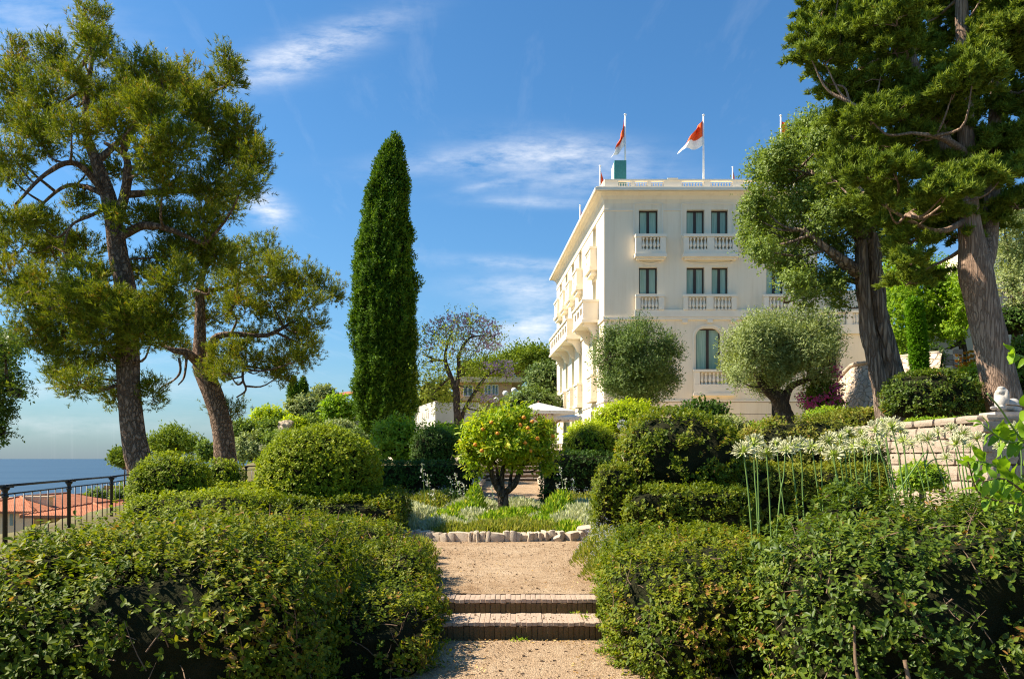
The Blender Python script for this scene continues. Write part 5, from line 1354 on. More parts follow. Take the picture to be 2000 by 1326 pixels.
# the big spreading cypress at upper right
MC = [(1600, 25, 40, 34), (1585, 70, 34, 34), (1580, 105, 28, 22), (1650, 30, 44, 34), (1640, 85, 46, 38), (1610, 120, 34, 26), (1700, 30, 44, 40), (1690, 90, 46, 40), (1670, 140, 44, 34), (1750, 40, 44, 40), (1745, 95, 40, 34), (1640, 180, 40, 26), (1690, 185, 44, 34), (1620, 165, 18, 12), (1655, 225, 42, 28), (1700, 235, 42, 34), (1750, 180, 34, 28), (1740, 225, 44, 36), (1665, 265, 36, 24), (1720, 285, 44, 34), (1790, 270, 48, 38), (1770, 215, 40, 30), (1840, 240, 48, 40), (1860, 185, 44, 32), (1900, 155, 46, 34), (1830, 165, 36, 22), (1950, 130, 50, 40), (1990, 190, 44, 40), (1890, 70, 40, 40, 1.2), (1940, 60, 48, 44), (1990, 60, 46, 50), (1800, 30, 40, 36, 1.4), (1850, 20, 44, 30, 1.2), (1900, 20, 44, 30), (1820, 90, 22, 28, 1.6), (1930, 220, 48, 38), (1880, 290, 50, 40), (1820, 320, 50, 40), (1750, 340, 46, 36), (1700, 345, 32, 24), (1940, 290, 50, 40), (1990, 270, 44, 40), (1980, 330, 46, 30), (1900, 350, 50, 38), (1840, 385, 50, 38), (1780, 390, 46, 36), (1730, 395, 34, 28), (1760, 440, 40, 28), (1810, 440, 44, 30), (1860, 430, 42, 30), (1780, 470, 32, 26), (1905, 410, 40, 30), (1950, 390, 36, 30), (1640, 320, 34, 26), (1670, 355, 36, 26), (1630, 350, 24, 18), (1690, 395, 26, 22), (1780, 510, 30, 24), (1800, 540, 34, 24), (1770, 550, 26, 22), (1960, 100, 40, 36, -.6), (1900, 110, 40, 34, -.8), (1850, 130, 36, 30, .3), (1965, 10, 40, 30, -.6), (1790, 90, 30, 30, .6), (1830, 410, 40, 30, -1.0), (1960, 345, 40, 30, -1.0), (1990, 400, 36, 30), (1930, 440, 34, 24, .4), (1720, 150, 34, 26, -.6), (1870, 460, 30, 20, .2), (1880, -50, 50, 40), (1800, -40, 48, 40), (1700, -30, 46, 36), (1950, -60, 50, 40), (1860, -110, 50, 40), (1640, -20, 40, 30), (1760, -100, 46, 36), (1920, -140, 46, 40), (1840, -170, 40, 36), (2050, 0, 50, 50), (2060, 100, 50, 50), (2060, 200, 50, 50), (2050, 300, 46, 40)]
broad_tree('spreading_cypress', 'huge spreading cypress filling the upper right corner, pale smooth trunk', 18.5, [(1968, 812), (1950, 740), (1932, 660), (1918, 590), (1905, 530), (1900, 480), (1892, 420), (1888, 330), (1885, 200), (1880, 60), (1875, -60)], [68, 64, 60, 58, 62, 48, 38, 32, 28, 24, 20],
           [([(1910, 545), (1928, 490), (1935, 430), (1940, 330), (1945, 200), (1950, 50)], [0, .3, .5, .6, .8, .8], .24, .12), ([(1890, 420), (1850, 300), (1810, 200), (1780, 120), (1760, 30)], [0, 0, 0, .1, .2], .24, .1), ([(1888, 300), (1840, 270), (1780, 260)], [0, -.8, -1.2], .1, .03), ([(1830, 260), (1760, 230), (1700, 220), (1660, 200)], [0, -.4, -.5, -.5], .1, .03), ([(1790, 150), (1720, 100), (1640, 70)], [.1, 0, 0], .1, .03), ([(1890, 400), (1830, 390), (1770, 420)], [0, -.6, -.8], .08, .03), ([(1890, 430), (1820, 450), (1690, 380)], [0, -.5, -.6], .09, .02), ([(1900, 470), (1860, 500), (1800, 530)], [0, .4, .5], .07, .02)],
           MC, L_mont, M_bark_cyp, .125, 62, 7, shape='needle', wr=.034, sub_r=.075, up=.2, base_z=1.8, seg=20, rough=.05, nt_=22, fill=.95, jitter=1.0, frond=.42)
# orange tree in the round bed
def orange_tree():
    d = 16.6
    cl = disc_clumps(988, 858, 78, 50, 38, 19, .8, 51) + [(915, 880, 20, 18, -.2), (1065, 880, 20, 18, 0), (1070, 905, 18, 14, .1), (930, 910, 18, 14, -.2), (1010, 810, 26, 14, 0), (960, 820, 26, 16, 0), (1050, 840, 22, 20, 0), (935, 850, 22, 20, 0)]
    o = broad_tree('orange_tree', 'small orange tree with yellowing leaves and ripe fruit in the round bed', d, [(984, 1012), (984, 990), (982, 968), (980, 955)], [24, 21, 21, 24],
        [([(980, 962), (965, 940), (957, 905), (950, 880)], [0, -.05, -.1, -.2], .085, .03), ([(982, 965), (1005, 945), (1018, 915), (1035, 885)], [0, -.05, -.05, 0], .085, .03), ([(981, 960), (980, 930), (985, 900), (985, 860)], [0, 0, 0, 0], .07, .025), ([(996, 952), (998, 930), (1005, 900)], [0, .1, .1], .05, .02), ([(974, 955), (972, 930), (968, 905)], [0, .1, .1], .05, .02)],
        cl, L_orange, M_bark_olive, .108, 28, 5, shape='oval', wr=.42, sub_r=.075, base_z=.33, up=.35, twig_r=.03, spread=.75, nt_=10)
    U, Fq = cubesphere(4)
    me = mesh_np('orange_fruit', U * [1, 1, .95], [Fq], smooth=True); me.materials.append(M_orange_fr)
    for (x, y) in [(1016, 830), (1023, 815), (1040, 823), (1031, 836), (943, 838), (928, 868), (989, 873), (1026, 865), (1050, 856), (1080, 851), (941, 880), (972, 846), (960, 825), (1036, 880)]:
        r_ = .042
        rx_ = math.sqrt(max(.05, 1 - ((x - 988) / 96) ** 2 - ((y - 862) / 74) ** 2))
        link('orange', me, None, o, W(x, y, d - .86 * rx_), None, (r_, r_, r_))
orange_tree()
# jacaranda
JC = [(850, 650, 26, 18), (870, 640, 26, 18), (895, 630, 28, 14), (920, 628, 26, 12), (945, 640, 24, 14), (965, 655, 18, 16), (840, 680, 20, 14), (830, 710, 16, 16), (875, 670, 22, 16), (905, 655, 26, 16), (940, 665, 22, 16), (960, 680, 18, 12), (850, 700, 20, 16), (895, 690, 22, 16), (925, 690, 20, 14), (835, 745, 20, 18), (860, 750, 24, 18), (850, 780, 26, 18), (880, 770, 20, 16), (925, 740, 26, 14), (960, 725, 26, 14), (985, 718, 22, 14), (940, 760, 22, 14), (955, 785, 18, 12), (925, 790, 18, 12), (865, 720, 20, 14), (990, 735, 14, 8), (905, 715, 20, 12)]
jac = broad_tree('jacaranda_tree', 'sparse jacaranda with thin curved branches and violet blossom', 39, [(894, 850), (893, 810), (892, 775), (890, 758)], [17, 14, 13, 14],
    [([(890, 762), (880, 735), (870, 705), (872, 680), (880, 655)], [0, 0, 0, 0, 0], .15, .04), ([(890, 762), (896, 730), (896, 700), (904, 675), (918, 660)], [0, 0, .2, .2, .2], .14, .04), ([(871, 705), (850, 702), (825, 692)], [0, -.2, -.3], .08, .03), ([(902, 680), (918, 660), (945, 655)], [.2, .2, .2], .08, .03), ([(898, 840), (905, 805), (925, 770), (955, 730), (985, 720)], [.5, .5, .4, .3, .2], .13, .04), ([(880, 735), (855, 760), (840, 775)], [0, .4, .6], .06, .02)],
    JC, L_jac, M_bark_olive, .15, 24, 3, wr=.4, sub_r=.30, base_z=1.9, up=.1, twig_r=.05, spread=1.0, nt_=7)
lv = Leaves()
for (x, y, rx, ry, *_) in [c for c in JC if c[1] < 700 or c[0] > 945]:
    n = int(30 if y > 660 and x < 940 else 70); c = W(x, y - ry * .4, 39); r = np.array([rx, rx, ry]) * 39 / F
    P = c + rv(n) * rng.uniform(.5, 1.05, (n, 1)) * r; lv.diamond(P, rv(n) + [0, 0, .5], .17, .6)
tag(lv.build('blossom', L_jacf, jac), kind='stuff')

def bush(name, label, cat, px, py, rx, ry, d, mat, L, n, k=4, wr=.5, p=2.3, lump=.12, up=.4, shape='diamond', group=None, core=True, gap=.1, depth_r=None, ground=True, spread=.85, loose=.12):
    n *= .7; L *= 1.17
    c = W(px, py, d); s = d / F
    r = (rx * s, (depth_r or rx * .9) * s, ry * s)
    b = Blob(c, r, p, 0, lump * min(r), 3.2 / max(.3, min(r)), int(px + py) % 997, 14)
    zb = c[2] - r[2]; g = H(c[0], c[1])
    o = T(name, label, cat, (c[0], c[1], min(g, zb)), group)
    ar = 4 * math.pi * ((r[0] * r[1]) ** 1.6 / 3 + (r[0] * r[2]) ** 1.6 / 3 + (r[1] * r[2]) ** 1.6 / 3) ** (1 / 1.6)
    P, N = b.sample(n / ar, -.9)
    if gap:
        g_ = nz(P, 4.5 / max(.3, min(r)), 5); P, N = P[g_ > -1 + gap * 3 - .25], N[g_ > -1 + gap * 3 - .25]
    lv = Leaves()
    tone = .5 + .28 * nz(P, 3.0 / max(.3, min(r)), 6) + rng.normal(0, .2, len(P))
    lv.sprig(P + N * rng.normal(0, loose * min(r), len(P))[:, None], N * .8 + np.array([0, 0, up]) + .6 * rv(len(P)), k, L * rng.uniform(.8, 1.25, len(P)), wr, spread, shape, .4, np.clip(tone, 0, 1))
    tag(lv.build('foliage', mat, o), kind='stuff')
    if core: link('occluder_core', mesh_np('occluder_core', b.V - b.nr * (.16 * min(r)), [b.F], smooth=True), M_core, o)
    MB().tube([(c[0], c[1], min(g, zb) - .2), (c[0], c[1], c[2])], [.06 + .03 * min(r), .03], 7, rough=.1).build('stem', M_twig, o)
    return o

# ------------------------------------------------------------------ shrubs in the middle distance
bush('shrub', 'leafy bright green citrus shrub right of the tall cypress foot', 'shrub', 775, 862, 42, 40, 27, L_citrus, .13, 1900, 4, .42, 2.0, .2, loose=.2)
bush('shrub', 'bright green shrub between the dark clipped ball and the orange tree', 'shrub', 868, 862, 44, 26, 27.5, L_citrus, .13, 1500, 4, .42, 2.0, .2, loose=.2)
bush('shrub', 'lime green shrub below the round dark olive tree', 'shrub', 1225, 822, 58, 28, 30, L_lime, .12, 2600, 4, .4, 2.2, .18, loose=.16)
bush('shrub', 'low lime shrub filling the gap beside the clipped green dome', 'shrub', 1150, 850, 40, 22, 29, L_lime, .11, 1200, 4, .4, 2.2, .15)
bush('shrub', 'dark purple-green leafy shrub rising behind the largest right dome', 'shrub', 1372, 815, 44, 22, 25, L_topd, .12, 1300, 4, .5, 2.0, .22, loose=.2)
bush('shrub', 'blue-green feathery shrub right of the largest dome', 'shrub', 1420, 842, 40, 22, 24, L_silverd, .10, 1400, 4, .35, 2.0, .2, loose=.2)
bush('shrub', 'loose light green shrub below the villa basement opening', 'shrub', 1480, 852, 44, 20, 24, L_green, .10, 1300, 4, .4, 2.0, .2, loose=.2)
bush('shrub', 'brown-tipped low shrub at the foot of the pale olive tree', 'shrub', 1560, 858, 60, 18, 22, L_brown, .09, 1900, 4, .45, 2.4, .15)
bush('shrub', 'wide bronze and green shrub below the curved stone ramp', 'shrub', 1700, 828, 92, 22, 24, L_brown, .10, 2600, 4, .45, 2.6, .15)
bush('shrub', 'low green shrub left of the bronze one, under the bougainvillea', 'shrub', 1620, 822, 42, 20, 27, L_green, .10, 1100, 4, .45, 2.3, .15)
hedge('topiary_dome', 'dark glossy rounded shrub left of the pale cypress trunk', 'topiary',
      [Blob(W(1815, 776, 19.0), (1.02, .95, .62), 2.6, 0, .04, 3.5, 401, 22)], L_boxd, .055, 5, 560, 'diamond', .85, .08, 5, 0, depth=.05, core=.09, wr=.62)
bush('shrub', 'dark shrub tucked behind the glossy rounded shrub', 'shrub', 1905, 772, 40, 34, 20.5, L_topd, .09, 1400, 4, .5, 2.3, .12)
bush('shrub', 'low green planting along the top of the stone wall', 'shrub', 1850, 828, 80, 7, 16.2, L_green, .05, 1800, 4, .4, 2.6, .1, depth_r=24)
bush('shrub', 'dry olive-green shrub in front of the left end of the block wall', 'shrub', 1672, 905, 48, 40, 12.6, L_brown, .05, 2400, 4, .5, 2.4, .18)
bush('shrub', 'small green plant at the foot of the block wall, behind the flower stems', 'shrub', 1800, 935, 40, 22, 11.4, L_green, .05, 1200, 4, .4, 2.2, .2)
# hydrangea heads
for i, (x, y) in enumerate([(1216, 830), (1262, 819), (1245, 835)]):
    p = W(x, y, 28.9); lv = Leaves(); n = 130; U = rv(n); lv.diamond(p + U * .16, U + .6 * rv(n), .07, .7, N=U)
    o = T('white_flower_head', ['left', 'upper right', 'lower right'][i] + ' white flower head of three on the lime green shrub', 'flower', (p[0], p[1], p[2] - .1), 'white flower heads')
    tag(lv.build('petals', L_white, o), kind='stuff')
    MB().tube([tuple(p - [0, -.1, .4]), tuple(p)], [.012, .01], 5).build('stem', M_stem, o)

# ------------------------------------------------------------------ hillside behind, left and centre
hs_list = [('bright green bushy tree on the hill crest left of the far rocks', 526, 818, 28, 16, 76, L_lime, .3, 900),
 ('dark green rounded shrub right beside the second pine trunk', 475, 846, 24, 18, 70, L_mid, .26, 900),
 ('olive-grey rounded shrub behind the second black railing', 492, 878, 28, 24, 62, L_silverd, .22, 1300),
 ('small green shrub left of the second pine trunk', 404, 884, 15, 18, 64, L_mid, .22, 600),
 ('grey-green feathery shrub left of the hillside house', 598, 800, 30, 24, 78, L_silverd, .3, 1000),
 ('spiky shrub top at the gable of the hillside house', 633, 770, 20, 11, 80, L_silverd, .3, 500),
 ('leafy green fig-like shrub covering the hillside house front', 662, 805, 28, 26, 72, L_maple, .32, 1000),
 ('silver mounded shrub below the hillside house', 662, 838, 30, 13, 62, L_oliveb, .18, 1000),
 ('yellow-green shrub below the far rocks', 575, 836, 22, 16, 70, L_lime, .26, 700),
 ('green shrub right of the far rocks', 606, 831, 17, 15, 71, L_mid, .26, 600),
 ('mid green shrub under the bright crest tree', 534, 842, 24, 18, 70, L_mid, .26, 800),
 ('soft green shrub just above the large left box ball', 540, 866, 24, 18, 62, L_mid, .22, 800),
 ('pale feathery shrub peeping over the large left box ball', 560, 858, 16, 12, 60, L_oliveb, .2, 500),
 ('pale green shrub at the left foot of the tall cypress', 705, 862, 26, 22, 46, L_olive, .16, 1000),
 ('green shrub filling the slope left of the tall cypress', 650, 858, 36, 18, 56, L_mid, .2, 1100),
 ('yellow-green tree behind the left side of the jacaranda', 850, 775, 34, 30, 62, L_daisy, .28, 900),
 ('large grey-green olive bush on the slope beside the villa', 1062, 752, 34, 36, 70, L_olive, .26, 1700),
 ('feathery green bank of shrubs above the parasols', 1040, 792, 52, 22, 62, L_olive, .24, 1900),
 ('soft green shrub left of the parasols', 985, 822, 34, 18, 56, L_olive, .2, 1100),
 ('low green shrub under the far salmon house', 935, 815, 30, 14, 64, L_silverd, .24, 700)]
for (lab, x, y, rx, ry, d, mt, L, n) in hs_list:
    bush('shrub', lab, 'shrub', x, y, rx, ry, d, mt, L, n, 4, .5, 2.2, .2, group='shrubs on the far slope', loose=.18)
# bank of low scrub that fills the slope between them
lv = Leaves()
n = 9000; X = rng.uniform(-40, 6, n); Y = rng.uniform(52, 96, n)
P = np.stack([X, Y, height(X, Y) + rng.uniform(0, .9, n) * (nz(np.stack([X, Y, X * 0], 1), .9, 77) > -.2)], 1)
lv.sprig(P, np.array([0, 0, 1.0]) + .6 * rv(n), 3, .52, .5, .8, 'diamond', .4, np.clip(.5 + .4 * nz(P, .5, 78), 0, 1))
tag(lv.build('scrub', L_mid, None), 'low green scrub covering the far slope', 'scrub', kind='stuff')
lv = Leaves(); n = 6000; X = rng.uniform(13, 52, n); Y = rng.uniform(16, 70, n); ok_ = ~((X < 24) & (Y > 40)); X, Y = X[ok_], Y[ok_]; n = len(X)
P = np.stack([X, Y, height(X, Y) + rng.uniform(0, .5, n)], 1)
lv.sprig(P, np.array([0, 0, 1.0]) + .6 * rv(n), 3, .32, .5, .8, 'diamond', .4, np.clip(.5 + .4 * nz(P, .5, 79), 0, 1))
tag(lv.build('scrub', L_mid, None), 'low green scrub on the rising slope behind the right-hand trees', 'scrub', kind='stuff')
for lab, x, y, d, s in [('pale rock outcrop on the far hillside, left of the feathery shrub', 560, 832, 69, .6), ('pale rock outcrop below the hillside house', 612, 828, 72, .5)]:
    U, Fq = cubesphere(9); V = U * (1 + .35 * nz(U, 3.2, int(x), 6))[:, None] * [1.2, 1, .95] * s
    V += .16 * s * np.round(np.stack([nz(U, 7, 5), nz(U, 7, 6), nz(U, 7, 7)], 1) * 3) / 3
    tag(link('rock', mesh_np('rock', V, [Fq]), M_mortar, None, W(x, y, d)), lab, 'rock', 'pale rocks on the far slope')
def umbrella_pine(label, d, cx, cy, rx, ry, base, seed, trunkx=None):
    o_cl = []
    rs = np.random.default_rng(seed)
    for k in range(26):
        a_ = rs.uniform(0, 6.28); r = math.sqrt(rs.random())
        x = cx + math.cos(a_) * r * rx; y = cy + ry * (.35 - (1 - r ** 4) * .85) + rs.normal(0, ry * .12)
        o_cl.append((x, y, rx * .24, ry * .32, math.sin(a_) * r * rx * d / F))
    tx = trunkx or cx
    return broad_tree('umbrella_pine', label, d, [(tx, base), (tx + 1, (base + cy) / 2), (cx, cy + ry * .7)], [rx * .13, rx * .11, rx * .09],
        [([(cx, cy + ry * .8), (cx - rx * .4, cy + ry * .3), (cx - rx * .7, cy)], [0, 0, 0], .012 * rx * d / 80, .05), ([(cx, cy + ry * .8), (cx + rx * .4, cy + ry * .3), (cx + rx * .7, cy)], [0, 0, 0], .012 * rx * d / 80, .05)],
        o_cl, L_pinefar, M_bark_pine, .4 * d / 85, 170 * (38 / rx) ** 1.0, 3, wr=.4, sub_r=.005 * rx * d / 80 + .10, up=.9, spread=.6, nt_=9, group='far umbrella pines')
L_pinefar = leaf_mat('far_pine_needle', [(0, (.045, .08, .012)), (.5, (.10, .15, .02)), (1, (.20, .24, .03))], .6, .2, .2)
umbrella_pine('far umbrella pine standing between the two pine trunks', 88, 338, 868, 50, 26, 930, 61, 335)
umbrella_pine('small far umbrella pine just left of the tallest pine trunk', 92, 243, 898, 20, 20, 945, 62)
umbrella_pine('broad far umbrella pine beside the villa side wall', 84, 1030, 712, 58, 34, 790, 63, 1040)
umbrella_pine('darker far umbrella pine behind the jacaranda', 86, 950, 730, 48, 28, 790, 64)

# ------------------------------------------------------------------ far houses
def pane_window(h, x0, x1, z0, z1, y, glass=M_glass_far, frame=M_white):
    wn = MB().box(x0 - .08, x1 + .08, y - .05, y + .1, z0 - .08, z1 + .08).build('window', frame, h)
    xm = (x0 + x1) / 2
    for p, q in ((x0, xm - .04), (xm + .04, x1)): MB().box(p, q, y - .058, y, z0, z1).build('pane', glass, wn)
def hip_house(label, x0, x1, y0, y1, zb, ze, zr, wallmat, over=.6, cols=0, shutters=(), inset=.5):
    h = T('house', label, 'house', ((x0 + x1) / 2, (y0 + y1) / 2, zb), 'orange roofed houses below the terrace')
    MB().box(x0, x1, y0, y1, zb, ze).build('wall', wallmat, h)
    a_, b_, c_, d_ = (x0 - over, y0 - over), (x1 + over, y0 - over), (x1 + over, y1 + over), (x0 - over, y1 + over)
    m = min(x1 - x0, y1 - y0) * inset
    if x1 - x0 > y1 - y0: r0, r1 = ((x0 + m, (y0 + y1) / 2), (x1 - m, (y0 + y1) / 2))
    else: r0, r1 = (((x0 + x1) / 2, y0 + m), ((x0 + x1) / 2, y1 - m))
    V = [(*p, ze) for p in (a_, b_, c_, d_)] + [(*r0, zr), (*r1, zr)] + [(*p, ze - .22) for p in (a_, b_, c_, d_)]
    Fc = [(0, 1, 5, 4), (1, 2, 5), (2, 3, 4, 5), (3, 0, 4)] if x1 - x0 > y1 - y0 else [(0, 1, 4), (1, 2, 5, 4), (2, 3, 5), (3, 0, 4, 5)]
    Fc += [(6, 9, 8, 7)] + [(6 + k, 6 + (k + 1) % 4, (k + 1) % 4, k) for k in range(4)]
    rf = MB().add(V, Fc).build('roof', M_tile, h)
    for p, q in ((V[4], V[5]), (V[0], V[4]), (V[1], V[5] if x1 - x0 > y1 - y0 else V[4])):
        MB().tube([p, tuple((np.array(p) + np.array(q)) / 2), q], [.13, .13], 6).build('ridge_tiles', M_tile, rf)
    for k in range(cols):
        x = x0 + .5 + (x1 - x0 - 1) * k / max(1, cols - 1)
        MB().lathe([(.2, zb), (.2, ze - .5), (.3, ze - .42), (.3, ze - .22)], 8, x, y0 - .25).build('column', wallmat, h)
    for (xa, xb, za, zb_) in shutters:
        MB().box(xa, xb, y0 - .06, y0, za, zb_).build('shutter', M_shutter, h)
    return h, rf
def chimney(rf, x, y, z, w_, hh):
    MB().box(x - w_ / 2, x + w_ / 2, y - .4, y + .4, z, z + hh).box(x - w_ / 2 - .1, x + w_ / 2 + .1, y - .5, y + .5, z + hh + .002, z + hh + .2).build('chimney', M_cream, rf)
d1 = 74; q = lambda px, py, d: W(px, py, d)
A0, A1 = q(-70, 1000, 70), q(58, 1000, 70)
hA, rA = hip_house('ochre house with broad orange roof seen through the railing, farther left', A0[0], A1[0] + .3, 70, 84, -16, q(0, 997, 70)[2], q(0, 966, 77)[2], M_cream, .7, 0,
         [(q(20, 0, 70)[0], q(26, 0, 70)[0], q(0, 1026, 70)[2], q(0, 1002, 70)[2]), (q(20, 0, 70)[0], q(26, 0, 70)[0], q(0, 1062, 70)[2], q(0, 1042, 70)[2]), (q(-8, 0, 70)[0], q(-2, 0, 70)[0], q(0, 1026, 70)[2], q(0, 1002, 70)[2])])
chimney(rA, q(22, 0, 74)[0], 73, q(0, 992, 74)[2], 1.0, .9); chimney(rA, q(64, 0, 72)[0], 73, q(0, 990, 72)[2], 2.2, .8); chimney(rA, q(-12, 0, 80)[0], 80, q(0, 975, 80)[2], 1.0, .8)
B0, B1 = q(66, 1005, 62), q(226, 1005, 62)
hB, rB = hip_house('yellow house with hipped orange roof and pale columns, nearest the railing', B0[0], B1[0], 62, 74, -16, q(0, 1005, 62)[2], q(0, 979, 68)[2], M_ochre, .7, 9,
         [(q(x_, 0, 62)[0], q(x_ + 7, 0, 62)[0], q(0, 1032, 62)[2], q(0, 1012, 62)[2]) for x_ in (86, 106, 126, 150, 176)], inset=.42)
hC, rC = hip_house('orange roof of a third house behind the ochre one', q(70, 0, 92)[0], q(150, 0, 92)[0], 92, 104, -16, q(0, 985, 92)[2], q(0, 966, 96)[2], M_cream, .6)
tw_ = T('stone_tower', 'small stone tower with arched opening beyond the roofs', 'tower', tuple(q(221, 1010, 100)))
sx0, sx1 = q(206, 0, 100)[0], q(237, 0, 100)[0]
def tower_w(u, dep, z): return (u, 100 + dep, z)
to = (q(212, 0, 100)[0], q(220, 0, 100)[0], q(0, 985, 100)[2], q(0, 970, 100)[2])
wall_cells(sx0, sx1, -20, q(0, 956, 100)[2], [to], .6, 'wall', M_stone2, tw_, tower_w)
arch_corner(to[0], to[1], to[3], .25, tower_w, -.002, .5, M_stone2, tw_)
MB().box(to[0], to[1], 100.6, 100.7, to[2], to[3]).build('dark_doorway', M_dark, tw_)
MB().add([(sx1, 100, -20), (sx1, 104, -20), (sx1, 104, q(0, 956, 100)[2]), (sx1, 100, q(0, 956, 100)[2]), (sx0, 100, -20), (sx0, 104, -20), (sx0, 104, q(0, 956, 100)[2]), (sx0, 100, q(0, 956, 100)[2])], [(0, 1, 2, 3), (4, 7, 6, 5), (3, 2, 6, 7)]).build('side_wall', M_stone2, tw_)
zt_ = q(0, 956, 100)[2]
MB().box(sx0 - .2, sx1 + .2, 99.8, 104.2, zt_ + .002, zt_ + .25).box(sx0 - .15, sx1 + .15, 99.85, 100.1, zt_ + .252, q(0, 948, 100)[2]).build('parapet', M_ochre, tw_)
bush('shrub', 'dark green shrub right of the stone tower, seen through the railing', 'shrub', 245, 985, 26, 34, 96, L_mid, .36, 900, 4, .5, 2.2, .2)
bush('shrub', 'dark green tree left of the stone tower, above the yellow house roof', 'shrub', 188, 976, 16, 16, 98, L_mid, .36, 500, 4, .5, 2.2, .2)
bush('shrub', 'pale wispy shrub at the foot of the railing, far left', 'shrub', 62, 1048, 14, 18, 12.6, L_silverd, .04, 500, 4, .35, 2.2, .25)
# house with red roof on the hill, left of cypress
d = 80; x0, x1 = q(622, 0, d)[0], q(735, 0, d)[0]
hh = T('house', 'hillside house with shallow orange tile roof and pale walls', 'house', ((x0 + x1) / 2, d, q(0, 830, d)[2]))
MB().box(x0 + .4, x1, d, d + 7, q(0, 840, d)[2] - 2, q(0, 783, d)[2]).build('wall', M_cream, hh)
zr0, zr1 = q(0, 783, d)[2], q(0, 768, d)[2]
MB().add([(x0 - .5, d - .8, zr0), (x1 + .5, d - .8, zr0 + .9), (x1 + .5, d + 4, zr1 + .9), (x0 - .5, d + 4, zr1), (x0 - .5, d - .8, zr0 + .18), (x1 + .5, d - .8, zr0 + 1.08), (x1 + .5, d + 4, zr1 + 1.08), (x0 - .5, d + 4, zr1 + .18)],
         [(3, 2, 1, 0), (4, 5, 6, 7), (0, 1, 5, 4), (1, 2, 6, 5), (2, 3, 7, 6), (3, 0, 4, 7)]).build('roof', M_tile, hh)
pane_window(hh, q(634, 0, d)[0], q(642, 0, d)[0], q(0, 800, d)[2], q(0, 787, d)[2], d); pane_window(hh, q(668, 0, d)[0], q(682, 0, d)[0], q(0, 802, d)[2], q(0, 786, d)[2], d)
MB().box(q(614, 0, d)[0], q(632, 0, d)[0], d - 1.6, d, q(0, 840, d)[2], q(0, 803, d)[2]).build('terrace_wall', M_cream, hh)
MB().box(x0 + .1, x0 + .45, d - .6, d - .25, q(0, 803, d)[2], zr0 + .12).build('column', M_white, hh)
# salmon flat-roofed house behind the jacaranda
d = 76; x0, x1 = q(884, 0, d)[0], q(1000, 0, d)[0]
hh = T('house', 'flat-roofed salmon house behind the jacaranda', 'house', ((x0 + x1) / 2, d, q(0, 800, d)[2]))
MB().box(x0, x1, d, d + 8, q(0, 812, d)[2] - 2, q(0, 748, d)[2]).build('wall', M_pink, hh)
MB().box(x0 - .6, x1 + 1.0, d - .9, d + 8.4, q(0, 747.8, d)[2], q(0, 738, d)[2]).build('roof', M_cream, hh)
MB().box(x0 - .3, x1 + .2, d - .7, d, q(0, 783, d)[2], q(0, 778, d)[2]).build('ledge', M_pink, hh)
pane_window(hh, q(948, 0, d)[0], q(958, 0, d)[0], q(0, 770, d)[2], q(0, 753, d)[2], d); pane_window(hh, q(962, 0, d)[0], q(972, 0, d)[0], q(0, 770, d)[2], q(0, 753, d)[2], d); pane_window(hh, q(906, 0, d)[0], q(922, 0, d)[0], q(0, 772, d)[2], q(0, 754, d)[2], d)
for i, (x, y) in enumerate([(987, 768), (969, 781), (1004, 762)]):
    p = q(x, y, 72); g = H(p[0], p[1])
    o = T('globe_lamp', ['middle', 'left, lowest', 'right, highest'][i] + ' of three white globe lamps beside the salmon house', 'lamp', (p[0], p[1], min(g, p[2] - 1)), 'white globe lamps')
    U, Fq = cubesphere(4); link('globe', mesh_np('globe', U * .26, [Fq], smooth=True), M_white, o, p)
    MB().tube([(p[0], p[1], min(g, p[2] - 1)), (p[0], p[1], p[2] - .2)], [.05, .04], 6).build('post', M_black, o)
# concrete block building
d = 50; x0, x1 = q(850, 0, d)[0], q(935, 0, d)[0]
hh = T('concrete_building', 'plain pale concrete building with dark opening behind the jacaranda trunk', 'building', ((x0 + x1) / 2, d + 3, H(x0, d)))
zt_, zo = q(0, 786, d)[2], q(0, 826, d)[2]; zg = H(x0, d) - 1.5
MB().box(x0, x1, d, d + .4, zo, zt_).build('wall', M_conc, hh)
xw = q(800, 0, d)[0] - .6
MB().add([(x0, d, zg), (x0, d, zt_ + .1), (xw, d + 7, zt_ + .1), (xw, d + 7, zg), (x0 + .3, d + .41, zg), (x0 + .3, d + .41, zt_ + .1), (xw + .4, d + 7, zt_ + .1), (xw + .4, d + 7, zg)], [(0, 1, 2, 3), (1, 5, 6, 2), (4, 7, 6, 5), (0, 4, 5, 1)]).build('side_wall', M_conc, hh)
MB().box(x0 + .5, x1, d + 1.6, d + 1.8, zg, zo + .3).build('dark_opening', M_dark, hh)
MB().box(x1 - .3, x1, d + .41, d + 1.55, zg, zo).build('pier', M_conc, hh)
for k, t_ in enumerate([.28, .36, .45, .55, .78, .86]):
    p = np.array([x0 + (xw - x0) * t_, d + 7 * t_]); zz = zt_ - .95
    MB().box(-.008, .012, -.05, .05, 0, .42 + .08 * (k % 2)).build('faded_letter', M_slab, hh, loc=(p[0] - .012, p[1], zz), rot=(0, 0, .18))

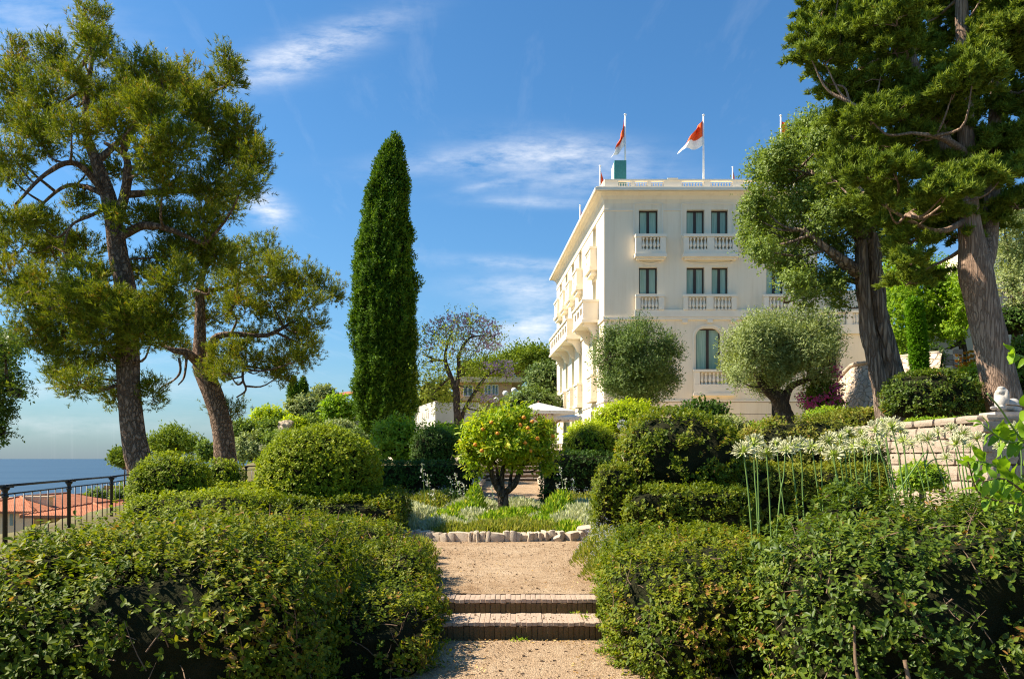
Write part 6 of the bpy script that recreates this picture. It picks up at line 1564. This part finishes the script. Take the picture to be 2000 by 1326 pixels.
# ------------------------------------------------------------------ parasols
def parasol(label, px, py, d, half, rot):
    p = q(px, py, d); g = H(p[0], d)
    o = T('parasol', label, 'parasol', (p[0], d, g), 'white terrace parasols')
    ca, sa = math.cos(rot), math.sin(rot)
    cor = [(p[0] + half * (ca * a_ - sa * b_), d + half * (sa * a_ + ca * b_), p[2] - half * .34) for a_, b_ in ((-1, -1), (1, -1), (1, 1), (-1, 1))]
    cor2 = [(x_, y_, z_ - .16) for x_, y_, z_ in cor]
    ap = (p[0], d, p[2])
    MB().add([ap] + cor + cor2, [(0, 1 + k, 1 + (k + 1) % 4) for k in range(4)] + [(1 + k, 5 + k, 5 + (k + 1) % 4, 1 + (k + 1) % 4) for k in range(4)]).build('canopy', M_canvas, o)
    MB().tube([(p[0], d, g), (p[0], d, p[2] + .1)], [.05, .04], 8).build('pole', M_wood, o)
    mid = [tuple((np.array(cor[k]) + np.array(cor[(k + 1) % 4])) / 2) for k in range(4)]
    for c_ in cor + mid:
        e0 = np.array(ap) - [0, 0, .12]; e1 = np.array(c_) - [0, 0, .05]
        rb = MB().tube([e0, (e0 + e1) / 2, e1], [.022, .018], 5).build('rib', M_wood, o)
        s0 = np.array([p[0], d, p[2] - .95]); s1 = e0 * .5 + e1 * .5
        MB().tube([s0, (s0 + s1) / 2, s1], [.02, .018], 5).build('strut', M_wood, rb)
parasol('white square parasol seen above the orange tree', 1052, 786, 38, 1.35, .35)
parasol('lower white parasol against the villa side wall', 1078, 800, 41, 1.3, .2)
# terrace fence behind right straight hedge
o = T('terrace_railing', 'small grey railing at the terrace edge right of the orange tree', 'railing', tuple(q(1092, 885, 33)))
for k in range(12): MB().tube([q(1076 + k * 3.2, 902, 33), q(1076 + k * 3.2, 868, 33)], [.02, .02], 5).build('baluster', M_slab, o)
for y in (867.5, 883): MB().tube([q(1075, y, 33), q(1095, y, 33), q(1113, y, 33)], [.025, .025], 5).build('rail', M_slab, o)

# ------------------------------------------------------------------ right side: ramp wall, stone wall, statue, flowers
d = 30.5
def ramp_top(px): return np.interp(px, [1560, 1590, 1612, 1640, 1665, 1700, 1760, 1830], [850, 822, 780, 742, 714, 708, 698, 690])
rw = T('ramp_wall', 'curved ramp wall faced with irregular flat stones behind the old trunk', 'wall', tuple(q(1700, 800, d)))
n = 40; pxs = np.linspace(1560, 1840, n); V = []
for k, x_ in enumerate(pxs):
    dd = np.interp(x_, [1560, 1612, 1665, 1700, 1760, 1840], [36.5, 34.5, 31.5, 30.0, 28.6, 27.6])
    t_ = q(x_, ramp_top(x_), dd); 
    V += [(t_[0] - .8, dd - .4, 1.8), (t_[0], dd, t_[2]), (t_[0] + .1, dd + .35, t_[2] + .02), (t_[0] + .1, dd + .4, 1.8)]
Fc = [(k * 4 + j, (k + 1) * 4 + j, (k + 1) * 4 + j + 1, k * 4 + j + 1) for k in range(n - 1) for j in range(3)]
MB().add(V, Fc, 0, True).build('stone_facing', M_crazy, rw)
MB().tube(crom([(V[k * 4 + 1][0], V[k * 4 + 1][1] + .15, V[k * 4 + 1][2] + .03) for k in range(0, n, 3)], 30), [.09, .09], 6).build('coping', M_stone2, rw)
bou = bush('bougainvillea', 'bougainvillea with magenta blossom climbing the stone ramp wall', 'shrub', 1606, 772, 30, 40, 30.5, L_mid, .11, 1500, 4, .5, 2.2, .22, loose=.2)
lv = Leaves()
for (x_, y_, r_, n) in [(1640, 722, 9, 60), (1646, 735, 8, 60), (1640, 760, 9, 60), (1645, 775, 8, 50), (1632, 790, 8, 50), (1622, 775, 8, 40), (1592, 785, 9, 60), (1606, 780, 8, 50), (1585, 795, 8, 40), (1570, 778, 10, 60), (1615, 800, 8, 30), (1598, 800, 8, 30)]:
    P = q(x_ - 8, y_, 29.6) + rng.normal(0, 1, (n, 3)) * r_ * 28.5 / F * .6; lv.diamond(P, rv(n), .09, .8)
tag(lv.build('blossom', L_bou, bou), kind='stuff')

def stone_wall(label, A, B, zb, zt0, zt1, th=.4, course=.27):
    """wall of squared limestone blocks, each its own piece"""
    A = np.array(A, float); B = np.array(B, float); ln = np.linalg.norm(B - A); u = (B - A) / ln; nrm = np.array([u[1], -u[0]])
    rot = math.atan2(u[1], u[0])
    o = T('stone_wall', label, 'wall', (A[0], A[1], zb))
    V = [(*(A + nrm * -.05), zb), (*(B + nrm * -.05), zb), (*(B + nrm * -.05), zt1 - .06), (*(A + nrm * -.05), zt0 - .06), (*(A - nrm * th), zb), (*(B - nrm * th), zb), (*(B - nrm * th), zt1 - .06), (*(A - nrm * th), zt0 - .06)]
    MB().add(V, [(0, 1, 2, 3), (5, 4, 7, 6), (3, 2, 6, 7), (1, 5, 6, 2), (4, 0, 3, 7)]).build('mortar_core', M_mortar, o)
    bl = []
    for k in range(8):
        U, Fq = cubesphere(3); Vb = U * (np.abs(U) ** 9).sum(1)[:, None] ** (-1 / 9) * .5
        Vb += .035 * np.stack([nz(Vb, 5, 300 + k * 3 + i) for i in range(3)], 1)
        me = mesh_np('wall_stone', Vb, [Fq]); me.materials.append(M_stone2); bl.append(me)
    z = zb
    while z < max(zt0, zt1) - .12:
        h_ = course * rng.uniform(.8, 1.2); s = -rng.uniform(0, .3)
        while s < ln:
            w_ = rng.choice([.16, .3, .42, .6, .75]) * rng.uniform(.85, 1.15); sm = s + w_ / 2; s += w_
            if sm < 0 or sm > ln: continue
            zt = zt0 + (zt1 - zt0) * sm / ln - .08
            hh_ = min(h_, zt - z)
            if hh_ < .08: continue
            p = A + u * sm
            link('stone', bl[rng.integers(8)], None, o, (p[0] + nrm[0] * -.02, p[1] + nrm[1] * -.02, z + hh_ / 2), (0, 0, rot), (w_ * .985, .20 + rng.normal(0, .03), hh_ * .97))
        z += h_
    n = int(ln / .6)
    for k in range(n):
        p = A + u * (k + .5) * ln / n; zt = zt0 + (zt1 - zt0) * (k + .5) / n
        link('coping_stone', bl[k % 8], None, o, (p[0] - nrm[0] * .12, p[1] - nrm[1] * .12, zt - .03), (0, -math.atan2(zt1 - zt0, ln), rot), (ln / n * .97, .42, .13))
    return o
pA, pB = q(1560, 0, 20), q(1920, 0, 13.2)
stone_wall('pale limestone block wall behind the white flowers at right', pA[:2], pB[:2], .45, q(0, 846, 20)[2], q(0, 816, 13.2)[2] + .02)
pC = q(2120, 0, 13.4)
stone_wall('stone pier and return wall under the statue at the right edge', pB[:2], pC[:2], .4, 2.32, 2.32)
# statue
sp = q(1955, 818, 13.6); sp[2] = 2.34
stt = T('sphinx_statue', 'small white stone sphinx statue on the wall at right', 'statue', tuple(sp))
MB().box(sp[0] - .24, sp[0] + .75, sp[1] - .22, sp[1] + .24, sp[2] - .03, sp[2] + .07).build('plinth', M_statue, stt)
bm = bmesh.new()
def ell(c, r, rot=None):
    m = Matrix.Translation(c) @ (rot or Matrix.Identity(4)) @ Matrix.Diagonal((*r, 1)); bmesh.ops.create_icosphere(bm, subdivisions=3, radius=1, matrix=m)
ell((.02, 0, .20), (.12, .11, .16)); ell((.0, 0, .39), (.066, .062, .085)); ell((.035, 0, .40), (.085, .09, .075)); ell((.03, .085, .29), (.05, .04, .14)); ell((.03, -.085, .29), (.05, .04, .14)); ell((.06, 0, .34), (.05, .10, .14))
ell((.25, 0, .17), (.28, .11, .11)); ell((.48, 0, .17), (.13, .12, .13)); ell((-.13, .06, .10), (.14, .035, .035)); ell((-.13, -.06, .10), (.14, .035, .035)); ell((-.062, 0, .385), (.022, .014, .02)); ell((.42, .09, .11), (.16, .05, .07)); ell((.42, -.09, .11), (.16, .05, .07)); ell((.0, 0, .46), (.06, .06, .03))
me = bpy.data.meshes.new('figure'); bm.to_mesh(me); bm.free()
fo = link('figure', me, M_statue, stt, (sp[0], sp[1], sp[2] + .045), (0, 0, math.radians(35)))
rm_ = fo.modifiers.new('remesh', 'REMESH'); rm_.mode = 'VOXEL'; rm_.voxel_size = .014; rm_.use_smooth_shade = True
# small retaining pier and pale garden wall behind
gw = T('garden_wall', 'pale rendered garden wall behind the slim green conifer', 'wall', tuple(q(1870, 700, 33)))
MB().box(q(1745, 0, 33)[0], q(2060, 0, 33)[0], 33, 33.4, 1.5, q(0, 640, 33)[2]).build('wall', M_conc, gw)
pr = T('stone_pier', 'grey stone block pier between the conifer and the orange flowers', 'pillar', tuple(q(1853, 745, 29)))
z = 1.9; k = 0
while z < q(0, 690, 29)[2]:
    for j in range(2):
        MB().box(q(1836, 0, 29)[0] + j * .38 + .006, q(1836, 0, 29)[0] + j * .38 + .372, 28.8 + rng.normal(0, .01), 29.5, z, z + .19).build('stone', M_slab if (k + j) % 3 else M_stone, pr)
    z += .2; k += 1
MB().box(q(1790, 0, 29)[0], q(1836, 0, 29)[0] - .01, 29.1, 29.5, 1.5, q(0, 692, 29)[2]).build('wall_stub', M_stone2, pr)
bush('trailing_plant', 'dark trailing plant hanging over the grey stone pier', 'plant', 1826, 705, 16, 26, 28.4, L_topd, .09, 500, 4, .4, 2.2, .2)
# orange flower spikes
for i, (x_, y_) in enumerate([(1852, 728), (1862, 732), (1872, 736), (1872, 695), (1880, 700), (1885, 715), (1888, 690), (1896, 688), (1898, 708), (1902, 694), (1908, 706), (1910, 692), (1916, 700)]):
    t_ = q(x_, y_, 23.0 + rng.normal(0, .2)); zg = H(t_[0], t_[1])
    o = T('orange_flower_spike', (ORD[i - 3] + ' tall orange flower spike from the left, beside the pale trunk') if y_ < 725 else (ORD[i] + ' low orange flower stem in front of the grey stone pier'), 'flower', (t_[0], t_[1], zg), 'orange flower spikes')
    MB().tube(crom([(t_[0] + .05, t_[1], zg), (t_[0], t_[1], (zg + t_[2]) / 2), tuple(t_)], 5), [.012, .008], 5).build('stem', M_stem, o)
    for k in range(3):
        n = 44; c_ = t_ - [0, 0, .16 * k]; a_ = rng.uniform(0, 6.28, n)
        P = c_ + np.stack([np.cos(a_) * .025, np.sin(a_) * .025, rng.normal(0, .014, n)], 1); lv = Leaves()
        lv.diamond(P, np.stack([np.cos(a_), np.sin(a_), .25 + .3 * rng.random(n)], 1), .085, .45); tag(lv.build('whorl', L_redf, o), kind='stuff')
    lv = Leaves(); n = 26; hgt = rng.random(n)
    lv.diamond(np.stack([np.full(n, t_[0]), np.full(n, t_[1]), zg + (t_[2] - zg - .35) * hgt], 1), rv(n) + [0, 0, .3], .13, .3); tag(lv.build('leaves', L_green, o), kind='stuff')
bush('shrub', 'yellow-green shrub at the foot of the orange flowers', 'shrub', 1905, 742, 32, 24, 22.6, L_lime, .09, 900, 4, .35, 2.2, .2)
# green trees behind
MPc = [(1745, 590, 34, 26), (1760, 560, 34, 24), (1790, 545, 34, 24), (1830, 560, 36, 26), (1860, 580, 34, 28), (1840, 610, 40, 26), (1800, 600, 38, 28), (1870, 625, 30, 22), (1830, 640, 34, 20), (1760, 620, 30, 24), (1750, 650, 24, 24), (1865, 650, 26, 16), (1755, 690, 24, 20), (1800, 660, 24, 16), (1885, 600, 26, 26), (1740, 540, 26, 24), (1880, 560, 26, 24), (1820, 530, 40, 20), (1760, 510, 36, 20)]
broad_tree('leafy_tree', 'fresh green leafy tree behind the slim conifer', 31, [(1884, 730), (1882, 690), (1876, 650)], [18, 14, 12], [([(1878, 660), (1850, 630), (1820, 600)], [0, 0, 0], .09, .03), ([(1877, 655), (1850, 640), (1780, 600)], [0, .2, .2], .09, .03), ([(1877, 650), (1870, 600), (1840, 560)], [0, 0, 0], .09, .03)],
           MPc, L_maple, M_bark_olive, .13, 50, 4, wr=.6, sub_r=.15, base_z=4.0, up=.0, spread=1.0)
bc = [(1960, 440, 34, 34), (1990, 480, 34, 34), (1970, 500, 30, 28), (1995, 540, 26, 34), (1975, 550, 24, 24), (1985, 420, 30, 34), (1990, 585, 20, 20), (1950, 480, 22, 26), (2030, 500, 40, 50), (2040, 430, 40, 40)]
broad_tree('leafy_tree', 'grey-green tree behind the pale cypress trunk at the right edge', 30, [(1983, 690), (1982, 620), (1985, 540)], [12, 11, 9], [([(1983, 600), (1975, 540), (1965, 460)], [0, 0, 0], .08, .03)], bc, L_silverd, M_bark_olive, .12, 46, 4, wr=.4, sub_r=.2, base_z=4.0, up=.2)
bush('shrub', 'dark shrub below the pale fence at the right edge', 'shrub', 1990, 630, 52, 24, 29, L_topd, .12, 900, 4, .5, 2.2, .2)
bush('shrub', 'green shrub right of the pale cypress trunk', 'shrub', 2010, 720, 44, 60, 22, L_mid, .1, 1600, 4, .45, 2.2, .2)
bd = T('apartment_building', 'pale building glimpsed behind the trees at the right edge', 'building', tuple(q(1990, 620, 40)))
bx0, bx1 = q(1925, 0, 40)[0], q(2090, 0, 40)[0]
MB().box(bx0, bx1, 40, 46, 5, q(0, 470, 40)[2]).build('wall', M_stucco, bd)
MB().box(bx0 - .1, bx1, 39.8, 40, q(0, 566, 40)[2], q(0, 558, 40)[2]).build('ledge', M_trim, bd)
for x_ in (1962, 1994): pane_window(bd, q(x_, 0, 40)[0], q(x_ + 12, 0, 40)[0], q(0, 545, 40)[2], q(0, 505, 40)[2], 40)
fn = T('slat_fence', 'pale upright slat fence on the terrace at the right edge', 'fence', tuple(q(1975, 610, 36)))
for k in range(18): MB().box(q(1944 + k * 4.2, 0, 36)[0], q(1944 + k * 4.2, 0, 36)[0] + .045, 36, 36.05, q(0, 622, 36)[2], q(0, 570, 36)[2]).build('slat', M_wood if k > 5 else M_stone2, fn)
MB().box(q(1940, 0, 36)[0], q(2060, 0, 36)[0], 36.1, 36.6, 2.0, q(0, 622, 36)[2]).build('retaining_wall', M_stone2, fn)
for y_ in (574, 616): MB().box(q(1942, 0, 36)[0], q(2020, 0, 36)[0], 36.052, 36.09, q(0, y_ + 1.5, 36)[2], q(0, y_, 36)[2]).build('rail', M_stone2, fn)

# ------------------------------------------------------------------ white agapanthus
def umbel_mesh(seed, n=104, R=.105):
    rs = np.random.default_rng(seed); mb = MB()
    for k in range(n):
        u = rs.normal(size=3); u[2] = u[2] * .8 + .35; u /= np.linalg.norm(u)
        if u[2] < -.55: continue
        r0 = R * rs.uniform(.5, .78); r1 = R * rs.uniform(.88, 1.2)
        s_ = np.cross(u, [0.3, .2, 1]); s_ /= np.linalg.norm(s_); t_ = np.cross(u, s_); wp = .003
        mb.add([s_ * wp, -s_ * wp, u * r0 - s_ * wp, u * r0 + s_ * wp], [(0, 1, 2, 3)], 1)
        bud = rs.random() < .45; w1 = .003 if bud else rs.uniform(.005, .0095)
        A = u * r0; V = []
        for j in range(4):
            a_ = j * math.pi / 2 + .4; V.append(A + (s_ * math.cos(a_) + t_ * math.sin(a_)) * .003)
        for j in range(4):
            a_ = j * math.pi / 2 + .4; V.append(u * (r0 + (r1 - r0) * .7) + (s_ * math.cos(a_) + t_ * math.sin(a_)) * w1)
        V.append(u * r1)
        mb.add(V, [(j, (j + 1) % 4, 4 + (j + 1) % 4, 4 + j) for j in range(4)] + [(4 + j, 4 + (j + 1) % 4, 8) for j in range(4)], 0)
    me = mb.mesh('flower_head'); me.materials.append(M_petal); me.materials.append(M_pedicel); return me
umb = [umbel_mesh(900 + k) for k in range(5)]
#           head px, py, size px, stem-foot px, py, distance, how to tell it
AG = [(1452, 882, 62, 1465, 1003, 6.3, 'leftmost of the white flower heads, wide open'), (1472, 868, 56, 1479, 1002, 6.7, 'white flower head just above and right of the leftmost one'), (1497, 886, 56, 1504, 1000, 6.6, 'white flower head, third from the left'), (1478, 885, 44, 1482, 1000, 7.0, 'smaller white flower head half hidden between the leftmost three'),
      (1545, 872, 56, 1556, 980, 7.0, 'white flower head in the second cluster from the left, with drooping petals'), (1534, 880, 48, 1522, 985, 6.8, 'white flower head at the left of the second cluster'), (1562, 870, 44, 1568, 975, 7.4, 'white flower head at the right of the second cluster'), (1585, 872, 44, 1597, 955, 7.6, 'lone white flower head between the second and third clusters'),
      (1628, 888, 50, 1636, 956, 7.2, 'lowest white flower head of the third cluster'), (1618, 862, 44, 1640, 950, 7.9, 'upper white flower head of the third cluster'), (1640, 856, 42, 1648, 950, 8.2, 'white flower head right of the third cluster top'),
      (1668, 872, 48, 1674, 945, 7.4, 'white flower head left of the tall upper group'), (1690, 868, 50, 1694, 945, 7.2, 'white flower head in the middle, below the tallest'), (1702, 880, 40, 1700, 942, 7.8, 'small white flower head below the tall upper group'), (1710, 842, 52, 1735, 940, 7.0, 'tall white flower head left of the tallest'), (1742, 836, 56, 1762, 940, 6.6, 'tallest white flower head, in front of the stone wall corner'), (1730, 850, 48, 1745, 940, 7.4, 'white flower head tucked under the tallest one'), (1765, 862, 40, 1770, 940, 8.0, 'white flower head just right of the tallest'),
      (1782, 868, 36, 1800, 938, 8.2, 'budding pale flower head before the left part of the stone wall'), (1812, 858, 40, 1845, 950, 8.0, 'pale flower head before the middle of the stone wall'), (1798, 858, 34, 1812, 940, 8.6, 'small pale flower head behind the budding one'), (1848, 895, 34, 1795, 940, 7.6, 'drooping flower head on a bent stalk'), (1868, 868, 52, 1885, 950, 6.8, 'largest flower head before the stone wall'), (1880, 848, 44, 1892, 950, 7.4, 'upper flower head behind the largest one by the wall'), (1858, 838, 36, 1878, 945, 8.2, 'faint flower head highest before the stone wall'), (1908, 858, 40, 1944, 958, 7.6, 'flower head left of the wall corner'), (1955, 870, 40, 1965, 950, 7.2, 'flower head among the large leaves at right'), (1990, 838, 46, 1996, 950, 7.0, 'white flower head at the right edge'),
      (1516, 866, 34, 1530, 985, 8.4, 'small back-row flower head between the first two clusters'), (1604, 880, 34, 1606, 958, 8.4, 'small back-row flower head left of the third cluster'), (1656, 846, 40, 1664, 946, 8.6, 'back-row flower head left of the tall upper group'), (1682, 846, 38, 1690, 944, 8.8, 'back-row flower head above the middle one'), (1724, 826, 38, 1740, 940, 8.6, 'back-row flower head peeping over the tallest'), (1758, 842, 38, 1775, 940, 8.8, 'back-row flower head to the right of the tallest'), (1832, 846, 32, 1858, 945, 9.0, 'small back-row flower head before the middle of the wall'), (1894, 872, 34, 1900, 952, 8.6, 'low flower head between the largest wall one and the corner'), (1716, 866, 38, 1718, 942, 8.4, 'low flower head under the tall upper group'), (1650, 878, 36, 1655, 950, 8.2, 'low flower head right of the third cluster')]
for i, (x_, y_, sz, fx, fy, d, lab) in enumerate(AG):
    c_ = q(x_, y_, d); f_ = q(fx, fy, d); 
    dirv = (f_ - c_) / np.linalg.norm(f_ - c_); foot = f_ + dirv * max(0, (f_[2] - .27)); foot[2] = H(foot[0], foot[1])
    o = T('agapanthus', lab + ' among the agapanthus', 'flower', tuple(foot), 'white agapanthus stems')
    if 'bent' in lab: pts = [foot, f_ + (c_ - f_) * .15 + [-.02, 0, .2], q(1805, 912, d), q(1822, 898, d), c_]
    else: pts = [foot, f_, (f_ + c_) / 2 + [rng.normal(0, .008), 0, 0], c_]
    MB().tube(crom(pts, 16), [.0075, .0052], 7).build('stem', M_stem, o)
    s_ = sz / F * d / .262 * rng.uniform(.88, 1.1)
    link('flower_head', umb[i % 5], None, o, c_, (rng.normal(0, .25), rng.normal(0, .25), rng.uniform(0, 6)), (s_, s_, s_))
c_ = q(514, 876, 15.0)
o = T('agapanthus', 'single pale flower head left of the large left box ball', 'flower', (c_[0], 15.0, .6), 'white agapanthus stems')
MB().tube([(c_[0] + .02, 15, .6), (c_[0] + .01, 15, 1.2), tuple(c_)], [.012, .009], 6).build('stem', M_stem, o); link('flower_head', umb[1], None, o, c_, None, (.85, .85, .85))

# ------------------------------------------------------------------ large-leaved branch at the right edge
def big_leaf_mesh(seed):
    rs = np.random.default_rng(seed); n = 7; V = []; Fc = []
    for k in range(n + 1):
        t_ = k / n; w_ = .24 * math.sin(math.pi * min(1, t_ ** .8 * .98 + .02)) ** .9 * (1 - .25 * t_); z_ = -.18 * t_ * t_ * rs.uniform(.5, 1.5) + .05 * math.sin(t_ * 6)
        V += [(t_, -w_, z_ + w_ * .35), (t_, 0, z_), (t_, w_, z_ + w_ * .35)]
    for k in range(n): Fc += [(k * 3, k * 3 + 3, k * 3 + 4, k * 3 + 1), (k * 3 + 1, k * 3 + 4, k * 3 + 5, k * 3 + 2)]
    me = bpy.data.meshes.new('leaf'); me.from_pydata(V, [], Fc); me.polygons.foreach_set('use_smooth', np.ones(len(Fc), bool))
    at = me.attributes.new('rnd', 'FLOAT', 'FACE'); at.data.foreach_set('value', np.full(len(Fc), rs.random(), np.float32))
    me.materials.append(L_bigleaf); return me
BLM = [big_leaf_mesh(k) for k in range(6)]
pl = T('large_leaved_shrub', 'large-leaved bright green branches reaching in at the right edge', 'shrub', (3.9, 4.9, 0.0))
d = 4.6
stems = [[(2075, 960), (2030, 900), (1985, 845), (1955, 800), (1928, 768)], [(2075, 960), (2040, 860), (2005, 800), (1965, 790)], [(2080, 960), (2060, 760), (2020, 710), (1980, 690)], [(2050, 990), (2000, 960), (1960, 935), (1920, 940)], [(2060, 980), (1985, 930), (1930, 905), (1905, 900)], [(2080, 1000), (1990, 985), (1915, 965), (1890, 900)], [(2070, 950), (2020, 870), (1965, 862), (1920, 830)]]
for k, st_ in enumerate(stems):
    P = crom(px_path(st_, d + .12 * (k % 3), [.35, .2, .08, 0, -.05][:len(st_)]), 16)
    P = np.vstack([crom([[3.9 + .03 * k, 4.95, .02], (np.array([3.9, 4.95, .02]) + P[0]) / 2 + [.05, .05, 0], P[0]], 6)[:-1], P])
    MB().tube(P, [.010, .004], 6).build('branch', M_twig if k % 2 else M_stem, pl)
for k, st_ in enumerate(stems):
    P = crom(px_path(st_, d + .12 * (k % 3), [.35, .2, .08, 0, -.05][:len(st_)]), 15)
    for j in range(4, 15):
        tdir = P[j] - P[j - 1]; tdir /= np.linalg.norm(tdir)
        for sd in ((1, -1) if j < 14 else (0, 1, -1)):
            if sd and rng.random() < .32: continue
            ppx, ppy = 1000 + P[j][0] / P[j][1] * F, 895 - (P[j][2] - EYE) / P[j][1] * F
            if 1915 < ppx < 1995 and 745 < ppy < 830: continue
            per = np.cross(tdir, [0, -1, 0]) * sd + np.array([0, rng.normal(-.1, .4), rng.normal(.1, .25)])
            dv = Vector(tdir * .7 + per * .9).normalized()
            L_ = rng.uniform(.075, .155) * (.8 if j > 12 else 1)
            link('leaf', BLM[(j + k) % 6], None, pl, P[j], (Matrix.Rotation(rng.normal(0, .5), 4, dv) @ dv.to_track_quat('X', 'Z').to_matrix().to_4x4()).to_euler(), (L_, L_, L_))
# leafy tree reaching in at the left edge
le = [(10, 690, 20, 30), (-20, 680, 40, 40), (5, 730, 24, 26), (25, 760, 18, 16), (-25, 750, 40, 40), (0, 790, 24, 24), (40, 762, 8, 8), (-15, 820, 30, 30), (5, 850, 14, 12), (-60, 700, 50, 50), (-70, 800, 50, 60), (12, 660, 12, 14)]
broad_tree('leafy_tree', 'dark small-leaved tree reaching in at the left edge', 9.6, [(-190, 1130), (-180, 1000), (-150, 880), (-120, 800)], [40, 34, 26, 20], [([(-130, 830), (-80, 790), (-20, 760), (20, 765)], [0, 0, 0, 0], .05, .008), ([(-125, 810), (-80, 740), (-30, 700), (8, 680)], [0, 0, 0, 0], .05, .008), ([(-130, 850), (-70, 850), (-10, 830)], [0, 0, 0], .04, .008)], le, L_boxd, M_bark_olive, .045, 46, 4, wr=.5, sub_r=.06, base_z=-.3, up=.2, jitter=.25)
